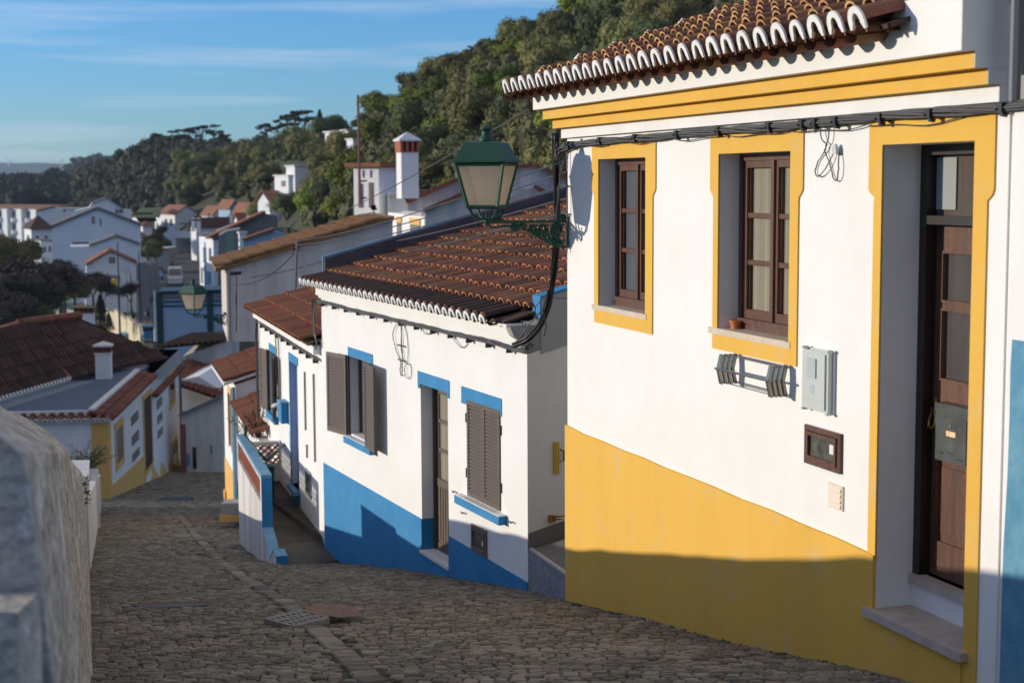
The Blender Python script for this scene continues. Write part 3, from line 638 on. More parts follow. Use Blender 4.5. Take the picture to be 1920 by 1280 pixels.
def louvre_panel(name, A, ex, ez, nrm, w, h, parent, nsl, mt=M_shut, mids=()):
    """shutter leaf from corner A; ex width dir, ez up, nrm outward"""
    A = Vector(A); m = MB(); st = .05; th = .032
    def B_(x0,x1,z0,z1,o0,o1):
        q = [A+ex*x+ez*z+nrm*o for (x,o,z) in ((x0,o0,z0),(x1,o0,z0),(x1,o1,z0),(x0,o1,z0),(x0,o0,z1),(x1,o0,z1),(x1,o1,z1),(x0,o1,z1))]; m.hexa(q)
    B_(0,st,0,h,0,th); B_(w-st,w,0,h,0,th); B_(st,w-st,0,st*1.3,0,th); B_(st,w-st,h-st,h,0,th)
    z0, z1 = st*1.3, h-st; dz = (z1-z0)/nsl
    for k in range(nsl):
        z = z0+dz*k
        q = [A+ex*x+ez*zz+nrm*o for (x,o,zz) in ((st,.028,z),(w-st,.028,z),(w-st,.034,z+.006),(st,.034,z+.006),(st,.006,z+dz*.78),(w-st,.006,z+dz*.78),(w-st,.012,z+dz*.78+.006),(st,.012,z+dz*.78+.006))]
        m.hexa(q)
    return m.build(name, mt, parent)
Zu = Vector((0,0,1))
# window with open shutters
fr = MB(); a,b,c,d = BW1; i=-.13
fr.box(BF,a,a+.05,i-.04,i,c,d); fr.box(BF,b-.05,b,i-.04,i,c,d); fr.box(BF,a,b,i-.04,i,d-.05,d); fr.box(BF,a,b,i-.04,i,c,c+.05); fr.box(BF,(a+b)/2-.03,(a+b)/2+.03,i-.04,i+.005,c,d)
f1 = fr.build('window', M_shut, bh); m = MB(); m.quad(BF.w(a,i-.02,c),BF.w(a,i-.02,d),BF.w(b,i-.02,d),BF.w(b,i-.02,c)); m.build('pane', M_glassg, f1)
m = MB(); m.box(BF,a,b,-.13,.0,c,c+.03); m.build('inner_sill', M_cap, f1)
# left leaf folded back nearly flat, right leaf standing out from the wall
def rotv(v, a): return Vector((v.x*cos(a)-v.y*sin(a), v.x*sin(a)+v.y*cos(a), 0))
ex = rotv(BF.d, radians(10)); s1 = louvre_panel('shutter', BF.w(6.42,.03,-3.61), ex, Zu, Vector((ex.y*-1,ex.x,0)), .62, 1.17, bh, 24)
ex = rotv(-BF.d, radians(-5)); s2 = louvre_panel('shutter', BF.w(5.38,.08,-3.61), ex, Zu, Vector((ex.y,-ex.x,0)), .58, 1.17, bh, 24)
m = MB(); m.tube([BF.w(6.40,.02,-3.6), BF.w(6.40,.02,-2.46)], .022, 6); m.tube([BF.w(5.37,.02,-3.6), BF.w(5.37,.02,-2.46)], .012, 6); m.build('hinge_post', M_wooddk, bh)
# closed shutters
for (u, w) in ((1.74,.50),(1.24,.50)):
    louvre_panel('shutter', BF.w(u,-.015,-3.63), -BF.d, Zu, BF.n, w-.004, 1.13, bh, 24)
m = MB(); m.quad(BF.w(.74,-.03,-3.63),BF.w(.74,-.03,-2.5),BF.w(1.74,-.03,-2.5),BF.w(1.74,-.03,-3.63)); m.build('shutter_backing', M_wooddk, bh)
m = MB()
for z in (-2.70,-3.35): m.box(BF, 1.745, 1.775, .0, .02, z-.07, z+.04); m.box(BF, .71,.735,.0,.02,z-.07,z+.04)
m.build('hinge', M_wooddk, bh)
m = MB()
for (u,z) in ((2.16,-3.66),(.40,-3.68),(1.87,-3.86)): m.tube([BF.w(u+.04,.03,z), BF.w(u-.03,.04,z-.005), BF.w(u-.05,.03,z+.01)], .009, 5)
m.build('shutter_hook', M_wooddk, bh)
# door
a,b,c,d = BD; i = -.165; m = MB()
m.box(BF,a,a+.04,i-.05,i+.01,c,d); m.box(BF,b-.04,b,i-.05,i+.01,c,d); m.box(BF,a,b,i-.05,i+.01,d-.04,d); m.build('door_frame', M_shut, bh)
m = MB(); x0,x1 = a+.04,b-.04; y0 = i-.03
for (p,q,r_,s_) in ((x0,x0+.30,c,d-.04),(x1-.09,x1,c,d-.04),(x0+.30,x1-.09,c,-3.72),(x0+.30,x1-.09,d-.12,d-.04),(x0+.3,x1-.09,-2.99,-2.94),(x0+.3,x1-.09,-3.36,-3.31)):
    m.box(BF,p,q,y0-.03,y0,r_,s_)
for k in range(9): m.box(BF, x0+.04+k*.09, x0+.105+k*.09, y0, y0+.008, c+.16, -3.80)
m.box(BF, x0, x1, y0, y0+.012, c, c+.14); m.box(BF,x0,x1,y0,y0+.014,-3.80,-3.70)
bd = m.build('door', M_shut, bh)
m = MB(); m.quad(BF.w(x0,y0-.015,-3.75),BF.w(x0,y0-.015,d-.05),BF.w(x1,y0-.015,d-.05),BF.w(x1,y0-.015,-3.75)); m.build('pane', M_glassw, bd)
m = MB(); m.box(BF,a+.002,b-.002,-.185,.0,-4.66,-4.632); m.box(BF,a-.03,b+.02,.0,.035,-4.67,-4.635); m.build('doorstep', M_cap, bh)
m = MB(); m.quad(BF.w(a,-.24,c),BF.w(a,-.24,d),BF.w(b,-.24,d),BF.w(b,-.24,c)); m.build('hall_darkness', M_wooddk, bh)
# cornice
m = MB(); m.fprism(BF, [(0.06,-1.655),(BL,-1.655),(BL,-1.50),(0.06,-1.50)], -.1, .085); m.fprism(BF, [(0.12,-1.70),(BL,-1.70),(BL,-1.655),(.12,-1.655)], -.1, .04); m.fprism(BF, [(0.04,-1.50),(BL+.2,-1.50),(BL+.2,-1.475),(0.04,-1.475)], -.1, .22)
m.build('cornice', M_white, bh)
# roof
BP = radians(14.5); Vb = -BF.n*cos(BP)+Zu*sin(BP); Ob = BF.w(7.86,.30,-1.50); m = MB()
Lr = 6.3
m.hexa([BF.w(BL+.02,.22,-1.475),BF.w(.1,.22,-1.475),BF.w(.1,-6,-1.475+6.22*tan(BP)),BF.w(BL+.02,-6,-1.475+6.22*tan(BP)),BF.w(BL+.02,.22,-1.45),BF.w(.1,.22,-1.45),BF.w(.1,-6,-1.45+6.22*tan(BP)),BF.w(BL+.02,-6,-1.45+6.22*tan(BP))])
rb = m.build('roof', M_tiledk, bh)
m = MB(); pit = .228; tile_roof(m, Ob+Vb*.42+Vector((0,0,.02)), -BF.d, Vb, nu=34, nv=16, pitch=pit, course=.365, h=.062, seg=7, wide=.31)
m.build('roof_tiles', [M_tile, M_rim], rb)
m = MB(); tile_roof(m, Ob+Vector((0,0,.025)), -BF.d, Vb, nu=33, nv=1, pitch=pit, course=.45, h=.055, seg=6); tile_roof(m, BF.w(7.9,.27,-1.535), -BF.d, -BF.n*cos(.1)+Zu*sin(.1), nu=34, nv=1, pitch=pit, course=.3, h=.045, seg=5)
m.build('eave_tiles', [M_tiledk, M_tile], rb)
m = MB(); eave_ends(m, Ob-Vb*.03+Vector((0,0,.052)), -BF.d, Vb, 33, pit, h=.070, wide=.355, fill=.62); m.build('mortar_ends', M_mortar, rb)
# parapets with blue painted edges
def parapet(u0, u1, l0, l1, zl, mt, L=6., pit_=BP, edge=M_blue, zz=-1.45, cw=None):
    m = MB(); z = lambda l: zz+zl+l*tan(pit_)
    m.hexa([BF.w(u0,-l0,zz-.35),BF.w(u1,-l0,zz-.35),BF.w(u1,-l1,zz+l1*tan(pit_)-.35),BF.w(u0,-l1,zz+l1*tan(pit_)-.35),BF.w(u0,-l0,z(l0)),BF.w(u1,-l0,z(l0)),BF.w(u1,-l1,z(l1)),BF.w(u0,-l1,z(l1))])
    p = m.build('parapet', mt, bh)
    if cw: u0 = u1-cw
    m = MB(); m.hexa([BF.w(u0-.012,-l0+.015,z(l0)),BF.w(u1+.012,-l0+.015,z(l0)),BF.w(u1+.012,-l1,z(l1)),BF.w(u0-.012,-l1,z(l1)),BF.w(u0-.012,-l0+.015,z(l0)+.025),BF.w(u1+.012,-l0+.015,z(l0)+.025),BF.w(u1+.012,-l1,z(l1)+.025),BF.w(u0-.012,-l1,z(l1)+.025)])
    m.box(BF, u0-.006, u1+.006, -l0, -l0+.015, zz-.12+l0*tan(pit_), z(l0))
    m.build('painted_coping', edge, p)
    return p
parapet(7.74, 7.84, .05, 6, .33, mat('blackened_parapet', (.10,.085,.10), .95, (.05,.045,.055), 3., .8, .01, 14., col3=(.22,.21,.23), s3=5., t3=(.68,.8)), edge=M_bluelt, cw=.02)
parapet(-.012, .17, .16, 6, .20, M_greyp_shade)
# grey rendered corbel under the eave at the near corner
m = MB(); m.prism([BF.w(.0,.20,-1.49), BF.w(.0,-.3,-1.49), BF.w(.0,-.3,-1.72), BF.w(.0,.0,-1.80), BF.w(.0,.06,-1.66), BF.w(.0,.15,-1.60)], BF.d*.13); m.build('corbel', M_greyp_shade, bh)
# cables of the blue house
cb = empty('cable_bundle', BF.w(4,.05,-1.75)); tag(cb, 'grey cables clipped along the wall below the white eave of the blue based house', 'cables')
strands('cable', [BF.w(u,.06,z) for u,z in ((7.78,-1.74),(6,-1.755),(4.2,-1.75),(3,-1.75),(2,-1.745),(1.2,-1.74),(.5,-1.745),(.2,-1.76),(-.1,-1.74),(-.25,-1.66))], 5, .018, .010, None, None, par=cb)
m = MB()
for u in [.35+k*.6 for k in range(13)]: m = MB(); m.box(BF,u-.02,u+.02,.01,.085,-1.80,-1.755); m.tube([BF.w(u,.02,-1.80),BF.w(u,.09,-1.80)],.016,6); m.build('clamp', M_black, cb)
m = MB()
curl(BF, [(4.15,-1.78),(4.35,-1.95),(4.25,-2.15),(4.10,-2.30),(4.12,-2.42),(4.02,-2.47),(3.98,-2.35),(4.02,-2.1),(4.08,-1.8)], .006)
curl(BF, [(3.98,-1.78),(4.02,-2.1),(3.92,-2.28),(3.72,-2.30),(3.68,-2.42),(3.80,-2.48),(3.90,-2.38),(3.78,-2.22),(3.85,-1.9),(4.0,-1.78)], .005)
curl(BF, [(4.2,-2.08),(3.9,-2.08)], .01); curl(BF, [(4.18,-2.27),(3.9,-2.27)], .01)
m.build('dangling_wire', M_cable, cb); m = MB(); curl(BF, [(2.2,-1.78),(2.0,-1.86),(1.85,-1.90),(1.7,-1.84),(1.72,-1.79)], .005); m.build('dangling_wire', M_cable, cb); m = MB(); curl(BF, [(3.2,-1.78),(3.1,-1.84),(2.9,-1.82),(2.85,-1.78)], .005)
m.build('dangling_wire', M_cable, cb)
m = MB()
for k in range(4): m.tube([BF.w(7.82+.03*k,.06+.02*k,-1.72), BF.w(7.88+.02*k,.10,-1.95-.04*k), BF.w(7.86+.03*k,.09,-2.25), BF.w(7.80+.04*k,.08,-2.42+.02*k), BF.w(7.95+.1*k,.06,-2.50+.01*k)], .012, 5)
m.build('drop_cable', M_black, cb)
cupboard(BF, 1.155, 1.62, -4.25, -3.94, 'weathered wooden framed meter cupboard low on the wall below the closed shutters', wood=mat('weathered_wood', (.22,.15,.11), .8, (.13,.08,.06), 20., .8), seed=5)
# alley between the two houses
al = empty('alley_steps', BF.w(-1, 0, -4.3)); tag(al, 'raised cobbled alley floor with a speckled granite kerb slab between the two houses', 'alley')
A0, A1 = Vector((.17,16.5,-3.905)), YF.w(6.26, .0, -3.61)
m = MB(); m.quad(A0-Zu*1.2, A1-Zu*1.2, A1, A0); m.build('riser_slab', M_speck, al)
m = MB(); dd_ = Vector((.02,-.0,0)); m.hexa([A0-Zu*.0, A1, A1+BRd*.04, A0+BRd*.04, A0+Zu*.02, A1+Zu*.02, A1+BRd*.04+Zu*.02, A0+BRd*.04+Zu*.02]); m.build('kerb_edge', M_stone, al)
m = MB(); m.quad(A0, A1, A1+BRd*4+Zu*.95, A0+BRd*4+Zu*.95); m.quad(A0+BRd*.6+Zu*.145, A1+BRd*.6+Zu*.145, A1+BRd*.6+Zu*.25, A0+BRd*.6+Zu*.25); m.quad(A0+BRd*.6+Zu*.25, A1+BRd*.6+Zu*.25, A1+BRd*4+Zu*1.1, A0+BRd*4+Zu*1.1)
m.build('alley_floor', M_cobfar, al)
m = MB(); q0 = BF.w(-.015,0,-3.9); m.hexa([q0, q0-BF.n*4+Zu*.95, q0-BF.n*4+BF.d*.02+Zu*.95, q0+BF.d*.02, q0+Zu*.17, q0-BF.n*4+Zu*1.12, q0-BF.n*4+BF.d*.02+Zu*1.12, q0+BF.d*.02+Zu*.17]); m.build('skirting', mat('dull_skirting', (.16,.145,.13), .95), al)
t = tag(empty('gate_catch', BF.w(0,-.3,-3.2)), 'yellow painted metal gate catch on the shaded side wall in the alley', 'gate catch')
m = MB(); m.box(BF,-.03,0,-.36,-.30,-3.10,-2.76); m.build('plate', mat('ochre_paint', (.50,.30,.02), .5), t); m = MB(); m.tube([BF.w(-.03,-.37,-2.84),BF.w(-.06,-.40,-2.85),BF.w(-.06,-.40,-2.96),BF.w(-.03,-.37,-2.97)], .010, 5); m.build('handle', M_wood, t)
t = tag(empty('gate_bolt', BF.w(0,-.3,-3.6)), 'slim brass coloured bolt sticking out low in the alley beside the yellow base', 'gate bolt')
m = MB(); m.tube([BF.w(-.03,-.26,-3.57),BF.w(-.3,-.36,-3.50),BF.w(-.5,-.42,-3.46)], .012, 5); m.tube([BF.w(-.03,-.27,-3.60),BF.w(-.3,-.37,-3.535)], .008, 5); m.box(BF,-.06,0,-.30,-.24,-3.62,-3.55); m.build('bolt', M_brass, t)

# ================================================================== THIRD HOUSE (blue door)
CF = Fac(610, 1000, 23.7, -16.5); CL = 7.5
ch = empty('white_house', CF.w(4,0,-6)); tag(ch, 'white house with a deep blue door and low orange tiled roof behind the landing', 'house')
CD = (2.55, 3.35, -5.17, -3.02); CW = (5.02, 5.95, -4.25, -3.10)
m = MB(); wall_holes(m, CF, 0.02, CL, -8.2, -2.36, [CD, CW], .16)
m.quad(CF.w(CL,0,-8.2), CF.w(CL,0,-2.36), CF.w(CL,-6,-1.2), CF.w(CL,-6,-8.2)); m.quad(CF.w(.02,0,-8.2), CF.w(.02,0,-2.36), CF.w(.02,-6,-1.2), CF.w(.02,-6,-8.2)); m.quad(CF.w(.02,-6,-8.2), CF.w(CL,-6,-8.2), CF.w(CL,-6,-1.2), CF.w(.02,-6,-1.2))
m.build('wall', M_white, ch)
a,b,c,d = CD; m = MB(); m.box(CF,a,b,-.14,-.10,c,d); dd = m.build('door', M_bluedk, ch); m = MB(); m.box(CF,a+.1,b-.1,-.10,-.085,c+.15,c+.9); m.box(CF,a+.1,b-.1,-.10,-.085,c+1.0,d-.15); m.tube([CF.w(a+.08,-.1,c+1.),CF.w(a+.08,-.04,c+1.)],.03,6); m.build('door_panel', M_bluedk, dd)
m = MB(); m.fprism(CF, [(a-.12,-3.02),(b+.12,-3.02),(b+.12,-2.88),(a-.12,-2.88)], -.002, .012); m.fprism(CF, [(b,-5.2),(b+.10,-5.2),(b+.10,-3.02),(b,-3.02)], -.002, .012); m.fprism(CF, [(a-.1,-5.9),(b+.1,-5.9),(b+.1,-5.19),(a-.1,-5.19)], -.002, .008); m.build('painted_surround', M_blue, ch)
m = MB(); m.box(CF, a, b, -.1, .10, -5.24, -5.17); m.build('doorstep', M_bluelt, ch)
a,b,c,d = CW; m = MB(); m.fprism(CF, [(a-.05,d),(b+.05,d),(b+.05,d+.14),(a-.05,d+.14)], -.002, .010); m.build('painted_lintel', M_blue, ch)
m = MB(); m.box(CF, a-.1, b+.1, 0, .08, c-.12, c); m.build('sill', M_blue, ch)
m = MB(); m.quad(CF.w(a,-.1,c),CF.w(a,-.1,d),CF.w(b,-.1,d),CF.w(b,-.1,c)); m.box(CF,a,a+.05,-.1,-.06,c,d); m.box(CF,b-.05,b,-.1,-.06,c,d); m.box(CF,(a+b)/2-.03,(a+b)/2+.03,-.1,-.06,c,d); m.build('window', M_glassg, ch)
ex = rotv(CF.d, radians(8)); louvre_panel('shutter', CF.w(5.97,.03,-4.25), ex, Zu, Vector((-ex.y,ex.x,0)), .50, 1.15, ch, 20)
ex = rotv(-CF.d, radians(-12)); louvre_panel('shutter', CF.w(5.0,.03,-4.25), ex, Zu, Vector((ex.y,-ex.x,0)), .46, 1.15, ch, 20)
m = MB(); m.tube([CF.w(5.99,.03,-4.25),CF.w(5.99,.03,-3.1)],.02,6); m.build('hinge_post', M_wooddk, ch)
CP = radians(15); Vc = -CF.n*cos(CP)+Zu*sin(CP); Oc = CF.w(7.45,.28,-2.42)
m = MB(); m.hexa([CF.w(.1,.2,-2.44),CF.w(7.4,.2,-2.44),CF.w(7.4,-6,-2.44+6.2*tan(CP)),CF.w(.1,-6,-2.44+6.2*tan(CP)),CF.w(.1,.2,-2.41),CF.w(7.4,.2,-2.41),CF.w(7.4,-6,-2.41+6.2*tan(CP)),CF.w(.1,-6,-2.41+6.2*tan(CP))]); rc = m.build('roof', M_tiledk, ch)
m = MB(); tile_roof(m, Oc, -CF.d, Vc, nu=33, nv=14, pitch=.218, course=.42, h=.055, seg=6); m.build('roof_tiles', [M_tileor, M_rim], rc)
m = MB(); m.fprism(CF, [(.1,-2.58),(7.4,-2.58),(7.4,-2.44),(.1,-2.44)], -.05, .12); m.build('cornice', M_white, ch)
t = fthing('letter_box', 'pale blue letter box on the white wall beside the deep blue door', 'letter box', CF, 4.0, -4.1)
m = MB(); m.box(CF, 3.62, 4.0, 0, .13, -4.16, -3.80); m.build('box', M_blue, t); m = MB(); m.box(CF,3.60,4.02,0,.15,-3.80,-3.775); m.build('lid', M_bluelt, t)
t = fthing('wall_spout', 'small white spout sticking out of the wall beside the pale blue letter box', 'spout', CF, 4.4, -3.9); m = MB(); m.tube([CF.w(4.35,0,-3.93),CF.w(4.42,.12,-3.93),CF.w(4.5,.16,-3.97)], .035, 7); m.build('spout', M_cap, t)
cb2 = empty('cable_bundle', CF.w(4,.05,-2.7)); tag(cb2, 'dark cables under the orange tiled eave of the house with the deep blue door', 'cables')
strands('cable', [CF.w(u,.05,-2.66) for u in (.1,2,4,6,7.35)], 3, .014, .010, None, None, par=cb2)
m = MB(); m.tube([CF.w(7.3,.05,-2.6),CF.w(7.42,.06,-3),CF.w(7.42,.05,-4.5),CF.w(7.4,.05,-5.5)], .030, 6); m.build('drop_cable', M_black, cb2); m = MB(); m.tube([CF.w(4.9,.03,-2.7),CF.w(4.8,.03,-3.4),CF.w(4.95,.03,-3.85),CF.w(4.6,.03,-3.9)], .012, 4); m.build('drop_cable', M_black, cb2); m = MB(); m.tube([CF.w(4.55,.03,-2.7),CF.w(4.4,.03,-3.9)], .01, 4)
m.build('drop_cable', M_black, cb2)
for u in [.4+k*.7 for k in range(10)]: m = MB(); m.box(CF,u-.03,u+.03,.01,.08,-2.74,-2.67); m.build('clamp', M_black, cb2)
t = fthing('rusty_wall_tie', 'thin grey rods hanging on the white wall right of the deep blue door', 'wall tie', CF, 1., -4); m = MB()
for (u,z0,z1) in ((1.65,-3.98,-3.02),(.75,-4.35,-2.95),(1.55,-4.42,-4.2)): m.tube([CF.w(u,.02,z0),CF.w(u,.02,z1)], .016, 5)
m.build('rod', mat('rusty_grey', (.28,.25,.21), .9), t)
cupboard(CF, 1.25, 1.75, -5.05, -4.62, 'green grey framed meter cupboard on the white wall beside the deep blue door', wood=mat('greenish_frame', (.25,.29,.25), .7), seed=9)

# ------------------------------------------------------------------ raised landing with its parapet wall
RW = Fac(519, 1077, 22.45, -15)
lw = empty('landing_wall', RW.w(1.2,0,-5.9)); tag(lw, 'white landing wall with faded blue coping and a clay lattice panel beside the lane', 'wall')
pts = {k: RW.p(*v) for k, v in dict(A=(520,1077), B=(450,1053), C=(451,829), D=(490,897), E=(490,986), F=(516,1040), G=(500,1010), H=(508,1028)).items()}
zA = -6.6; uB = pts['B'][0]; uD = pts['D'][0]; zT = (pts['C'][1]+pts['D'][1])/2; zE = pts['E'][1]; zF = pts['F'][1]
l0, l1 = RW.p(451.5,842), RW.p(488,940); lz1 = RW.p(487.6,899)[1]; lz0 = RW.p(487.6,938)[1]; lu0 = RW.p(487.6,900)[0]; lu1 = uB-.10
tw = .15
m = MB()
m.fprism(RW, [(0,zA),(uB,zA),(uB,zT),(lu1,zT),(lu1,lz0),(lu0,lz0),(lu0,zT),(uD,zT),(uD,zE),(uD*.72,zE-.10),(uD*.45,zE-.26),(uD*.22,(zE*.3+zF*.7)),(0.0,zF)], -tw, 0)
m.box(RW, lu0, lu1, -tw, 0, lz1, zT)
m.build('wall', M_stain, lw)
m = MB()
m.box(RW, uD-.01, uB, -tw-.015, .006, zT, zT+.05)
prof = [(uD,zE),(uD*.72,zE-.10),(uD*.45,zE-.26),(uD*.22,(zE*.3+zF*.7)),(0.0,zF)]
for (a,b) in zip(prof, prof[1:]):
    m.hexa([RW.w(a[0],.006,a[1]),RW.w(a[0],-tw-.015,a[1]),RW.w(b[0],-tw-.015,b[1]),RW.w(b[0],.006,b[1]),RW.w(a[0],.006,a[1]+.02),RW.w(a[0],-tw-.015,a[1]+.02),RW.w(b[0],-tw-.015,b[1]+.02),RW.w(b[0],.006,b[1]+.02)])
m.build('blue_coping', M_bluelt, lw)
m = MB(); m.box(RW, uD-.014, uD-.001, -tw-.015, .006, zE+.02, zT); m.build('blue_end', M_blue, lw)
m = MB(); m.box(RW, -.014, -.001, -tw-.015, .006, zF-.26, zF+.02); m.build('blue_end', M_blue, lw)
def lattice(mb, F, u0, u1, o0, o1, z0, z1, cell=.145, t=.022):
    nu = max(1, round((u1-u0)/cell)); nz = max(1, round((z1-z0)/cell)); cu = (u1-u0)/nu; cz = (z1-z0)/nz
    for i in range(nu):
        for j in range(nz):
            uc, zc = u0+(i+.5)*cu, z0+(j+.5)*cz; n = 8
            for k in range(n):
                a, b = 2*pi*k/n+pi/8, 2*pi*(k+1)/n+pi/8; R0, R1 = .5, .5-t/cell*1.2
                q = [F.w(uc+cu*rr*cos(x),oo,zc+cz*rr*sin(x)) for (rr,x,oo) in ((R0,a,o0),(R0,b,o0),(R0,b,o1),(R0,a,o1),(R1,a,o0),(R1,b,o0),(R1,b,o1),(R1,a,o1))]
                mb.hexa(q)
    
m = MB(); lattice(m, RW, lu0, lu1, -tw*.7, -tw*.25, lz0, lz1); m.build('lattice', M_brick, lw)
ld = empty('landing', RW.w(2,-.5,-6)); tag(ld, 'stained concrete landing and ramp floor between the landing wall and the blue based house', 'landing')
r0 = RW.w(.0,-.1,-5.58); r1 = RW.w(uB,-.1,-5.42); f0 = PZ(636,1056,-5.48); f0 = BF.w(BF.p(636,1056)[0],-.02,-5.6); f1 = CF.w(5.2,-.02,-5.42); fm = CF.w(.1,-.02,-5.45)
m = MB(); pl = [r0, f0, fm, f1, r1]; m.prism([Vector((p.x,p.y,-7.6)) for p in pl], (0,0,0)); m.v = []; m.f = []; m.m = []
n = len(pl); m.add([Vector(p) for p in pl]+[Vector((p.x,p.y,-8.)) for p in pl], [tuple(range(n))]+[(i,(i+1)%n,(i+1)%n+n,i+n) for i in range(n)]); m.build('floor', M_concr, ld)
# back lattice screen across the landing
X0 = RW.w(uB-.05,-.05,0); X1 = CF.w(5.1,-.0,0); 
class Seg(Fac):
    def __init__(s, a, b):
        s.x, s.y = a.x, a.y; s.d = Vector((b.x-a.x,b.y-a.y,0)); s.L = s.d.length; s.d.normalize(); s.n = Vector((s.d.y,-s.d.x,0))
SG = Seg(X0, X1); zt2 = SG.p(500,826)[1]; zl1 = SG.p(500,832)[1]; zl0 = SG.p(505,867)[1]; ua = SG.p(474,850)[0]; ub = SG.p(529,850)[0]
print('screen', SG.L, zt2, zl0, ua, ub, 'lattice', lu0, lu1, lz0, lz1, zT, uD, uB)
sc = empty('lattice_screen', SG.w(.5,0,-5.4)); tag(sc, 'white wall with an open clay ring screen across the end of the landing', 'screen')
m = MB(); 
for (a,b,c,d) in ((0,ua,-6.5,zt2),(ub,SG.L,-6.5,zt2),(ua,ub,-6.5,zl0),(ua,ub,zl1,zt2)): m.box(SG, a, b, 0, .14, c, d)
m.build('wall', M_lane, sc); m = MB(); lattice(m, SG, ua, ub, .03, .11, zl0, zl1, .13, .02); m.build('lattice', M_brick, sc)
t = tag(empty('handrail', PY(488,862,24.6)), 'dark green iron handrail bent in a V above the green bin', 'handrail')
m = MB(); m.tube([PY(461,796,27.2),PY(460,818,27.2),PY(498,862,26.2),PY(536,830,27.9)], .028, 7); m.build('rail', M_green, t)
t = tag(empty('bin', PZ(500,925,-5.45)), 'dark green plastic bin standing on the landing behind the blue coped wall', 'bin'); bc = PZ(501,935,-5.44)
m = MB(); m.lathe(bc, [(.001,0),(.125,0),(.14,.55),(.001,.55)], 16); m.build('body', M_green, t); m = MB(); m.lathe(bc+Zu*.55, [(.001,0),(.15,0),(.15,.03),(.12,.05),(.001,.055)], 16); m.build('lid', M_green, t)

# ------------------------------------------------------------------ fourth house
DF = Fac(425, 970, 37.3, -15)
dh = empty('yellow_based_house', DF.w(-2,0,-8)); tag(dh, 'narrow white house with pale yellow base and a sloping red roof beyond the landing', 'house')
m = MB(); wall_holes(m, DF, -3.3, 0, -9, -4.35, [(-2.05,-1.35,-6.0,-4.75)], .15); m.quad(DF.w(-3.3,0,-9),DF.w(-3.3,-3.5,-9),DF.w(-3.3,-3.5,-3.35),DF.w(-3.3,0,-4.35)); m.quad(DF.w(0,0,-9),DF.w(0,-3.5,-9),DF.w(0,-3.5,-3.4),DF.w(0,0,-4.35)); m.quad(DF.w(-3.3,-3.5,-9),DF.w(0,-3.5,-9),DF.w(0,-3.5,-3.4),DF.w(-3.3,-3.5,-3.35))
m.build('wall', M_white2, dh)
m = MB(); m.fprism(DF, [(-3.32,-9),(0.01,-9),(.01,-6.5),(-3.32,-6.5)], -.01, .015); m.box(DF,-.35,.02,.0,.06,-9,-7.3); m.build('painted_base', M_yellowp, dh)
m = MB(); m.box(DF,-2.08,-1.32,.0,.02,-4.75,-4.6); m.box(DF,-2.12,-2.05,0,.02,-6.05,-4.6); m.box(DF,-1.35,-1.30,0,.02,-6.05,-4.6); m.build('painted_surround', M_yellowp, dh)
m = MB(); m.box(DF,-2.05,-1.35,-.12,-.08,-6.0,-4.75); m.build('window', M_glass, dh)
m = MB(); m.tube([DF.w(-3.4,.06,-4.4),DF.w(-3.4,.06,-8)], .05, 6); m.build('downpipe', M_bluelt, dh)
DP = radians(17); Vd_ = -DF.n*cos(DP)+Zu*sin(DP); m = MB(); tile_roof(m, DF.w(.3,.25,-4.30), -DF.d, Vd_, nu=17, nv=9, pitch=.22, course=.42, h=.06, seg=5); m.build('roof_tiles', [M_tileor, M_tileor], dh)
m = MB(); m.hexa([DF.w(.35,.26,-4.36),DF.w(-3.4,.26,-4.36),DF.w(-3.4,-3.6,-3.18),DF.w(.35,-3.6,-3.18),DF.w(.35,.26,-4.30),DF.w(-3.4,.26,-4.30),DF.w(-3.4,-3.6,-3.12),DF.w(.35,-3.6,-3.12)]); m.build('roof', M_cap, dh)
d2 = empty('lean_to', DF.w(-5,0,-8)); tag(d2, 'low white outbuilding with a small bright red tiled roof behind the lattice screen', 'outbuilding')
m = MB(); m.box(DF,-8.2,-3.5,-3,-.02,-9,-4.85); m.build('wall', M_white2, d2)
m = MB(); tile_roof(m, DF.w(-3.5,.12,-4.78), -DF.d, -DF.n*cos(radians(20))+Zu*sin(radians(20)), nu=20, nv=7, pitch=.23, course=.42, h=.06, seg=5); m.build('roof_tiles', [M_tileor, M_tileor], d2)
# flowering weeds at the lean-to
def weed(label, base, h, n, spread, leaf, fl=None, name='plant'):
    t = tag(empty(name, base), label, 'plant'); B = Vector(base); m = MB(); f = MB()
    for k in range(n):
        a = U_(0,2*pi); l = h*U_(.5,1); dx = Vector((cos(a),sin(a),0))*spread*U_(.2,1); pts = [B, B+dx*.3+Zu*l*.5, B+dx+Zu*l]; m.tube(pts, .006, 3)
        for q in range(7):
            p = B.lerp(B+dx+Zu*l, U_(.25,1))+Vector((U_(-1,1),U_(-1,1),U_(-1,1)))*.05; s = U_(.02,.045); f.add([p+Vector((U_(-s,s),U_(-s,s),U_(-s,s))) for _ in range(4)], [(0,1,2,3)])
    m.build('stem', leaf, t); f.build('leaves', fl or leaf, t); return t
weed('thin stalked flowering weed growing against the white wall by the small red roof', CF.w(6.6,.15,-5.0), .75, 22, .35, M_leafb)
weed('green creeper hanging from the edge of the small bright red roof', CF.w(7.6,.3,-5.1), .6, 14, .4, M_leaf1)
t = tag(empty('stone_block', PZ(438,950,g(35.5))), 'small grey block with a yellow foot at the corner of the pale yellow base', 'block'); b0 = PY(437,966,33.3)
m = MB(); m.bx(b0.x-.22,b0.x+.26,b0.y-.2,b0.y+.3,b0.z+.06,b0.z+.30); m.build('block', M_greyp_shade, t); m = MB(); m.bx(b0.x-.25,b0.x+.25,b0.y-.25,b0.y+.25,b0.z-.08,b0.z+.055); m.build('foot', M_yellowp, t)

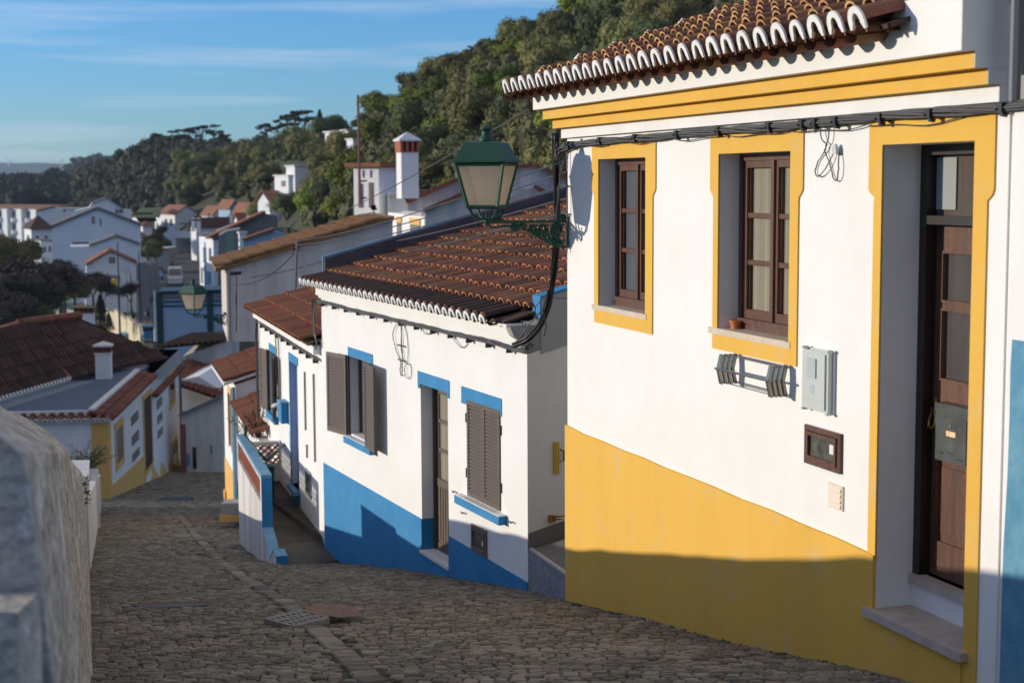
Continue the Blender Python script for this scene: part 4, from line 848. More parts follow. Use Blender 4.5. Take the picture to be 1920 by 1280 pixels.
# ================================================================== LEFT WALLS
lwall = empty('lane_wall', (wallx(8),8,g(8))); tag(lwall, 'thick weathered old wall with streaky plaster in the left foreground', 'wall')
m = MB(); m2 = MB()
prof = [(4.,-.48),(6.5,-.90),(9.4,-1.40),(11.2,-1.86),(13,-2.26),(14.3,-2.56),(16.5,-2.95),(19.35,-3.36)]
NS = 150; rows = []
rnd = random.Random(4)
for k in range(NS+1):
    y = 4.+(19.35-4.)*k/NS
    for (ya,za),(yb,zb) in zip(prof, prof[1:]):
        if y <= yb+1e-6: zr = za+(zb-za)*(y-ya)/(yb-ya); break
    zf = zr-.20; gz = g(y)-.1; col = []; tt = (y-4)/15.35; exo = -.085*(1-tt)**3
    jit = lambda s=.012: (noise.noise(Vector((y*1.3, rnd.random()*.0, 0)))*s)
    H = zf-gz
    seq = [(.0+.0,gz),(-.02,gz+H*.25),(-.045,gz+H*.5),(-.075,gz+H*.75),(-.105,zf-.05),(-.112,zf-.012),(-.135,zf+.018),(-.20,zf+.065),(-.30,zf+.135),(-.40,zr),(-.50,zr-.03),(-.66,zr-.2),(-.70,gz)]
    for q,(ox,z) in enumerate(seq):
        nx = noise.noise(Vector((y*2.1, z*2.1, q*.4)))*.016+noise.noise(Vector((y*9., z*9., 2.)))*.008; nz_ = noise.noise(Vector((y*2.3, q*1.7, 9.)))*.018*(1 if q > 3 else 0)
        col.append((wallx(y)+.02+ox*(1-.45*tt)+nx+exo, y, z+nz_))
    rows.append(col)
nq = len(rows[0])
vs = [p for c in rows for p in c]; fs = [(k*nq+q, k*nq+q+1, (k+1)*nq+q+1, (k+1)*nq+q) for k in range(NS) for q in range(nq-1)]
m.add(vs, fs); m.add(rows[-1], [tuple(range(nq))]); m.build('wall', M_old, lwall)
e = rows[0]; cx_ = sum(p[0] for p in e)/nq
m = MB(); m.add([(p[0], p[1]-.004, p[2]) for p in e]+[(p[0]+.0, p[1]+.03, p[2]) for p in e], [tuple(range(nq))]+[(q,q+1,q+1+nq,q+nq) for q in range(nq-1)]); m.build('wall_end', M_oldend, lwall)
m = MB(); z_ = -1.05; x_ = wallx(3.9)
m.bx(x_-.335,x_-.165,3.80,3.985,-2.6,z_); m.build('buttress', M_oldend, lwall)
m = MB(); m.bx(x_-.95,x_-.345,3.78,3.98,-2.6,z_-.012); m.build('low_block', M_cap, lwall)
# second wall with stepped tops
w2 = empty('lane_wall', (wallx(30),30,g(30))); tag(w2, 'whitewashed lane wall with stepped tops leading down to the yellow trimmed corner house', 'wall')
def wseg(m, y0, y1, h0, h1, ox=-.03, th=.20, n=6, ztop=None):
    for k in range(n):
        a = y0+(y1-y0)*k/n; b = y0+(y1-y0)*(k+1)/n
        if ztop: za = ztop[0]+(ztop[1]-ztop[0])*k/n; zb = ztop[0]+(ztop[1]-ztop[0])*(k+1)/n
        else: za = g(a)+h0+(h1-h0)*k/n; zb = g(b)+h0+(h1-h0)*(k+1)/n
        m.hexa([(wallx(a)+ox-th,a,g(a)-.5),(wallx(a)+ox,a,g(a)-.5),(wallx(b)+ox,b,g(b)-.5),(wallx(b)+ox-th,b,g(b)-.5),(wallx(a)+ox-th,a,za),(wallx(a)+ox,a,za),(wallx(b)+ox,b,zb),(wallx(b)+ox-th,b,zb)])
m = MB()
wseg(m, 19.37, 20.1, 0,0, ztop=(-3.60,-3.97), n=2); wseg(m, 20.1, 20.93, 0,0, ztop=(-3.97,-3.985), n=1); wseg(m, 20.93, 22.27, 0,0, ztop=(-3.97,-3.97), n=1, ox=.0, th=.28)
wseg(m, 22.27, 24.1, 0,0, ztop=(-4.39,-4.66), n=2); wseg(m, 24.1, 33.0, 1.12, 1.05); wseg(m, 33., 33.5, 1.32,1.28, ox=.02, th=.3, n=1); wseg(m, 33.5, 43.2, 1.0,.95)
m.build('wall', M_lane, w2)
m = MB(); wseg(m, 20.9, 22.3, 0,0, ztop=(-3.93,-3.93), n=1, ox=.02, th=.32); m.v = [(x,y,(-3.968 if z < -3.94 else z)) for x,y,z in m.v]
m.build('coping', M_cap, w2)
t = tag(empty('creeper', (wallx(18.5),18.5,-3.6)), 'small dark creeper on the top of the weathered wall where the whitewashed wall begins', 'creeper'); m = MB()
for k in range(60):
    p = Vector((wallx(19.2)+U_(-.05,.02), 19.2+U_(-.1,.3), -3.62-U_(0,.33))); s = .025; m.add([p+Vector((U_(-s,s),U_(-s,s),U_(-s,s))) for _ in range(4)], [(0,1,2,3)])
m.build('leaves', M_leaf2, t)
# shrub behind the wall
# ================================================================== GROUND AND STREET
def rightx(y):
    if y < 14.15: return YF.x+YF.d.x*(y-YF.y)/YF.d.y+.1
    if y < 16.5: return .5+(.17-.5)*(y-14.15)/2.35+.05
    if y < 23.7: return BF.x+BF.d.x*(y-BF.y)/BF.d.y+.1
    if y < 31: return CF.x+CF.d.x*(y-CF.y)/CF.d.y+.3
    return DF.x+DF.d.x*(y-DF.y)/DF.d.y+.6 if y < 38 else DF.x+3-.25*(y-38)
ys = [-30,-10,0]+[k*.5+4 for k in range(0,64)]+[36+k*2 for k in range(1,22)]+[82,90,100,130,170,220,300,420,600,900,1400,2200,3500,5600]
xs = [-2400,-1200,-600,-350,-200,-130,-90,-60,-40,-30,-24,-20,-16,-13,-11,-9,-7.5,-6,-5,-4,-3,-2,-1,0,1,2,3,5,8,12,20,40,80,150,300,600,1200]
m = MB(); vs = []; 
for y in ys:
    for x in xs: vs.append((x, y, g(y)-.03))
n = len(xs); m.add(vs, [(j*n+i,j*n+i+1,(j+1)*n+i+1,(j+1)*n+i) for j in range(len(ys)-1) for i in range(n-1)])
tag(m.build('ground', M_ground), kind='structure')
m = MB(); yy = [3+k*.5 for k in range(0, 140)]; rw = []
for y in yy:
    xl = wallx(y)-.25 if y < 47 else -12.8-.30*(y-50)*0-.12*(y-47)-.3; xr = rightx(y) if y < 38 else rightx(y)
    rw.append([(xl+(xr-xl)*k/8, y, g(y)) for k in range(9)])
m.add([p for r_ in rw for p in r_], [(j*9+i,j*9+i+1,(j+1)*9+i+1,(j+1)*9+i) for j in range(len(yy)-1) for i in range(8)], 0)
st = m.build('street', [M_gap]); tag(st, kind='structure')
# cobbles: far part as a sheet, near part stone by stone
gut = [PZ(px, py, -(py-346)/FPX*14) for px, py in ()]
def ground_pt(px, py):
    r = ray(px, py); lo, hi = 3., 90.
    for _ in range(40):
        y = (lo+hi)/2
        if r[2]/r[1]*y > g(y): lo = y
        else: hi = y
    return Vector((r[0]/r[1]*y, y, g(y)))
gut = [ground_pt(px, py) for px, py in ((760,1330),(690,1272),(640,1222),(602,1190),(573,1162),(545,1137),(500,1110),(450,1080),(405,1042),(372,1010),(345,975),(325,960),(300,950))]
def gdist(x, y):
    best = 9
    for a, b in zip(gut, gut[1:]):
        ax, ay, bx_, by = a.x, a.y, b.x, b.y; t = max(0, min(1, ((x-ax)*(bx_-ax)+(y-ay)*(by-ay))/((bx_-ax)**2+(by-ay)**2)))
        d = math.hypot(x-ax-t*(bx_-ax), y-ay-t*(by-ay)); best = min(best, d)
    return best
GR = ground_pt(570, 1167); MH = ground_pt(322, 1136)
m = MB(); rs = random.Random(11); cnt = 0
def stone(cx, cy, w, l, a, hgt=.0, ins=.011):
    global cnt
    ca, sa = cos(a), sin(a); base = []; up = []; top = []
    tx, ty = rs.uniform(-.07,.07), rs.uniform(-.09,.05)
    for (sx, sy) in ((-1,-1),(1,-1),(1,1),(-1,1)):
        jx, jy = rs.uniform(.86,1.04), rs.uniform(.86,1.04)
        x, y = sx*w/2*jx, sy*l/2*jy; X, Y = cx+x*ca-y*sa, cy+x*sa+y*ca; z = g(Y)+hgt+tx*x+ty*y
        base.append((X,Y,z-.03)); up.append((X,Y,z+.004)); x2, y2 = x*(1-ins/(w/2)), y*(1-ins/(l/2)); X, Y = cx+x2*ca-y2*sa, cy+x2*sa+y2*ca; top.append((X,Y,g(Y)+hgt+tx*x2+ty*y2+.016))
    m.add(base+up+top, [(0,1,5,4),(1,2,6,5),(2,3,7,6),(3,0,4,7),(4,5,9,8),(5,6,10,9),(6,7,11,10),(7,4,8,11),(8,9,10,11)]); cnt += 1
y = 7.0
while y < 76:
    P_ = .088 if y < 22 else .115 if y < 38 else .16
    row = y; x = wallx(y)-.1 if y < 46 else max(wallx(y), -13.0-.105*(y-50))-.3
    xe = rightx(y)+(1.5 if y > 40 else 0)
    while x < xe:
        w = rs.uniform(.85, 1.25)*P_*1.05
        cx, cy = x+w/2, y+rs.uniform(-.014,.014)+ .10*sin(x*1.7+y*.35)+.22*(x-xe)*.25
        gd = gdist(cx, cy)
        if gd > .115 and not (abs(cx-GR.x) < .24 and abs(cy-GR.y) < .36) and math.hypot(cx-MH.x, cy-MH.y) > .36:
            stone(cx, cy, w*.95, P_*.94, rs.uniform(-.16,.16)+.05, rs.uniform(-.005,.006)+.018*noise.noise(Vector((cx*1.1,cy*1.1,0))))
        x += w
    y += P_
# gutter slabs
for a, b in zip(gut, gut[1:]):
    L_ = math.hypot(b.x-a.x, b.y-a.y); k = max(1, int(L_/.24)); an = atan2(b.y-a.y, b.x-a.x)
    for q in range(k):
        t = (q+.5)/k; cx, cy = a.x+(b.x-a.x)*t, a.y+(b.y-a.y)*t
        if abs(cx-GR.x) < .22 and abs(cy-GR.y) < .4: continue
        stone(cx, cy, L_/k*.96, .17, an, .006)
print('stones', cnt)
cs = m.build('cobblestones', M_stone_c); tag(cs, kind='stuff', label='grey brown cobblestones paving the steep lane', cat='paving')
m = MB(); yy = [45.7+k*.6 for k in range(0, 60)]
rw = [[(-12.6-.105*(y-47)-1+(rightx(y)+3+12.6+.105*(y-47)+1)*k/6, y, g(y)-.005) for k in range(7)] for y in yy]
m.add([p for r_ in rw for p in r_], [(j*7+i,j*7+i+1,(j+1)*7+i+1,(j+1)*7+i) for j in range(len(yy)-1) for i in range(6)]); tag(m.build('lower_street', M_gap), kind='structure')
# grate, patch, manhole
t = tag(empty('drain_grate', GR), 'square holed concrete drain grate set in the cobbled lane gutter', 'drain grate')
m = MB(); e1 = (ground_pt(603,1157)-ground_pt(536,1163)); e1.z = 0; gl = e1.length; e1.normalize(); e2 = Vector((-e1.y, e1.x, 0)); A = ground_pt(547,1176)
sl = -.03
def GQ(u, v, h): p = A+e1*u+e2*v; return Vector((p.x, p.y, A.z+(p.y-A.y)*sl+h))
nx, ny, gw, gh = 7, 3, .36, .33
for i in range(nx+1):
    x0 = gw*i/nx; m.hexa([GQ(x0-.012,0,-.03),GQ(x0+.012,0,-.03),GQ(x0+.012,gh,-.03),GQ(x0-.012,gh,-.03),GQ(x0-.012,0,.02),GQ(x0+.012,0,.02),GQ(x0+.012,gh,.02),GQ(x0-.012,gh,.02)])
for j in range(ny+1):
    y0 = gh*j/ny; m.hexa([GQ(0,y0-.03,-.03),GQ(gw,y0-.03,-.03),GQ(gw,y0+.03,-.03),GQ(0,y0+.03,-.03),GQ(0,y0-.03,.018),GQ(gw,y0-.03,.018),GQ(gw,y0+.03,.018),GQ(0,y0+.03,.018)])
m.build('grate', mat('grate_concrete', (.30,.29,.26), .9, (.13,.125,.11), 20., .8), t); m = MB(); m.quad(GQ(0,0,.0),GQ(gw,0,.0),GQ(gw,gh,.0),GQ(0,gh,.0)); m.build('pit', M_black, t)
m = MB(); m.add([GQ(gw+.02+.18*cos(a)*(1+.2*sin(3*a))+.15, .12+.30*sin(a)*(1+.15*cos(2*a)), .021) for a in [2*pi*k/16 for k in range(16)]], [tuple(range(16))]); tag(m.build('concrete_patch', mat('reddish_patch', (.25,.155,.10), .95, (.13,.10,.08), 9., .9, .01, 30.)), 'reddish concrete patch in the cobbles beside the drain grate', 'patch')
m = MB(); m.lathe((0,0,0), [(.001,0),(.34,0),(.34,.020),(.30,.022),(.29,.016),(.001,.016)], 28); m.v = [(MH.x+x, MH.y+y, g(MH.y+y)+z) for x,y,z in m.v]; tag(m.build('manhole_cover', mat('worn_iron', (.10,.088,.08), .8, (.06,.055,.05), 20., .8)), 'round worn manhole cover in the cobbled lane near the landing wall', 'manhole cover')
q = ground_pt(325, 940); m = MB(); m.bx(q.x-.5,q.x+.5,q.y-.6,q.y+.6,q.z-.1,q.z+.03); tag(m.build('drain_cover', M_asph), 'square dark drain cover far down the lane near the yellow trimmed corner house', 'drain cover')
# weeds along the wall feet
m = MB()
for k in range(420):
    y = rs.uniform(8.3, 23); F_ = YF if y < 14 else BF
    if 14 < y < 16.6: continue
    x = F_.x+F_.d.x*(y-F_.y)/F_.d.y-.05; p = Vector((x-rs.uniform(0,.06), y, g(y)+.01)); s = rs.uniform(.006,.016)
    m.add([p+Vector((rs.uniform(-s,s),rs.uniform(-s,s),rs.uniform(0,s*1.8))) for _ in range(4)], [(0,1,2,3)])
tag(m.build('weeds', M_leaf2), 'tiny weeds along the foot of the house walls', 'weeds', kind='stuff')

# ================================================================== LEFT YELLOW TRIMMED HOUSE
LF = Fac(205, 935, 50, -5.8, flip=True)   # normal to the street: +x
LF.n = Vector((cos(radians(-5.8)), -sin(radians(-5.8)), 0))
lh = empty('corner_house', LF.w(5,0,-10)); tag(lh, 'white corner house with yellow trim, flat blue grey terrace and a big dark tiled roof', 'house')
def Lq(*pts): return [LF.p(*q) for q in pts]
def rect(*pts):
    q = Lq(*pts); us = [p[0] for p in q]; zs = [p[1] for p in q]; return (min(us), max(us), min(zs), max(zs))
LLen = LF.p(337, 700)[0]; zE1 = -7.45; u12 = LF.p(283,730)[0]; zE2 = LF.p(330,690)[1]
print('LH', LLen, u12, zE2, Lq((215,797),(290,728),(213,790)), rect((215,788),(230,868)), Lq((270,745),(283,880)))
m = MB(); m.box(LF, 0, LLen, -12, 0, -13.5, zE1); m.build('wall', M_white2, lh)
m = MB(); m.box(LF, u12, LLen, -5, -.0, zE1, zE2); m.build('upper_wall', M_white2, lh)
wq = [LF.p(222,788),LF.p(222,868)]; uw = wq[0][0]
m = MB(); m.box(LF,-.02,.55,-.5,.03,-13.,zE1); m.box(LF,-.03,-.001,-12,-11.4,-13.,zE1); m.box(LF,-.03,-.001,-.5,.02,-13,zE1)
ud = LF.p(276,800)[0]; zd0, zd1 = LF.p(276,880)[1], LF.p(276,742)[1]
# base band that follows the falling lane, saw-toothed in the second half
dz = [LF.p(213,905), LF.p(240,882), LF.p(268,862)]
m.fprism(LF, [(.55,-13),(ud-.7,-13),(ud-.7,dz[2][1]+.1),(.55,dz[0][1]+.0)], .0, .02)
st_ = [(ud+.7,-13.5),(LLen,-13.5)]; tops = []; nT = 4
for k in range(nT): 
    ua_ = ud+.7+(LLen-ud-.7)*k/nT; ub_ = ud+.7+(LLen-ud-.7)*(k+1)/nT; za_ = LF.p(292,868)[1]-.35*k; tops += [(ua_, za_-.5), (ua_+ (ub_-ua_)*.15, za_+.15)]
m.build('painted_base', M_yellowp, lh); m = MB(); m.fprism(LF, st_+[(LLen,tops[-1][1]-.9)]+tops[::-1], 0, .02)
m.build('painted_base', M_yellowp, lh)
def lwin(u0,u1,z0,z1,sur=.16,label=None,mt=M_glass):
    w = MB(); w.box(LF,u0,u1,.0,.03,z0,z1); o = w.build('window', mt, lh)
    if sur:
        w = MB()
        for q in ((u0-sur,u0,z0-sur,z1+sur),(u1,u1+sur,z0-sur,z1+sur),(u0,u1,z1,z1+sur),(u0,u1,z0-sur,z0)): w.box(LF,q[0],q[1],.0,.045,q[2],q[3])
        w.build('painted_surround', M_yellowp, lh)
a_ = LF.p(218,870); b_ = LF.p(228,800); lwin(a_[0], b_[0], LF.p(222,866)[1], LF.p(222,800)[1], .22)
for (ya, yb) in ((770,796),(808,835),(843,865)):
    w = MB(); z0, z1 = LF.p(252,yb)[1], LF.p(252,ya)[1]; u0, u1 = LF.p(246,800)[0], LF.p(259,800)[0]; zc = (z0+z1)/2; z0, z1 = zc-(z1-z0)*.34, zc+(z1-z0)*.34
    w.box(LF,u0,u1,.0,.02,z0,z1)
    for k in range(4): w.box(LF,u0,u1,.02,.05,z0+(z1-z0)*(k+.3)/4,z0+(z1-z0)*(k+.5)/4)
    w.build('vent_grille', mat('sand_vents', (.30,.26,.20), .9, (.12,.10,.08), 6., .8), lh)
lwin(LF.p(269,800)[0], LF.p(283,800)[0], LF.p(276,878)[1], LF.p(276,742)[1], .18, mt=M_wooddk)
for (ya, yb) in ((741,765),(771,793),(800,820)):
    w = MB(); z0, z1 = LF.p(300,yb)[1], LF.p(300,ya)[1]; zc = (z0+z1)/2; z0, z1 = zc-(z1-z0)*.34, zc+(z1-z0)*.34; w.box(LF,LF.p(295,800)[0],LF.p(304,800)[0],.0,.03,z0,z1); w.build('vent_grille', mat('sand_vents', (.30,.26,.20), .9, (.12,.10,.08), 6., .8), lh)
lwin(LF.p(319,800)[0], LF.p(328,800)[0], LF.p(324,752)[1], LF.p(324,702)[1], .2); lwin(LF.p(322,800)[0], LF.p(330,800)[0], LF.p(326,886)[1], LF.p(326,830)[1], .2)
w = MB(); w.tube([LF.w(LLen-.4,.06,zE2),LF.w(LLen-.4,.06,-13)], .06, 6); w.build('downpipe', M_fargr, lh)
# flat terrace
m = MB(); z_ = -7.30
m.hexa([LF.w(.35,-.45,zE1),LF.w(u12+3,-.45,zE1),LF.w(u12+3,-12.4,zE1),LF.w(.35,-12.4,zE1),LF.w(.35,-.45,z_),LF.w(u12+3,-.45,z_),LF.w(u12+3,-12.4,z_),LF.w(.35,-12.4,z_)]); m.build('terrace', M_deck, lh)
m = MB(); m.box(LF,u12+.2,LLen,-4.8,-.55,zE2,zE2+.06); m.build('terrace', M_deck, lh)
m = MB(); m.box(LF,.2,u12+.2,-.62,-.42,z_-.1,z_+.14); m.box(LF,.2,.36,-12,-.42,z_-.1,z_+.08); m.box(LF,u12+.2,LLen,-.72,-.52,zE2,zE2+.2); m.build('kerb', M_cap, lh)
m = MB()
tile_roof(m, LF.w(.0,.25,z_-.20), LF.d, -LF.n*cos(.25)+Zu*sin(.25), nu=int(u12/.3)+1, nv=2, pitch=.3, course=.40, h=.07, seg=5)
tile_roof(m, LF.w(u12,.25,zE2-.15), LF.d, -LF.n*cos(.25)+Zu*sin(.25), nu=int((LLen-u12)/.3)+1, nv=2, pitch=.3, course=.42, h=.07, seg=5)
tile_roof(m, LF.w(-.25,.2,z_-.20), -LF.n, LF.d*cos(.25)+Zu*sin(.25), nu=38, nv=2, pitch=.3, course=.35, h=.08, seg=5)
m.build('verge_tiles', [mat('red_brown_tiles', (.20,.065,.04), .9, (.12,.045,.03), 3., .8, island=.3), M_tileor], lh)
m = MB(); eave_ends(m, LF.w(-.25,.2,z_-.16), -LF.n, LF.d, 38, .3, h=.07, wide=.36); m.build('mortar_ends', M_mortar, lh)
m = MB(); m.box(LF,-.14,.0,-12,.1,zE1-.12,zE1+.02); m.box(LF,-.0,u12,.0,.14,zE1-.12,zE1+.02); m.build('cornice', M_white2, lh)
# big hipped roof behind
E1 = PZ(130,712,-7.15); E2 = PZ(318,668,-7.15); E0 = PZ(-70,771,-7.15); R1 = PZ(35,612,-5.2); R2 = PZ(150,597,-5.2); R0 = PZ(-90,655,-5.2)
R1b = R1
def plane_roof(E_a, E_b, poly, mt, parent, pitch=.27, course=.5, rim=None):
    U = (E_b-E_a).normalized(); c = sum(poly, Vector())/len(poly); V0 = (c-E_a); V = (V0-U*V0.dot(U)).normalized(); mm_ = MB()
    N = U.cross(V)
    if N.z < 0: U = -U; 
    mm_.add([p-Zu*.06 for p in poly], [tuple(range(len(poly)))])
    tile_roof(mm_, E_a, U, V, poly=poly, pitch=pitch, course=course, h=.07, seg=4)
    return mm_.build('roof_tiles', [mt, rim or mt], parent)
plane_roof(E1, E2, [E1,E2,R2,R1], M_tileleft, lh); plane_roof(E0, E1, [E0,E1,R1,R0], M_tileleft, lh)
m = MB(); m.tube([R1+Zu*.1,R2+Zu*.1], .13, 6); m.tube([R1+Zu*.1,E1+Zu*.05], .10, 6); m.tube([R1+Zu*.1,R0+Zu*.1], .13, 6)
nn = 24
for k in range(nn): p = R1.lerp(R2, k/nn)+Zu*.12; m.tube([p, p+(R2-R1).normalized()*.12], .18, 6)
m.build('ridge_tiles', M_tileor, lh)
m = MB()
for a_, b_ in ((E0,E1),): m.tube([a_+Zu*.05,b_+Zu*.05], .10, 5)
m.build('gutter', M_cap, lh)
m = MB(); m.quad(R1, R2, R2+Vector((-9,2,-2.2)), R1+Vector((-9,2,-2.2))); m.quad(R2, E2, E2+Vector((-4,9,-.5)), R2+Vector((-6,6,-2))); m.build('rear_roof', M_tileleft, lh)
def chimney(px0, px1, ytop, ybase, Y, label, parent=None, capc=M_cap, louv=True, shape='hip', bm=M_white2, lm=M_tileor, rot=.1):
    """stack with a louvred clay crown and a lid"""
    a, b = PY(px0, ybase, Y), PY(px1, ybase, Y); w = (b.x-a.x)*.8; c = (a+b)/2; zt_ = PY(px0, ytop, Y).z; zb = c.z; H = zt_-zb
    F = Seg(Vector((c.x-w/2*cos(rot),Y-w/2*sin(rot),0)), Vector((c.x+w/2*cos(rot),Y+w/2*sin(rot),0))); m = MB(); s1 = zb+H*.62; s2 = zb+H*.84
    m.box(F, 0, w, -w*.8, 0, zb-.8, s1); o = m.build('chimney', bm, parent); m = MB(); m.box(F, -.04*w, w*1.04, -w*.84, .04*w, s1, s1+H*.05); m.build('collar', capc, o); m = MB()
    for k in range(5): m.box(F, w*(k/4)-.04*w*(k>0), w*(k/4)+.06*w*(k<4), -w*.8, 0, s1+H*.05, s2)
    m.box(F, .05*w, .95*w, -w*.5, -w*.3, s1+H*.05, s2); m.build('crown', lm, o); m = MB()
    p = [F.w(-.12*w,.1*w,s2),F.w(1.12*w,.1*w,s2),F.w(1.12*w,-.9*w,s2),F.w(-.12*w,-.9*w,s2)]; t_ = F.w(w/2,-w*.4,zt_)
    m.add(p+[q+Zu*.05*H for q in p]+[t_], [(0,1,2,3),(0,1,5,4),(1,2,6,5),(2,3,7,6),(3,0,4,7),(4,5,8),(5,6,8),(6,7,8),(7,4,8)]); m.build('lid', capc, o); return o
M_moss = mat('mossy_cap', (.20,.14,.05), .95, (.12,.09,.04), 5., .7)
chimney(176,211,640,705,59,'',lh); chimney(135,178,572,612,67,'',lh,M_moss); chimney(-12,30,609,668,62,'',lh,M_moss)
# shrub and white posts by the lane wall
# ================================================================== END OF THE LANE
def gable(name, label, cat, pts, Y, depth, rot, wallm, roofm=None, edges=(), th=.12, over=.35, base_drop=0, wins=(), group=None, winm=M_glassg, roofname='roof'):
    """wall outline given in pixels on a vertical plane at distance Y (turned by rot deg), pushed back by depth; edges = outline edges that carry a roof"""
    px0, py0 = pts[0]; q0 = PY(px0, py0, Y); r_ = radians(rot); F = Fac.__new__(Fac); F.x, F.y = q0.x, q0.y; F.d = Vector((cos(r_), sin(r_), 0)); F.n = Vector((sin(r_), -cos(r_), 0))
    uz = [F.p(*p) for p in pts]; uz = [(u, z) for u, z in uz]
    t = empty(name, F.w(sum(u for u,z in uz)/len(uz), 0, min(z for u,z in uz))); tag(t, label, cat, group)
    m = MB(); m.fprism(F, uz, -depth, 0); m.build('wall', wallm, t)
    if edges:
        m = MB()
        for (i, j) in edges:
            (ua, za), (ub, zb) = uz[i], uz[j]; L_ = math.hypot(ub-ua, zb-za); nx, nz = -(zb-za)/L_, (ub-ua)/L_
            if nz < 0: nx, nz = -nx, -nz
            ex_, ez_ = (ub-ua)/L_*over, (zb-za)/L_*over
            m.fprism(F, [(ua+nx*.01,za+nz*.01),(ub+nx*.01,zb+nz*.01),(ub+nx*th,zb+nz*th),(ua+nx*th,za+nz*th)], -depth-.3, .25)
        m.build(roofname, roofm, t)
    for wn in wins:
        x0,y0,x1,y1 = wn[:4]; (ua,za),(ub,zb) = F.p(x0,y1),F.p(x1,y0); m = MB(); m.box(F,ua,ub,-.02,.03,za,zb); m.build('window', wn[4] if len(wn) > 4 else winm, t)
    return t, F, uz
gable('flat_roofed_house', 'small shaded white building with slanting parapet and red door ending the lane', 'house', [(340,895),(340,780),(418,744),(418,896)], 66, 9, -8, M_lane, M_fargr, [(1,2)], th=.12, wins=[(339.5,795,348,888,mat('faded_red_door', (.25,.09,.07), .7)),(350,850,356,872,M_teal),(362,838,368,878,M_glass),(395,835,398,850,M_fargr)])
t, F, uz = gable('bluish_house', 'bluish white house with a mossy orange roof above the small parapet building', 'house', [(338,770),(340,712),(372,705),(420,735),(420,770)], 72, 7, 0, M_farw)
m = MB(); a_, b_, c_, d_ = PY(336,722,71), PY(424,752,70), PY(424,692,78), PY(352,672,79); plane_roof(a_, b_, [a_,b_,c_,d_], M_tileor, t, .3, .5)
t, F, uz = gable('old_stone_house', 'old house with streaked wall and long mossy brown roof below the blue washed hall', 'house', [(345,700),(342,668),(423,640),(425,720)], 78, 8, 5, M_stain)
a_, b_, c_, d_ = PY(290,652,77), PY(424,640,77), PY(426,618,84), PY(360,632,86); plane_roof(a_, b_, [a_,b_,c_,d_], mat('mossy_brown_tiles', (.15,.085,.045), .9, (.08,.05,.03), 3., .8, island=.3), t, .3, .5)
# hall with dark green frames, blue shade painted into the wall colour
t, F, uz = gable('blue_hall', 'blue washed hall with dark green frames seen behind the small street lamp', 'building', [(298,700),(298,548),(426,544),(426,700)], 112, 4, 10, mat('blue_shaded_wall', (.36,.47,.60), .9, (.32,.43,.56), .6, .5), M_darkfr, [(1,2)], th=.08)
m = MB()
for (x0,y0,x1,y1) in ((297,549,305,700),(391,545,399,700),(298,545,426,552),(303,562,426,567),(303,570,426,575)):
    (ua,za),(ub,zb) = F.p(x0,y1),F.p(x1,y0); m.box(F,ua,ub,.0,.10,za,zb)
m.build('frame', M_darkfr, t)
m = MB()
for (x0,y0,x1,y1) in ((305,553,390,561),(400,553,426,560)):
    (ua,za),(ub,zb) = F.p(x0,y1),F.p(x1,y0); m.box(F,ua,ub,.0,.04,za,zb)
m.build('window', M_glassg, t)
# ================================================================== BEIGE GABLE HOUSE
t, F, uz = gable('beige_gable_house', 'long streaked beige gable wall with a sloping coping of mossy orange tiles', 'house', [(427,640),(424,506),(735,410),(735,640)], 40.5, 5, 12, M_beige)
beige = t; BG = F; zz_ = [F.p(*q) for q in ((405,508),(735,414))]
u0_, z0_ = F.p(404,510); u1_, z1_ = F.p(738,412); sl_ = atan2(z1_-z0_, u1_-u0_); m = MB(); Lr_ = math.hypot(u1_-u0_, z1_-z0_)
m.hexa([F.w(u0_,.15,z0_),F.w(u1_,.15,z1_),F.w(u1_,-5,z1_),F.w(u0_,-5,z0_),F.w(u0_,.15,z0_+.10),F.w(u1_,.15,z1_+.10),F.w(u1_,-5,z1_+.12),F.w(u0_,-5,z0_+.12)])
m.build('roof', M_tileye, t)
m = MB(); tile_roof(m, F.w(u0_,.18,z0_+.08), -F.n, F.d*cos(sl_)+Zu*sin(sl_), nu=14, nv=int(Lr_/.45), pitch=.30, course=.45, h=.09, seg=5, raise_=.04, wide=.44, chan=False); m.build('roof_tiles', [M_tileye, M_rim], t)
m = MB(); m.tube([F.w(F.p(429,560)[0],.05,F.p(429,512)[1]),F.w(F.p(429,560)[0],.05,F.p(429,640)[1])], .035, 6); m.build('downpipe', M_fargr, t)
t = tag(empty('wire_pole', PY(556,545,36)), 'thin grey pole with wires standing in front of the beige gable wall', 'pole')
m = MB(); m.tube([PY(553,560,36),PY(557,450,36)], .035, 6); m.build('pole', mat('pole_grey', (.14,.13,.12), .7), t); m = MB(); m.tube([PY(550,467,36),PY(564,465,36)], .03, 5); m.tube([PY(552,461,36),PY(562,460,36)], .02, 5); m.build('insulator', M_black, t)
def wire(label, pts, r=.009, name='overhead_wire', sag=.0, group='thin overhead wires crossing in front of the roofs'):
    A, B = Vector(pts[0]), Vector(pts[-1]); m = MB(); P = [A.lerp(B, k/16)-Zu*sag*4*(k/16)*(1-k/16) for k in range(17)]; m.tube(P, r, 4, cap=False); tag(m.build(name, M_cable), label, 'wire', group)
for k,(ya,xb,yb,Yb,lb) in enumerate([(452,1060,300,15,'top wire from the thin pole rising to the yellow cornice'),(460,1062,322,15,'second wire from the thin pole rising behind the lantern hood'),(466,1060,348,15.2,'third wire from the thin pole passing behind the lantern glass'),(476,1062,372,15.4,'fourth wire from the thin pole passing over the white gable walls'),(500,1062,398,15.6,'lowest wire from the thin pole just above the dark parapet')]):
    wire(lb, [PY(556,ya,36), PY(xb,yb,Yb)], .0085, sag=.12)
wire('slanting black wire passing in front of the chimney', [PY(640,378+20,38), PY(990,205,16)], .009, sag=.05)
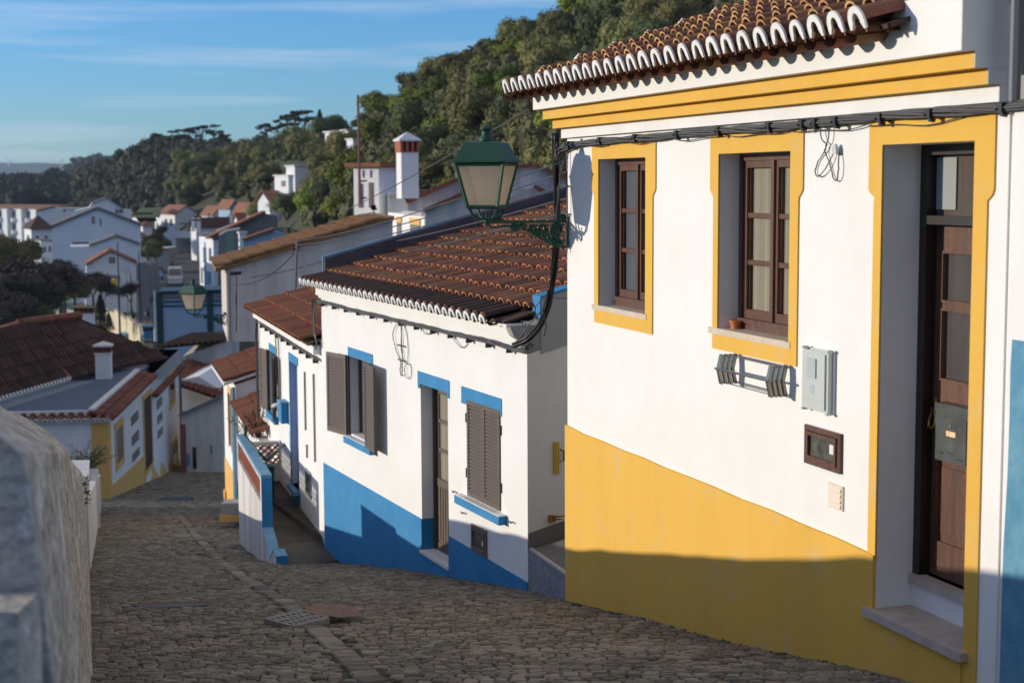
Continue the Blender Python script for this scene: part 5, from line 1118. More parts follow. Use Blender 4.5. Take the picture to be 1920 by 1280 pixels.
wire('wire sagging from the beige wall corner to the thin pole', [PY(438,532,39), PY(556,470,36)], .02, sag=.25); wire('long wire from the thin pole across the beige wall to the corner insulator', [PY(470,520,39.5), PY(735,440,42)], .010, sag=.15)
t = tag(empty('wall_insulator', PY(437,515,40)), 'black cable insulator fixed at the left corner of the beige gable wall', 'insulator'); m = MB(); c = PY(443,513,39.6); m.tube([c+Vector((-.15,0,0)),c+Vector((.13,0,.02))], .05, 6); m.tube([c+Vector((0,0,-.05)),c+Vector((-.05,.1,-1.5))], .02, 5); m.build('insulator', M_black, t)
lamp('street_lamp', 'small distant green lantern bracketed from the left end of the beige wall', PY(425,590,39.5), None, Vector((-1,-.08,0)), scale=1.08)

# ================================================================== WHITE HOUSES BEHIND
t, F, uz = gable('white_gable_house', 'large white gabled house with yellow window heads and tiled verges right of the beige wall', 'house', [(800,560),(797,398),(890,358),(1000,352),(1090,402),(1090,560)], 50, 9, -1, M_stain, M_tileor, [(1,2),(3,4)], th=.12)
wg = t
# lit street front of that house
S2 = Seg(PY(796,450,50.2), PY(728,450,57)); S2.n = -S2.n if S2.n.x > 0 else S2.n
m = MB(); zt_ = PY(796,405,50.2).z; zb_ = PY(796,560,50.2).z; m.box(S2, 0, S2.L, -3, .0, zb_, zt_); m.build('front_wall', M_white2, wg)
def sdet(F, x0,y0,x1,y1, o0,o1, name, mt, par):
    (ua,za),(ub,zb) = F.p(x0,y1),F.p(x1,y0); m = MB(); m.box(F,min(ua,ub),max(ua,ub),o0,o1,za,zb); return m.build(name, mt, par)
for (x0,x1,y0,y1,h) in ((771,788,420,480,10),(746,753,416,480,9),(732.5,736,415,470,9)):
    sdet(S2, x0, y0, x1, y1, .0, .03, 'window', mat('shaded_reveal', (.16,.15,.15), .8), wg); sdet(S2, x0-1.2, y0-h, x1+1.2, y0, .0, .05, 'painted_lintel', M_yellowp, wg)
m = MB()
for k in range(16):
    u = S2.L*(.02+.5*k/16); m.box(S2, u, u+.10, .0, .08, zt_-.02, zt_+.12)
m.build('dentils', M_cap, wg)
t, F, uz = gable('upper_gable_house', 'white house wall with a red tiled verge between the chimney and the lantern', 'house', [(768,420),(764,382),(880,330),(1000,312),(1100,352),(1100,420)], 55, 9, -1, M_stain, M_tileor, [(1,2),(2,3),(3,4)], th=.13)
t, F, uz = gable('stepped_white_house', 'low white stepped wall with a rounded cornice left of the chimney foot', 'house', [(728,470),(728,368),(752,366),(768,384),(768,470)], 59, 5, 5, M_white2, M_cap, [(1,2)], th=.10)
# tower
S3 = Fac.__new__(Fac); c = PY(711,400,60); rr = radians(58); S3.x, S3.y = c.x, c.y; 
def corner(name, label, cat, pxc, pxl, pxr, yt, yb, Y, ang, wallm, roof=None, roofm=M_roofor, ridge=None, wl=(), wr=(), group=None, over=.35, winm=M_glassg, rise=.0, wallr=None):
    """box seen on its corner: left face runs back-left, right face back-right"""
    c = PY(pxc, yb, Y); a = radians(ang); Rd = Vector((cos(a), sin(a), 0)); Ld = Vector((-sin(a), cos(a), 0))
    def hit(px, d):
        r = ray(px, 400); # (c+d t).x/(c+d t).y = r0/r1
        k = r[0]/r[1]; return (k*c.y-c.x)/(d.x-k*d.y)
    lr = hit(pxr, Rd); ll = hit(pxl, Ld); zt_ = PY(pxc, yt, Y).z; zb = c.z
    t = tag(empty(name, c), label, cat, group)
    FR = Seg(c, c+Rd*lr); FL = Seg(c, c+Ld*ll)
    FR.n = Vector((Rd.y,-Rd.x,0)); FL.n = Vector((-Rd.x,-Rd.y,0))
    m = MB(); cc = [c, c+Rd*lr, c+Rd*lr+Ld*ll, c+Ld*ll]; B_ = [Vector((p.x,p.y,zb-4)) for p in cc]; T_ = [Vector((p.x,p.y,zt_)) for p in cc]; m.hexa(B_+T_); m.build('wall', wallm, t)
    o = over
    if roof == 'gable_r':   # gable triangle on the right face, ridge runs with Ld
        m = MB(); rz = zt_+ridge; mid = c+Rd*lr/2; A0 = Vector((mid.x,mid.y,rz)); A1 = A0+Ld*ll
        m.add([T_[0],T_[1],A0], [(0,1,2)]); m.build('gable', wallm, t)
        m = MB(); sl = ridge/(lr/2)
        for (q0,q1,sg) in ((T_[0],T_[3],-1),(T_[1],T_[2],1)):
            e0 = q0+Rd*sg*o-Zu*sl*o-Ld*o; e1 = q1+Rd*sg*o-Zu*sl*o+Ld*o; a0, a1 = A0-Ld*o, A1+Ld*o
            m.hexa([e0+Zu*.02,e1+Zu*.02,a1+Zu*.02,a0+Zu*.02,e0+Zu*.17,e1+Zu*.17,a1+Zu*.17,a0+Zu*.17])
        m.build('roof', roofm, t)
    elif roof == 'gable_l':
        m = MB(); rz = zt_+ridge; mid = c+Ld*ll/2; A0 = Vector((mid.x,mid.y,rz)); A1 = A0+Rd*lr
        m.add([T_[0],T_[3],A0], [(0,1,2)]); m.build('gable', wallm, t)
        m = MB(); sl = ridge/(ll/2)
        for (q0,q1,sg) in ((T_[0],T_[1],-1),(T_[3],T_[2],1)):
            e0 = q0+Ld*sg*o-Zu*sl*o-Rd*o; e1 = q1+Ld*sg*o-Zu*sl*o+Rd*o; a0, a1 = A0-Rd*o, A1+Rd*o
            m.hexa([e0+Zu*.02,e1+Zu*.02,a1+Zu*.02,a0+Zu*.02,e0+Zu*.17,e1+Zu*.17,a1+Zu*.17,a0+Zu*.17])
        m.build('roof', roofm, t)
    elif roof == 'flat':
        m = MB(); q = [T_[0]-Rd*o-Ld*o, T_[1]+Rd*o-Ld*o, T_[2]+Rd*o+Ld*o, T_[3]-Rd*o+Ld*o]; q2 = [q[0]+Zu*.02,q[1]+Zu*(.02+rise),q[2]+Zu*(.02+rise),q[3]+Zu*.02]; m.hexa(q2+[p+Zu*.16 for p in q2]); m.build('roof', roofm, t)
    elif roof == 'hip':
        m = MB(); q = [T_[0]-Rd*o-Ld*o, T_[1]+Rd*o-Ld*o, T_[2]+Rd*o+Ld*o, T_[3]-Rd*o+Ld*o]; ct = (q[0]+q[2])/2; ct.z += ridge; m.add(q+[ct], [(0,1,4),(1,2,4),(2,3,4),(3,0,4),(0,1,2,3)]); m.build('roof', roofm, t)
    for F_, ws in ((FL, wl), (FR, wr)):
        for wn in ws:
            u0, u1, h0, h1 = wn[:4]; Ltot = ll if F_ is FL else lr; m = MB(); m.box(F_, Ltot*u0, Ltot*u1, -.02, .04, zb+(zt_-zb)*h0, zb+(zt_-zb)*h1); m.build(wn[5] if len(wn) > 5 else 'window', wn[4] if len(wn) > 4 else winm, t)
    return t, c, Rd, Ld, lr, ll, zt_, zb
tw_ = corner('white_tower_house', 'small square white tower with two slit windows and a flat tiled roof beside the chimney', 'house', 711, 664, 752, 314, 408, 60, 58, M_white2, 'flat', M_tileor, over=.25, wl=[(.66,.80,.20,.68,M_wood),(.24,.38,.20,.70,M_wood),(.6,.62,.80,.95,M_fargr),(.3,.32,.80,.95,M_fargr)])
t = empty('tall_chimney', PY(768,352,54)); tag(t, 'tall white chimney with a red brick crown and pointed cap above the tiled verge', 'chimney')
FC = Seg(PY(753,352,53.6), PY(789,352,54.3)); w = FC.L; D_ = w*1.0; FC.n = Vector((FC.d.y,-FC.d.x,0)); zz = lambda y: PY(770, y, 53.9).z
rot_ = radians(22); FC.d = Vector((cos(rot_), sin(rot_), 0)); FC.n = Vector((sin(rot_), -cos(rot_), 0)); c = PY(753,352,53.6); FC.x, FC.y = c.x, c.y; w = .62
m = MB(); m.box(FC, 0, w, -w*.9, 0, zz(372), zz(284)); m.build('stack', M_white2, t)
m = MB()
for k in range(4): m.box(FC, -.03+(w+.06-.10)*k/3, .07+(w+.06-.10)*k/3, -w*.9-.03, .03, zz(284), zz(265))
m.box(FC, .1,w-.1,-w*.6,-w*.4,zz(284),zz(265)); m.box(FC,-.03,w+.03,-w*.9-.03,.03,zz(286),zz(284)); m.build('brick_crown', M_brick, t)
m = MB(); p = [FC.w(-.08,.08,zz(265)),FC.w(w+.08,.08,zz(265)),FC.w(w+.08,-w*.9-.08,zz(265)),FC.w(-.08,-w*.9-.08,zz(265))]; q = [v+Zu*.06 for v in p]; tp = FC.w(w/2,-w*.45,zz(247)); m.add(p+q+[tp], [(0,1,2,3),(0,1,5,4),(1,2,6,5),(2,3,7,6),(3,0,4,7),(4,5,8),(5,6,8),(6,7,8),(7,4,8)]); m.build('cap', M_cap, t)
t = tag(empty('mast', PY(674,370,58)), 'thin rusty antenna mast rising in front of the white tower', 'mast'); m = MB(); m.tube([PY(675,384,57),PY(671,178,57)], [.06,.045], 6); m.build('pole', mat('rusty_steel', (.22,.09,.05), .8, (.10,.08,.08), 1.2, .8), t)
m = MB(); m.tube([PY(673,340,57),PY(688,339,57)], .03, 5); m.tube([PY(673,372,57),PY(688,371,57)], .03, 5); m.build('bracket', M_black, t)
t = tag(empty('floodlight', PY(701,392,56)), 'small dark floodlight on the tiled coping below the white tower', 'floodlight'); m = MB(); c = PY(701,394,44); m.hexa([c+Vector(v) for v in ((-.07,0,0),(.07,0,0),(.09,.12,0),(-.05,.12,0),(-.09,-.04,.12),(.03,-.04,.14),(.03,.1,.16),(-.09,.1,.14))]); m.build('lamp_head', M_black, t); m = MB(); m.tube([c, c-Zu*.15], .02, 5); m.build('stand', M_black, t)
t = tag(empty('tv_antenna', PY(851,305,56)), 'small white television antenna above the red verge left of the lantern', 'antenna'); m = MB(); m.tube([PY(856,340,56),PY(856,298,56)], .02, 5)
for k in range(4): m.tube([PY(846+k*5,303-k*.5,56),PY(850+k*5,303-k*.5,56)], .02, 4); 
m.tube([PY(846,303,56),PY(864,303,56)], .012, 4); m.build('aerial', M_cap, t)
t = gable('pink_chimney_stack', 'tapering pinkish rendered stack behind the lantern cradle', 'stack', [(938,420),(950,368),(965,366),(976,410)], 46, 1.0, 10, mat('pinkish_render', (.55,.42,.38), .95, (.45,.33,.28), 2., .7))
# ================================================================== TOWN IN THE VALLEY
HC = [(330,440,330,300,430),(420,418,300,308,400),(500,425,230,302,340),(560,428,190,282,300),(640,428,140,262,255),(735,425,105,218,225),(820,420,95,166,200),(900,420,88,126,185),(985,420,82,88,175),(1100,420,78,40,168),(1250,420,72,-30,160),(1420,420,70,-90,150),(1700,420,68,-150,150),(2200,420,66,-250,150)]
def ys_(Y): return HY+2+14*FPX/Y      # pixel row of the valley floor at distance Y
# row of flats at the far left
FR_ = Seg(PY(-40,440,395), PY(92,440,370)); FR_.n = Vector((FR_.d.y,-FR_.d.x,0))
t = tag(empty('apartment_row', FR_.w(5,0,-14)), 'row of white flats with projecting stair bays and a brown roof at the far left', 'apartments')
zt_ = -5.2; zb = -14.5; m = MB(); m.box(FR_, 0, FR_.L, -12, 0, zb, zt_); m.build('wall', M_farw, t)
m = MB(); m.hexa([FR_.w(-1,1,zt_),FR_.w(FR_.L+.5,1,zt_),FR_.w(FR_.L+.5,-6,zt_+.5),FR_.w(-1,-6,zt_+.5),FR_.w(-1,1,zt_+.3),FR_.w(FR_.L+.5,1,zt_+.3),FR_.w(FR_.L+.5,-6,zt_+.8),FR_.w(-1,-6,zt_+.8)]); m.build('roof', M_roofor, t)
for k in range(5):
    u = FR_.L*(k+.3)/5; m = MB(); m.box(FR_, u, u+1.7, 0, 1.5, zb, zt_-.2); m.build('stair_bay', M_farw, t)
    for q in range(2):
        m = MB(); m.box(FR_, u+1.8, u+3.0, .02, .9, zt_-3.4-q*3, zt_-2.4-q*3); m.build('balcony', M_farw, t); m = MB(); m.box(FR_, u+1.8, u+3.0, .0, .05, zt_-2.2-q*3, zt_-.9-q*3); m.build('window', M_glassg, t)
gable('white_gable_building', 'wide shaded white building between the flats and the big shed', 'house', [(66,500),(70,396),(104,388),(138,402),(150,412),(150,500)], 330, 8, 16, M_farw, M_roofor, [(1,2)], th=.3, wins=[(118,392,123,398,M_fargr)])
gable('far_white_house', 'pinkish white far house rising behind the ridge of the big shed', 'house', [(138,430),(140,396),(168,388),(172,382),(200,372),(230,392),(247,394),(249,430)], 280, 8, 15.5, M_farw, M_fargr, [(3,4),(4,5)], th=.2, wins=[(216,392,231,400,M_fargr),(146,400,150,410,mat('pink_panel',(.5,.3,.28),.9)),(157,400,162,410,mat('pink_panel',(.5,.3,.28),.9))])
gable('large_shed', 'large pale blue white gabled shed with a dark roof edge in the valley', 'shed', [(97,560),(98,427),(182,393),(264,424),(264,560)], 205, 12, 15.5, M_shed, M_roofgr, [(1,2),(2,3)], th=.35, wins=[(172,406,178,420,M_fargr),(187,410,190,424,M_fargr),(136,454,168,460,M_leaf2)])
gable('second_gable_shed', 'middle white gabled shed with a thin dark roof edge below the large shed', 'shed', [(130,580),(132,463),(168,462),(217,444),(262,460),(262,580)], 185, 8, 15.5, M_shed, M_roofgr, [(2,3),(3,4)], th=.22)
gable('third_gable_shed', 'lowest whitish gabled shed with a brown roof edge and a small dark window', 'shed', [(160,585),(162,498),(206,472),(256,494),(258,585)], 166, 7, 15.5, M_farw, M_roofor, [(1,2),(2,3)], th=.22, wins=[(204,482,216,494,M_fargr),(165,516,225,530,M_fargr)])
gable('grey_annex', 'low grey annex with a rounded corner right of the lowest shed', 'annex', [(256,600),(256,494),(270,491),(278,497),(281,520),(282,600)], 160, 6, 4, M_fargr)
corner('small_dark_roofed_house', 'small white house with a low dark red hipped roof left of the large shed', 'house', 60, 44, 98, 430, 470, 250, 25, M_farw, 'hip', M_roofdk, ridge=2.2, wl=[(.3,.6,.3,.7)], wr=[(.2,.35,.3,.7),(.6,.75,.3,.7)])
corner('orange_roofed_house', 'white two storey house with an orange roof catching the sun beside the valley road', 'house', 329, 296, 371, 401, 452, 330, 32, M_farw, 'gable_r', M_roofor, ridge=1.7, wl=[(.15,.3,.55,.8),(.45,.6,.55,.8),(.75,.9,.1,.4),(.1,.6,.40,.46,M_farw)], wr=[(.2,.6,.62,.66,M_fargr)])
gable('garden_wall', 'sunlit white garden wall below the orange roofed house', 'wall', [(323,446),(323,433),(360,433),(360,446)], 322, .4, -25, M_farw)
corner('dark_roofed_house', 'white house with a long black brown roof right of the orange roofed house', 'house', 368, 357, 436, 424, 445, 270, 32, M_farw, 'gable_l', M_roofdk, ridge=1.3)
chimney(358,366,408,425,268,'tall white chimney pair',None).name = 'white_chimney'; tag(bpy.data.objects['white_chimney'], 'first of two stout white chimneys left of the long black brown roof', 'chimney')
chimney(367,377,408,427,267,'',None).name = 'white_chimney.001'; tag(bpy.data.objects['white_chimney.001'], 'second of two stout white chimneys touching the long black brown roof', 'chimney')
corner('long_sloping_house', 'sunlit street front and dark streaked gable under a long rising brown roof line', 'house', 402, 372, 520, 446, 545, 170, 27, M_farw, None, wl=[(.15,.3,.55,.8),(.5,.7,.5,.8),(.8,.9,.1,.4),(.2,.5,.1,.35,M_teal),(.55,.62,.05,.9,M_bluedk)])
LSH = bpy.data.objects['long_sloping_house']; 
m = MB(); F_ = Seg(PY(402,540,170), PY(520,540,170)); F_.d = Vector((cos(radians(27)), sin(radians(27)), 0)); F_.n = Vector((sin(radians(27)),-cos(radians(27)),0))
q = [F_.p(x,y) for x,y in ((402,447),(418,430),(496,400),(520,405))]; u3 = q[3][0]
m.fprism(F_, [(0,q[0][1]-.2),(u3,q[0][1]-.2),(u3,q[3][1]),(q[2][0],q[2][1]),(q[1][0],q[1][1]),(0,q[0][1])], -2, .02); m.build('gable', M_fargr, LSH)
m = MB(); m.fprism(F_, [(-.6,q[0][1]-.05),(q[2][0],q[2][1]+.02),(q[2][0],q[2][1]+.3),(-.6,q[0][1]+.22)], -1.0, .4); m.build('roof', M_roofor, LSH)
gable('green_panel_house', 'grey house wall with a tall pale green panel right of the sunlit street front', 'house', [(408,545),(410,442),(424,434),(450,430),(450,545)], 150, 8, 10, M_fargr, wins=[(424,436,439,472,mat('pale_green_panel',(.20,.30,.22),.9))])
corner('white_annexe', 'small white block with balconies left of the low blue shaded house', 'annex', 450, 446, 461, 438, 480, 140, 30, M_farw, 'flat', M_cap, over=.1, wl=[(.1,.9,.35,.42),(.1,.9,.68,.75)])
gable('blue_shaded_house', 'low blue shaded house with a thin brown roof line above the beige gable coping', 'house', [(455,520),(456,452),(514,432),(535,440),(535,520)], 135, 2, 10, M_farb, M_roofor, [(1,2)], th=.22)
corner('dark_roofed_hall', 'long low building with a dark brown roof right of the far white house', 'building', 262, 244, 290, 414, 432, 300, 30, M_farw, 'gable_l', M_roofdk, ridge=1.4)
corner('pale_cottage', 'small pale cottage below the dark roofed hall beside the trees', 'house', 268, 262, 284, 424, 440, 265, 30, M_farw, 'hip', M_roofor, ridge=.9)
corner('white_lean_house', 'low white house below the small dark red hipped roof at the left', 'house', 78, 62, 98, 452, 486, 222, 28, M_farw, 'flat', M_roofgr, over=.2, wr=[(.2,.4,.4,.7),(.6,.8,.4,.7)])
for a_ in ((104,96,122,398,420,345,'flat','tiny white house left of the ridge of the large shed'),(150,140,166,404,424,300,'flat','boxy white house directly behind the left slope of the large shed'),(262,252,276,446,466,240,'hip','small white house with a low roof between the large shed and the trees'),
           (300,290,316,412,436,345,'gable_l','white house half hidden left of the orange roofed house'),(384,376,398,440,470,215,'flat','narrow white house at the upper end of the sunlit street front'),(352,344,368,396,414,420,'gable_l','far white house behind the orange roofed one'),(470,460,486,408,424,225,'flat','white wall block just above the blue shaded house'),(448,438,462,416,432,200,'gable_l','small white house right above the tall pale green panel'),
           (34,24,58,398,420,420,'gable_l','white house end behind the row of flats'),(236,226,250,400,416,320,'flat','small white box between the far white house and the dark roofed hall')):
    corner('valley_house', a_[7], 'house', a_[0], a_[1], a_[2], a_[3], a_[4], a_[5], 30, M_farw, a_[6], M_roofor if a_[6] != 'flat' else M_cap, ridge=1., over=.2, wl=[(.3,.6,.4,.75)], wr=[(.2,.4,.4,.75),(.6,.8,.4,.75)])
# houses climbing the hill: each stands on the slope at the distance where the slope is
def HD(px, py, P=None):
    for a, b in zip(HC, HC[1:]):
        if a[0] <= px <= b[0]:
            w = (px-a[0])/(b[0]-a[0]); q = [a[k]+(b[k]-a[k])*w for k in range(5)]; A, B = PY(px,q[1],q[2]), PY(px,q[3],q[4]); best = (9e9, 0)
            for k in range(101):
                c = A.lerp(B, k/100); y = 640-FPX*(c.z*cos(PT)+c.y*sin(PT))/(c.y*cos(PT)-c.z*sin(PT)); best = min(best, (abs(y-py), c.y))
            return best[1]-3
    return 300
corner('hill_house', 'lowest of the small white hillside houses with a brown tiled roof', 'house', 400, 378, 424, 402, 415, HD(402,427), 30, M_farw, 'gable_r', M_roofor, ridge=1.5)
corner('hill_house', 'small blue grey gabled hillside house behind the lowest row of chimneys', 'house', 432, 410, 448, 388, 412, HD(432,416), 30, M_farb, 'gable_r', M_roofor, ridge=1.2)
corner('hill_house', 'small white hillside house with an orange roof left of the sunlit block', 'house', 462, 438, 482, 398, 418, HD(462,426), 30, M_farw, 'gable_r', M_roofor, ridge=1.4)
corner('hill_house', 'sunlit white block with a red roof among the trees on the slope', 'house', 506, 484, 530, 375, 402, HD(506,432), 40, M_farw, 'gable_l', M_roofor, ridge=1.2)
corner('hill_house', 'purplish white house below the sunlit block on the slope', 'house', 490, 474, 518, 392, 412, HD(495,424), 30, M_farw, 'flat', M_roofor, over=.2)
corner('upper_villa', 'bright white villa standing alone high among the trees', 'house', 541, 516, 560, 330, 352, HD(541,384), 35, M_farw, 'flat', M_cap, over=.2, wl=[(.2,.5,.1,.6,M_wood)]); corner('villa_wing', 'upper wing of the bright white villa stepping up the slope', 'house', 553, 538, 577, 312, 332, HD(555,369), 35, M_farw, 'flat', M_cap, over=.2)
corner('ridge_house', 'flat white house on the ridge just right of the umbrella pines', 'house', 652, 612, 676, 245, 262, HD(655,270), 25, M_farw, 'flat', M_cap, over=.3)
corner('ridge_cabin', 'tiny sunlit cabin just below the flat white house on the ridge', 'house', 662, 652, 676, 262, 272, HD(662,290), 35, M_farw, 'flat', M_cap, over=.2)
for k,(x,y,Yd,lb) in enumerate([(412,402,296,'round topped white chimney above the lowest brown hillside roof'),(420,392,298,'tall slim white chimney behind the lowest brown hillside roof'),(433,404,262,'sunlit chimney standing on the long black brown roof'),(456,400,262,'broad sunlit chimney on the right end of the long black brown roof'),(466,388,275,'sunlit chimney left of the sunlit hillside block'),(480,380,268,'second sunlit chimney beside the sunlit hillside block'),(392,405,298,'leftmost small white chimney of the hillside cluster')]):
    o = chimney(x-3,x+3,y-6,y+5,Yd,'',None,louv=False); o.name = 'roof_chimney'; tag(o, lb, 'chimney')
# lit street front, kiosk, plaza
t = gable('low_shop', 'small kiosk with an orange stripe beside the valley road', 'kiosk', [(296,500),(296,466),(318,466),(318,500)], 255, 5, 0, M_greyp_shade, M_cap, [(1,2)], th=.15, wins=[(296,466,318,470,mat('orange_stripe',(.5,.2,.05),.8))])
def ribbon(name, pts, mt, h=.0, kind='structure'):
    vs = []; 
    for (xl,xr,y) in pts:
        Y = 14*FPX/(y-HY-2); a, b = PY(xl,y,Y), PY(xr,y,Y); vs += [(a.x,a.y,-13.97+h),(b.x,b.y,-13.97+h)]
    m = MB(); m.add(vs, [(2*k,2*k+1,2*k+3,2*k+2) for k in range(len(pts)-1)]); tag(m.build(name, mt), kind=kind)
ribbon('plaza', [(60,420,690),(90,400,640),(120,400,590),(150,392,545),(200,385,520)], M_pave)
ribbon('road', [(290,440,700),(284,400,600),(282,382,540),(290,376,510),(310,366,470),(318,362,452),(324,361,446)], M_asph, .01)
ribbon('pavement', [(276,290,600),(274,284,540),(286,291,505),(308,311,470)], M_pave, .05)
m = MB(); m.quad(PY(246,408,292),PY(300,408,292),PY(304,388,335),PY(262,391,335)); tag(m.build('grass_bank', M_grass), kind='structure')
ribbon('park_grass', [(20,110,640),(70,140,600),(84,140,584),(70,150,566),(60,120,556)], M_grass, .02)
t = tag(empty('terrace_wall', PY(230,560,185)), 'curving sunlit beige retaining wall on the plaza', 'wall')
m = MB(); P = [(178,548,150),(196,556,150),(214,570,148),(236,585,140),(258,598,132),(262,612,126)]
for a, b in zip(P, P[1:]):
    A, B = PY(*a), PY(*b); m.prism([(A.x,A.y,-14.2),(B.x,B.y,-14.2),(B.x,B.y,-12.0),(A.x,A.y,-11.6)], (.2,.5,0))
m.build('wall', mat('sand_render', (.62,.54,.38), .9, (.5,.43,.3), 1., .6), t)
t = tag(empty('low_steps', PY(130,575,180)), 'low pale steps and wall edging the grass patch', 'steps')
m = MB()
for (a,b) in (((105,574,170),(150,584,165)),((115,566,178),(165,566,178)),((150,588,160),(180,600,150))):
    A, B = PY(*a), PY(*b); m = MB(); m.prism([(A.x,A.y,-14.2),(B.x,B.y,-14.2),(B.x,B.y,-13.2),(A.x,A.y,-13.2)], (0,.6,0)); m.build('step', M_greyp_shade, t)
# vehicles
def wheelm(m, c, r, w): 
    for s_ in (0,):
        n = 14; A = [c+Vector((-w/2, r*cos(2*pi*k/n), r*sin(2*pi*k/n))) for k in range(n)]; m.prism(A, (w,0,0))
def car(name, label, cat, loc, rz, paint, van=False, group=None):
    """length along local y, nose at -y"""
    t = tag(empty(name, (0,0,0)), label, cat, group); hw = .86 if not van else 1.02; m = MB()
    if van: prof = [(-2.5,.35),(2.6,.35),(2.62,2.5),(-.9,2.6),(-1.15,2.35),(-1.75,1.35),(-2.5,1.15)]
    else: prof = [(-2.05,.3),(2.0,.3),(2.08,.85),(1.9,1.0),(1.35,1.08),(.75,1.42),(-.25,1.45),(-.95,1.0),(-1.9,.82),(-2.08,.6)]
    n = len(prof); vs = []
    for x, k in ((-hw,.0),(-hw*.93,1.),(hw*.93,1.),(hw,.0)):
        for (y, z) in prof: vs.append((x*(1-.10*max(0,(z-.95))) , y*(.985 if k == 0 else 1), z*(1 if k else .985)))
    fs = [tuple(range(n))[::-1], tuple(range(3*n,4*n))]+[(s_*n+k,s_*n+(k+1)%n,(s_+1)*n+(k+1)%n,(s_+1)*n+k) for s_ in range(3) for k in range(n)]
    m.add(vs, fs); m.build('body', paint, t)
    m = MB()
    if van:
        m.quad((-.85,-1.76,1.38),(.85,-1.76,1.38),(.82,-1.17,2.3),(-.82,-1.17,2.3)); m.v = [(x,y-.02,z+.01) for x,y,z in m.v]
        for s_ in (-1,1): m.quad((s_*1.03,-1.6,1.4),(s_*1.03,-.7,1.4),(s_*.93,-.7,2.2),(s_*.93,-1.15,2.2))
    else:
        m.quad((-.70,-.93,1.04),(.70,-.93,1.04),(.64,-.30,1.42),(-.64,-.30,1.42)); m.quad((-.68,1.33,1.12),(.68,1.33,1.12),(.62,.82,1.40),(-.62,.82,1.40)); m.v = [(x,y+(-.02 if y < 0 else .02),z+.015) for x,y,z in m.v]
        for s_ in (-1,1): m.quad((s_*.87,-.75,1.02),(s_*.87,1.15,1.06),(s_*.83,.72,1.36),(s_*.83,-.25,1.38))
    m.build('windows', M_carglass, t)
    for (x,y) in ((-hw,-1.35),(hw,-1.35),(-hw,1.35),(hw,1.35)):
        m = MB(); wheelm(m, Vector((x,y,.32)), .32, .2); m.build('wheel', M_black, t)
    for x in (-.6,.6):
        m = MB(); y_ = -2.52 if van else -2.07; m.bx(x-.15,x+.15,y_,y_+.05,.62 if not van else .8,.74 if not van else .95); m.build('headlight', M_cap, t)
    t.location = loc; t.rotation_euler = (0,0,rz); return t
def VP(px, py): Y = 14*FPX/(py-HY-2); q = PY(px, py, Y); return (q.x, q.y, -13.93)
rdang = radians(11.5)
car('van', 'white box van driving up the valley road', 'van', VP(329,533), rdang, M_carwh, van=True)
car('parked_car', 'light blue car parked by the green framed blue hall', 'car', VP(270,640), radians(-65), M_carblue)
gcar = 'cars on the valley road'
car('car', 'dark car on the road just behind the white van', 'car', VP(329,507), rdang, M_cardk, group=gcar)
car('car', 'nearest dark blue car parked on the left of the valley road', 'car', VP(294,523), rdang, M_carblue, group=gcar)
car('car', 'dark car parked behind the dark blue one at the left of the road', 'car', VP(294,507), rdang, M_cardk, group=gcar)
car('car', 'grey blue car parked farther up at the left of the road', 'car', VP(293,493), rdang, mat('car_grey', (.18,.22,.27), .3, spec=.8), group=gcar)
# street furniture in the valley
def post(label, px, pyb, pyt, Y, r=.10, mt=M_darkfr, head=None, name='lamp_post', cat='lamp post'):
    b = PY(px, pyb, Y); t_ = PY(px, pyt, Y).z; t = tag(empty(name, b), label, cat); m = MB(); m.tube([b, Vector((b.x,b.y,t_))], [r, r*.6], 7); m.build('pole', mt, t)
    if head: m = MB(); m.lathe(Vector((b.x,b.y,t_)), [(.001,0),(.20,.1),(.24,.3),(.1,.5),(.001,.52)], 10); m.build('lamp_head', head, t)
post('tall dark green post in front of the sheds', 225, 625, 455, 140, .11)
post('brown slim post right of the tall dark green post', 264, 605, 470, 150, .08, M_bark)
post('slim dark post between the grass patch and the plaza', 247, 600, 505, 160, .08)
post('pale post at the left end of the blue washed hall', 292, 640, 545, 111, .12, M_cap)
t = tag(empty('traffic_mirror', PY(237,515,155)), 'round white traffic sign seen in front of the lowest shed', 'traffic sign'); c = PY(237,506,155); m = MB(); n = 16; m.prism([c+Vector((.5*cos(2*pi*k/n),0,.5*sin(2*pi*k/n))) for k in range(n)], (0,.05,0)); m.build('disc', M_cap, t); m = MB(); m.tube([c+Vector((0,.06,0)), Vector((c.x,c.y+.06,-14))], .05, 5); m.build('pole', M_fargr, t)
t = tag(empty('yellow_bin', PY(214,537,160)), 'bright yellow rounded container standing on the plaza edge', 'container'); c = PY(214,537,160); m = MB(); m.lathe(c, [(.001,0),(.26,0),(.30,.2),(.30,.62),(.22,.78),(.001,.82)], 12); m.build('container', M_yel, t)
t = tag(empty('road_sign', PY(257,535,150)), 'pair of small white signs on a post by the plaza corner', 'traffic sign'); m = MB()
for (x,y) in ((257,531),(256,541)): c = PY(x,y,150); m.prism([c+Vector((.28*cos(2*pi*k/12),0,.22*sin(2*pi*k/12))) for k in range(12)], (0,.05,0))
m.build('sign_plate', M_cap, t); m = MB(); c = PY(257,525,150.2); m.tube([c, Vector((c.x,c.y,-14))], .04, 5); m.build('pole', M_fargr, t)
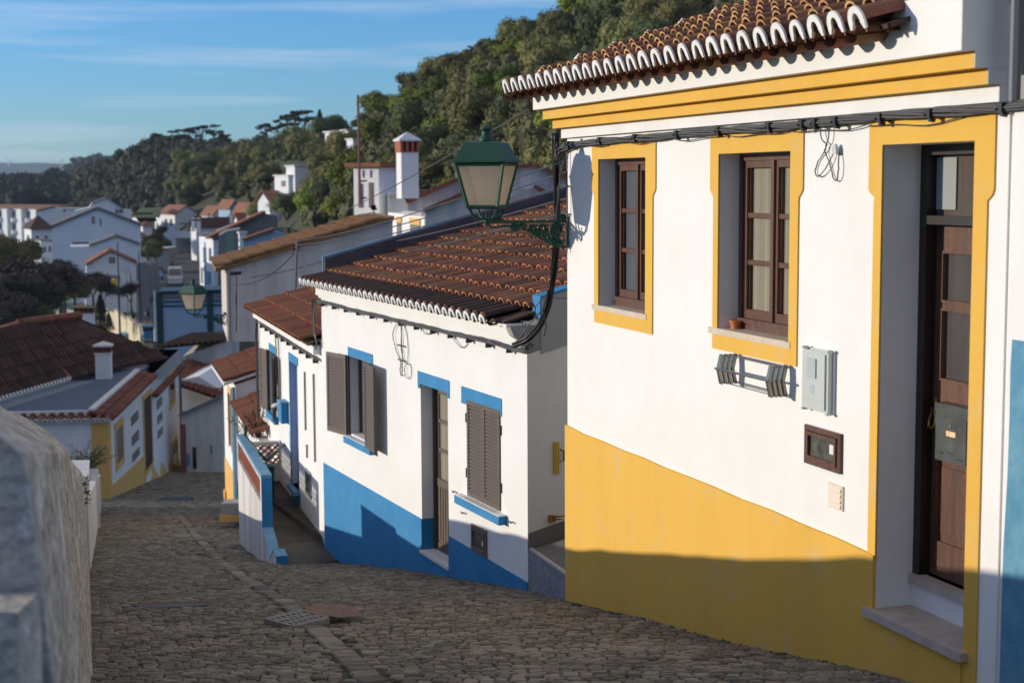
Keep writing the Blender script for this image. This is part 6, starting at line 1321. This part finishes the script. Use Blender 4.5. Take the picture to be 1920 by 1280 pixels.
# pedestrian far away on the plaza
def person(name, label, loc, H=1.7, cloth=None):
    t = tag(empty(name, loc), label, 'person'); me = bpy.data.meshes.new('body')
    V_ = [(0,0,.92),(0,0,1.15),(0,.01,1.38),(0,0,1.48),(0,-.01,1.60),(0,-.01,1.70),(-.17,0,1.38),(-.22,.02,1.12),(-.22,-.08,.88),(.17,0,1.38),(.22,-.02,1.12),(.22,-.10,.88),(-.09,0,.88),(-.10,-.05,.48),(-.10,.08,.06),(-.10,-.06,.03),(.09,0,.88),(.10,.08,.48),(.10,.02,.06),(.10,-.12,.03)]
    E_ = [(0,1),(1,2),(2,3),(3,4),(4,5),(2,6),(6,7),(7,8),(2,9),(9,10),(10,11),(0,12),(12,13),(13,14),(14,15),(0,16),(16,17),(17,18),(18,19)]
    rad = [.14,.13,.15,.055,.10,.08,.06,.045,.035,.06,.045,.035,.09,.06,.045,.035,.09,.06,.045,.035]
    me.from_pydata(V_, E_, []); ob = bpy.data.objects.new('body', me); COL.objects.link(ob); ob.parent = t; s_ = ob.modifiers.new('s','SKIN'); ob.modifiers.new('b','SUBSURF').levels = 1
    for k, v in enumerate(me.skin_vertices[0].data): v.radius = (rad[k], rad[k]*.75); v.use_root = (k == 0)
    me.materials.append(cloth or M_cardk); return t
person('person', 'distant person in dark clothes walking across the plaza', VP(249,612)); person('person', 'distant person in dark clothes standing near the blue washed hall corner', VP(277,607))
# wind turbines
for k, (px, py, lb) in enumerate(((17,303,'left tiny wind turbine on the distant blue ridge'),(117,302,'right tiny wind turbine on the distant blue ridge'))):
    c = PY(px, py, 4300); t = tag(empty('wind_turbine', c), lb, 'wind turbine'); m = MB(); m.tube([c-Zu*30, c], [1.8,1.0], 6); m.build('tower', M_cap, t); m = MB()
    for a in (.2,2.3,4.4): m.tube([c+Vector((0,-2,0)), c+Vector((cos(a+k)*16,-2,sin(a+k)*16))], [1.1,.4], 5)
    m.build('blade', M_cap, t)

# ================================================================== HILLS AND TREES
def hill(name, cols, mt, nt=12, rough=1.5, drop=6):
    """cols: px, (base row, base distance), (ridge row, ridge distance)"""
    P = []; 
    for c0, c1 in zip(cols, cols[1:]):
        for k in range(6):
            t = k/6; P.append([c0[0]+(c1[0]-c0[0])*t, c0[1]+(c1[1]-c0[1])*t, c0[2]+(c1[2]-c0[2])*t, c0[3]+(c1[3]-c0[3])*t, c0[4]+(c1[4]-c0[4])*t])
    P.append(list(cols[-1])); vs = []
    for (px,yb,Db,yr,Dr) in P:
        a, b = PY(px,yb,Db), PY(px,yr,Dr)
        for k in range(nt+1):
            t = k/nt; q = a.lerp(b, t); q.z += rough*noise.noise(Vector((q.x*.02,q.y*.02,3)))*(0 if k == nt else 1); vs.append(tuple(q))
        e = b+(b-a).normalized()*20; vs.append((e.x, e.y+20, b.z-drop))
        vs.append((e.x*1.4, e.y*1.4, -20))
    n = nt+3; m = MB(); m.add(vs, [(i*n+k,i*n+k+1,(i+1)*n+k+1,(i+1)*n+k) for i in range(len(P)-1) for k in range(n-1)])
    o = m.build(name, mt, smooth=True); tag(o, kind='structure'); return P
PH = hill('hill', HC, M_ground)
MC = [(150,405,520,338,560),(215,400,500,318,540),(260,400,470,292,520),(330,398,460,275,500),(400,398,450,276,490),(470,400,440,288,470),(560,400,430,280,460)]
PM = hill('middle_hill', MC, M_ground, drop=3)
LC = [(-160,388,560,348,760),(0,388,560,350,760),(110,388,560,342,760),(215,388,560,334,760),(330,388,560,330,760)]
PL = hill('valley_wood_hill', LC, M_ground, drop=2)
BC = [(120,380,1100,320,1300),(160,380,1100,305,1300),(200,380,1100,297,1300),(260,380,1100,290,1300),(330,380,1100,290,1300)]
PB2 = hill('back_hill', BC, M_farhill, drop=5)
DC = [(-400,360,3500,318,4400),(-100,360,3500,309,4400),(0,360,3500,305,4400),(40,360,3500,306,4400),(70,360,3500,305,4400),(120,360,3500,307,4400),(160,360,3500,310,4400),(240,360,3500,316,4400),(400,360,3500,318,4400)]
PD = hill('distant_ridge', DC, M_farhill, rough=4, drop=20)
def crown_mesh(seed, n=1500, lobes=9, size=.11, flat=.75, spread=.55, core=True):
    rr = random.Random(seed); L = [(0,0,0,.72)]
    for k in range(lobes):
        a = rr.uniform(0,2*pi); e = rr.uniform(-.3,1.0); d = rr.uniform(.35,spread+.15); L.append((cos(a)*cos(e)*d, sin(a)*cos(e)*d, sin(e)*d*flat, rr.uniform(.25,.48)))
    m = MB()
    for q in range(n):
        c = rr.choice(L); a = rr.uniform(0,2*pi); z = rr.uniform(-.75,1); r_ = sqrt(max(0,1-z*z)); rad = c[3]*(rr.uniform(.78,1.10))
        d = Vector((r_*cos(a), r_*sin(a), z)); p = Vector((c[0],c[1],c[2]))+Vector((d.x,d.y,d.z*flat))*rad; s = size*rr.uniform(.5,1.3)
        t1 = Vector((rr.uniform(-1,1),rr.uniform(-1,1),rr.uniform(-1,1)))+d*.3; t1 = (t1-d*t1.dot(d)*rr.uniform(.3,.9)).normalized(); t2 = d.cross(t1)+d*rr.uniform(-.5,.5); 
        if t2.length < .1: continue
        t2.normalize(); m.add([p-t1*s, p+t2*s*.6, p+t1*s, p-t2*s*.5], [(0,1,2,3)])
    if core:
        for c in L:
            n0 = 6; vs = []
            for i in range(1,4):
                ph = pi*i/4
                for j in range(n0): vs.append((c[0]+c[3]*.80*sin(ph)*cos(2*pi*j/n0), c[1]+c[3]*.80*sin(ph)*sin(2*pi*j/n0), c[2]+c[3]*.80*cos(ph)*flat))
            m.add(vs, [(i*n0+j,i*n0+(j+1)%n0,(i+1)*n0+(j+1)%n0,(i+1)*n0+j) for i in range(2) for j in range(n0)]+[tuple(range(n0)),tuple(range(2*n0,3*n0))[::-1]])
    return m
protos = []
for s_ in range(6):
    lm = [M_leaf1,M_leaf2,M_leaf1,M_leaf3,M_leaf2,M_leaf1][s_]
    t = empty('hillside_tree', (0,0,0)); ORI[t.name] = Vector((0,0,0)); cm = crown_mesh(20+s_, 4600, 12+s_, .050, .72+.05*(s_%3)); c = cm.build('crown', lm, t)
    m = MB(); m.tube([(0,0,-1.6),(.05,.02,-.9),(-.03,.03,-.2)], [.10,.08,.05], 6); m.tube([(.03,.0,-.8),(.3,.1,-.1)], [.05,.03], 5); m.tube([(.03,.0,-.7),(-.3,-.12,-.05)], [.05,.03], 5); m.build('trunk', M_bark, t)
    protos.append([t, False])
TL = 'evergreen tree or bush with a rounded olive crown on the wooded hillside'
def place(proto, loc, s, rz, label, group, cat='tree', sz=1.):
    t, used = proto
    if not used: proto[1] = True; o = t
    else: o = copy_tree(t)
    o.location = loc; o.scale = (s,s,s*sz); o.rotation_euler = (0,0,rz); tag(o, label, cat, group); return o
def hillpt(P, px, t):
    for a, b in zip(P, P[1:]):
        if a[0] <= px <= b[0]:
            w = (px-a[0])/(b[0]-a[0]); q = [a[k]+(b[k]-a[k])*w for k in range(5)]; A, B = PY(px,q[1],q[2]), PY(px,q[3],q[4]); return A.lerp(B, t)
rt = random.Random(21); nT = 0; placed = []
cands = []
for k in range(9000):
    px = rt.uniform(335, 1440); t = rt.uniform(0,1)**.75
    q = hillpt(PH, px, t)
    if not q: continue
    # what the photograph shows: the slope above the roofs
    ppx = px; b = (q.z*cos(PT)+q.y*sin(PT))/(q.y*cos(PT)-q.z*sin(PT)); py = 640-b*FPX
    if px > 1060 and py > 300-.52*(px-950): continue
    if px < 520 and py > 428: continue
    if 500 < px < 590 and 296 < py < 392: continue
    if 372 < px < 540 and 366 < py < 420: continue
    if px < 400 and py > 392: continue
    if 622 < px < 690 and 230 < py < 300: continue
    if py > 470: continue
    cands.append((q, px, py))
target = 292
for (q, px, py) in cands:
    r_ = 1.55+.004*q.y+rt.uniform(-.3,.9)
    sc = q.y/FPX
    if any(abs(px-p[1])*sc < (r_+p[3])*.42 and abs(py-p[2])*sc < (r_+p[3])*.40 for p in placed): continue
    placed.append((q, px, py, r_)); 
    if len(placed) >= target: break
print('trees', len(placed), len(cands))
for (q, px, py, r_) in placed:
    pr = rt.choice(protos); place(pr, (q.x,q.y,q.z+r_*.65), r_*1.28, rt.uniform(0,6.3), TL, 'trees and bushes covering the wooded hillside', sz=rt.uniform(.85,1.25))
# the undergrowth and farther woods: uncountable masses
def wood(name, label, P, n, tr, rad, nleaf, mt, seed, pxr=None, yield_=None):
    rr = random.Random(seed); m = MB(); base = [crown_mesh(seed+k, nleaf, 7, .115, .8) for k in range(4)]
    for k in range(n):
        px = rr.uniform(*(pxr or (P[0][0], P[-1][0]))); t = rr.uniform(*tr); q = hillpt(P, px, t)
        if yield_ and yield_(px, q): continue
        s = rr.uniform(*rad); b = rr.choice(base); a = rr.uniform(0,6.3); ca, sa = cos(a), sin(a); hz = rr.uniform(.8,1.3); n0 = len(m.v)
        m.v += [(q.x+(x*ca-y*sa)*s, q.y+(x*sa+y*ca)*s, q.z+s*.35+z*s*hz) for x,y,z in b.v]; m.f += [tuple(i+n0 for i in f) for f in b.f]; m.m += b.m
    tag(m.build(name, mt), label, 'wood', kind='stuff')
wood('undergrowth', 'dense dark undergrowth filling the gaps between the hillside trees', PH, 620, (0,1.), (1.3,2.6), 170, M_scrub, 51, (410,1450), lambda px,q: (372 < px < 560 and q.z < -4) or (500 < px < 590 and -7 < q.z < 4) or (622 < px < 690 and q.z > 0))
wood('distant_wood', 'mixed olive and brown wood covering the middle hill below the umbrella pines', PM, 420, (0,1.), (3.,5.5), 330, mat('mixed_wood', (.070,.068,.036), .9, (.034,.040,.024), .12, .9, island=.35), 61)
wood('valley_wood', 'dark round topped wood on the flat land behind the row of flats', PL, 420, (0,1.), (4.,7.), 220, mat('valley_trees', (.036,.048,.030), .9, (.020,.028,.020), .1, .9, island=.35), 71)
wood('back_wood', 'hazy low wood on the small hill behind the middle hill', PB2, 160, (.3,1.), (6.,9.), 60, mat('hazy_trees', (.035,.048,.03), .9), 81)
# umbrella pines
def umbrella(seed):
    rr = random.Random(seed); t = empty('umbrella_pine', (0,0,0)); ORI[t.name] = Vector((0,0,0)); m = MB(); ld = .06
    m.tube([(0,0,-1.2),(ld,0,0),(ld*1.6,.0,.9),(ld,.03,1.6)], [.075,.06,.045,.03], 6); cl = []
    for k in range(8):
        a = rr.uniform(0,6.3); r_ = rr.uniform(.25,.85); z = 1.5+rr.uniform(-.35,.35); p = (ld+r_*cos(a), r_*sin(a), z); m.tube([(ld*1.5,0,rr.uniform(.6,1.3)), ((ld+p[0])/2,p[1]/2,z-.18), p], [.03,.02,.012], 4); cl.append(p)
    m.build('trunk', M_bark, t); m = MB()
    for (x,y,z) in cl+[(ld,0,1.8)]:
        b = crown_mesh(rr.randint(0,999), 120, 4, .20, .38, .6, core=False); s = rr.uniform(.26,.42); m.add([(x+v[0]*s,y+v[1]*s,z+v[2]*s*1.1) for v in b.v], b.f)
    m.build('crown', M_leafp, t); return [t, False]
up = [umbrella(k) for k in (3,8,15)]
UP = [(498,272,234,340,'leftmost umbrella pine of the ridge group right of the middle hill'),(520,270,228,335,'second umbrella pine of the ridge group, round crowned'),(541,266,218,330,'tall umbrella pine in the middle of the ridge group'),(556,264,212,325,'tallest umbrella pine of the ridge group with a wide flat crown'),(570,262,211,320,'umbrella pine leaning right near the end of the ridge group'),
      (252,300,276,470,'small lone round pine standing on the back hill skyline'),(300,290,254,450,'low spreading pine at the left shoulder of the middle hill'),(330,284,248,445,'broad dark pine rising left of the tallest crowns of the middle hill'),(358,280,243,440,'pine with open branches against the sky on the middle hill'),(378,278,238,440,'high open crowned pine left of the middle hill summit'),(400,276,237,440,'highest pine on the middle hill summit'),(416,284,252,440,'pine just right of the middle hill summit'),(452,284,274,440,'flat topped pine in the dip right of the middle hill')]
for k,(px,yb,yt,Y,lb) in enumerate(UP):
    b = PY(px,yb+8,Y); h = PY(px,yt,Y).z-b.z; s = h/2.0; place(up[k%3], (b.x,b.y,b.z), s*1.1, k*1.3, lb, None, 'pine')
t = empty('cone_conifer', (0,0,0)); ORI[t.name] = Vector((0,0,0)); m = MB(); rr = random.Random(5)
for k in range(1500):
    h = rr.uniform(0,1)**.8; a = rr.uniform(0,6.3); r_ = (1-h)*.34*rr.uniform(.6,1.1)+.01; p = Vector((r_*cos(a),r_*sin(a),.08+h*.95)); s = .028; o_ = Vector((cos(a),sin(a),-.5))*s*1.6; m.add([p-o_*.4, p+Vector((-sin(a),cos(a),0))*s, p+o_, p-Vector((-sin(a),cos(a),0))*s], [(0,1,2,3)])
m.build('crown', M_leafp, t); m = MB(); m.tube([(0,0,-.15),(0,0,.9)], [.03,.01], 5); m.build('trunk', M_bark, t); con = [t, False]
b = PY(600,248,300); place(con, b, 4.2, 0, 'dark pointed conifer on the ridge just right of the umbrella pines', None, 'conifer'); place(con, PY(190,625,135), 3.3, 1, 'dark green conifer on the plaza left of the terrace wall', None, 'conifer')
place(con, PY(205,622,133), 1.6, 2, 'short dark conifer beside the larger one on the plaza', None, 'conifer')
# valley trees at the left
def bare(seed, mt=M_leafb, n=3800):
    rr = random.Random(seed); t = empty('bare_tree', (0,0,0)); ORI[t.name] = Vector((0,0,0)); m = MB(); tips = []
    def grow(p, d, l, r_, dep):
        q = p+d*l; m.tube([p, (p+q)/2+Vector((rr.uniform(-.1,.1),rr.uniform(-.1,.1),0))*l, q], [r_, r_*.8, r_*.6], 4, cap=False)
        if dep == 0: tips.append(q); return
        for k in range(3 if dep > 1 else 4):
            e = (d+Vector((rr.uniform(-1,1),rr.uniform(-1,1),rr.uniform(-.3,.7)))*.75).normalized(); grow(q, e, l*rr.uniform(.6,.85), r_*.55, dep-1)
    grow(Vector((0,0,0)), Vector((0,0,1)), .32, .045, 4); m.build('trunk', M_bark, t)
    f = MB()
    for k in range(n):
        p = rr.choice(tips)+Vector((rr.gauss(0,.07),rr.gauss(0,.07),rr.gauss(0,.06))); a = Vector((rr.uniform(-1,1),rr.uniform(-1,1),rr.uniform(-.3,1))).normalized()*.07; w = Vector((rr.uniform(-1,1),rr.uniform(-1,1),rr.uniform(-1,1)))*.008; f.add([p-a, p+w, p+a, p-w], [(0,1,2,3)])
    f.build('crown', mt, t); return [t, False]
bt = [bare(3), bare(9)]; leafy = []
for k, mt in enumerate((M_leaf2, M_leaf1, M_leafb)):
    t = empty('garden_tree', (0,0,0)); ORI[t.name] = Vector((0,0,0)); crown_mesh(90+k, 3600, 12, .055, .8).build('crown', mt, t); m = MB(); m.tube([(0,0,-1.3),(.03,0,-.2)], [.09,.05], 6); m.build('trunk', M_bark, t); leafy.append([t, False])
VT = [(leafy[2],28,540,112,2.9,'wide brown twiggy bush at the left edge above the big tiled roof'),(leafy[2],78,556,116,2.5,'brown twiggy bush in front of the leafless trees'),(leafy[2],14,588,100,2.4,'lowest brown bush at the left edge touching the tiled roof'),(leafy[0],58,592,104,1.8,'dark green bush between the brown ones above the tiled roof'),(leafy[2],112,536,134,2.1,'rightmost brown twiggy bush before the large shed'),(leafy[1],8,478,150,3.0,'large olive green tree at the left edge below the row of flats'),(leafy[0],46,474,165,2.2,'rounded green tree right of the large one at the left edge'),(leafy[0],112,508,150,1.7,'dark dense tree in front of the large shed corner'),(leafy[0],140,545,140,1.9,'small dark tree right of the brown leafless ones'),(leafy[0],85,560,120,2.2,'dark bush between the brown trees and the grass patch'),
      (leafy[0],276,470,230,2.6,'dark tree crown left of the valley road'),(leafy[0],290,455,270,3.2,'dark tree behind the parked cars'),(leafy[1],282,445,300,2.6,'tree in front of the orange roofed house')]
for (pr,px,py,Y,s,lb) in VT: place(pr, PY(px,py,Y), s, px*.3, lb, None, 'tree')
BT = [(bt[0],64,612,118,4.8,'largest brown leafless tree above the tiled roof'),(bt[1],96,606,122,4.8,'brown leafless tree right of the largest one'),(bt[0],18,612,112,4.6,'brown leafless tree at the left edge'),(bt[1],122,592,135,4.6,'small brown leafless tree above the grass patch'),(bt[1],175,580,150,3.70,'thin leafless tree in front of the lowest shed'),(bt[0],192,590,145,3.36,'leafless tree right of the thin one before the lowest shed'),(bt[0],246,585,150,2.80,'leafless tree between the plaza posts'),(bt[1],290,480,240,3.36,'brown bare tree left of the valley road'),(bt[0],306,458,260,3.08,'brown bare tree above the parked cars'),(bt[1],300,590,120,1.79,'bare shrub above the blue washed hall'),(bt[0],345,585,122,1.90,'bare bush on top of the bank behind the blue washed hall')]
for (pr,px,py,Y,s,lb) in BT: place(pr, PY(px,py,Y), s, px*.3, lb, None, 'tree')
t = empty('shrub', (0,0,0)); ORI[t.name] = Vector((0,0,0)); m = MB(); f = MB(); rr = random.Random(2)
for k in range(70):
    a = rr.uniform(0,6.3); L_ = rr.uniform(.4,1.1); d = Vector((cos(a)*rr.uniform(.2,.9), sin(a)*rr.uniform(.2,.9), rr.uniform(.4,1))).normalized(); P = [Vector((0,0,0)), d*L_*.6, d*L_+Vector((0,0,-.06))]; m.tube(P, .008, 3)
    for q in range(26): p = P[1].lerp(P[2], rr.uniform(-.6,1.1))+Vector((rr.gauss(0,.05),rr.gauss(0,.05),rr.gauss(0,.04))); s = .03; f.add([p+Vector((rr.uniform(-s,s),rr.uniform(-s,s),rr.uniform(-s,s))) for _ in range(4)], [(0,1,2,3)])
m.build('stem', M_bark, t); f.build('leaves', mat('feathery_leaves', (.11,.13,.05), .8, (.07,.09,.035), 3., .7), t); t.location = PY(150,892,40); t.scale = (1.25,1.1,1.0); tag(t, 'feathery green shrub growing behind the lane wall against the white corner house', 'shrub')
# agaves on the bank
for k,(px,py,lb) in enumerate(((1008,372,'spiky pale agave on the bank left of the black cable'),(1046,385,'spiky agave partly behind the black cable'),(985,362,'smaller pale agave above the white gable verge'))):
    c = PY(px,py,58); t = tag(empty('agave', c), lb, 'agave'); m = MB(); rr = random.Random(k)
    for q in range(16):
        a = rr.uniform(0,6.3); e = rr.uniform(.2,1.3); d = Vector((cos(a)*cos(e),sin(a)*cos(e),sin(e))); s = Vector((-sin(a),cos(a),0))*.05; m.add([c-s, c+s, c+d*.35+s, c+d*.75, c+d*.35-s], [(0,1,2,3,4)])
    m.build('leaf_rosette', mat('agave_leaf', (.16,.22,.12), .7, (.10,.15,.07), 2., .6), t)

# ================================================================== SKY, SUN, AIR, CAMERA
SUN_D = Vector((-.995,.085,0)).normalized(); EL = radians(8.6)
w = bpy.data.worlds.new('World'); SC.world = w; w.use_nodes = True; nt = w.node_tree; L = nt.links; bg = nt.nodes['Background']
sk = nd(nt, 'ShaderNodeTexSky', sky_type='NISHITA'); sk.sun_disc = False; sk.sun_elevation = EL; sk.sun_rotation = atan2(SUN_D.x, SUN_D.y); sk.air_density = 1.0; sk.dust_density = 0.; sk.ozone_density = 5.0; sk.altitude = 50
tc = nd(nt, 'ShaderNodeTexCoord'); mp = nd(nt, 'ShaderNodeMapping'); mp.inputs['Scale'].default_value = (1.9,1.9,34); mp.inputs['Rotation'].default_value = (0.0,-.06,0.35); L.new(tc.outputs['Generated'], mp.inputs[0])
n1 = nd(nt, 'ShaderNodeTexNoise'); n1.inputs['Scale'].default_value = 1.; n1.inputs['Detail'].default_value = 7; n1.inputs['Roughness'].default_value = .5; n1.inputs['Distortion'].default_value = .15; L.new(mp.outputs[0], n1.inputs['Vector'])
r1 = nd(nt, 'ShaderNodeMapRange'); r1.inputs[1].default_value = .50; r1.inputs[2].default_value = .72; r1.inputs[4].default_value = .8; L.new(n1.outputs[0], r1.inputs[0])
tn = nd(nt, 'ShaderNodeMix', data_type='RGBA', blend_type='MULTIPLY'); tn.inputs[0].default_value = 1; L.new(sk.outputs[0], tn.inputs[6]); tn.inputs[7].default_value = (.76,1.01,1.28,1)
mx = nd(nt, 'ShaderNodeMix', data_type='RGBA'); L.new(r1.outputs[0], mx.inputs[0]); L.new(tn.outputs[2], mx.inputs[6]); mx.inputs[7].default_value = (4.4,4.8,5.2,1)
# added warm fill overhead, outside the frame: invented cloud brightness mixed into the sky
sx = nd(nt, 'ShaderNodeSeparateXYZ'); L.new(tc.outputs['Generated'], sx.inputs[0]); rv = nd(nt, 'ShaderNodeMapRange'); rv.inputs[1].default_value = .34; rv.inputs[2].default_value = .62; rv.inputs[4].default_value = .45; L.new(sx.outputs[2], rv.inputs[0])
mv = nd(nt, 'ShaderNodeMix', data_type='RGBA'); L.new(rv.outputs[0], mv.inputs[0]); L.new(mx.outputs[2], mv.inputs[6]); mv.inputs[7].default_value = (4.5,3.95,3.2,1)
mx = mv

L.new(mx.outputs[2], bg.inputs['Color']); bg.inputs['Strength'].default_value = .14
ld = bpy.data.lights.new('sun', 'SUN'); ld.energy = 3.2; ld.angle = radians(.55); ld.color = (1., .895, .745); lo = bpy.data.objects.new('sun', ld); COL.objects.link(lo)
sd = Vector((SUN_D.x*cos(EL), SUN_D.y*cos(EL), sin(EL))); lo.rotation_euler = sd.to_track_quat('Z','Y').to_euler()
hm = bpy.data.materials.new('air_haze'); hm.use_nodes = True; hm.node_tree.nodes.clear(); ho = hm.node_tree.nodes.new('ShaderNodeOutputMaterial'); hv = hm.node_tree.nodes.new('ShaderNodeVolumePrincipled'); hv.inputs['Density'].default_value = .0001; hv.inputs['Color'].default_value = (.62,.80,1.,1); hv.inputs['Anisotropy'].default_value = .2; hm.node_tree.links.new(hv.outputs[0], ho.inputs['Volume'])
m = MB(); m.bx(-2500,1300,-31,5700,-21.5,135); tag(m.build('haze', hm), kind='stuff')
cd = bpy.data.cameras.new('camera'); cam = bpy.data.objects.new('camera', cd); COL.objects.link(cam); SC.camera = cam
cd.sensor_width = 36; cd.lens = FPX/1920*36; cd.clip_end = 9000; cd.clip_start = .05
Rv = Vector((1,0,0)); Uv = Vector((0,sin(PT),cos(PT))); Xc = (Rv-Uv*RO).normalized(); Yc = (Uv+Rv*RO).normalized(); Zc = Xc.cross(Yc)
from mathutils import Matrix
cam.matrix_world = Matrix(((Xc.x,Yc.x,Zc.x,0),(Xc.y,Yc.y,Zc.y,0),(Xc.z,Yc.z,Zc.z,0),(0,0,0,1)))
cd.dof.use_dof = True; cd.dof.focus_distance = 12.8; cd.dof.aperture_fstop = 2.9
SC.view_settings.view_transform = 'Standard'; SC.view_settings.look = 'None'; SC.view_settings.exposure = .36; SC.view_settings.gamma = 1
for p_ in protos+up+leafy+bt+[con]:
    if not p_[1]:
        for c_ in list(p_[0].children): bpy.data.objects.remove(c_)
        bpy.data.objects.remove(p_[0])
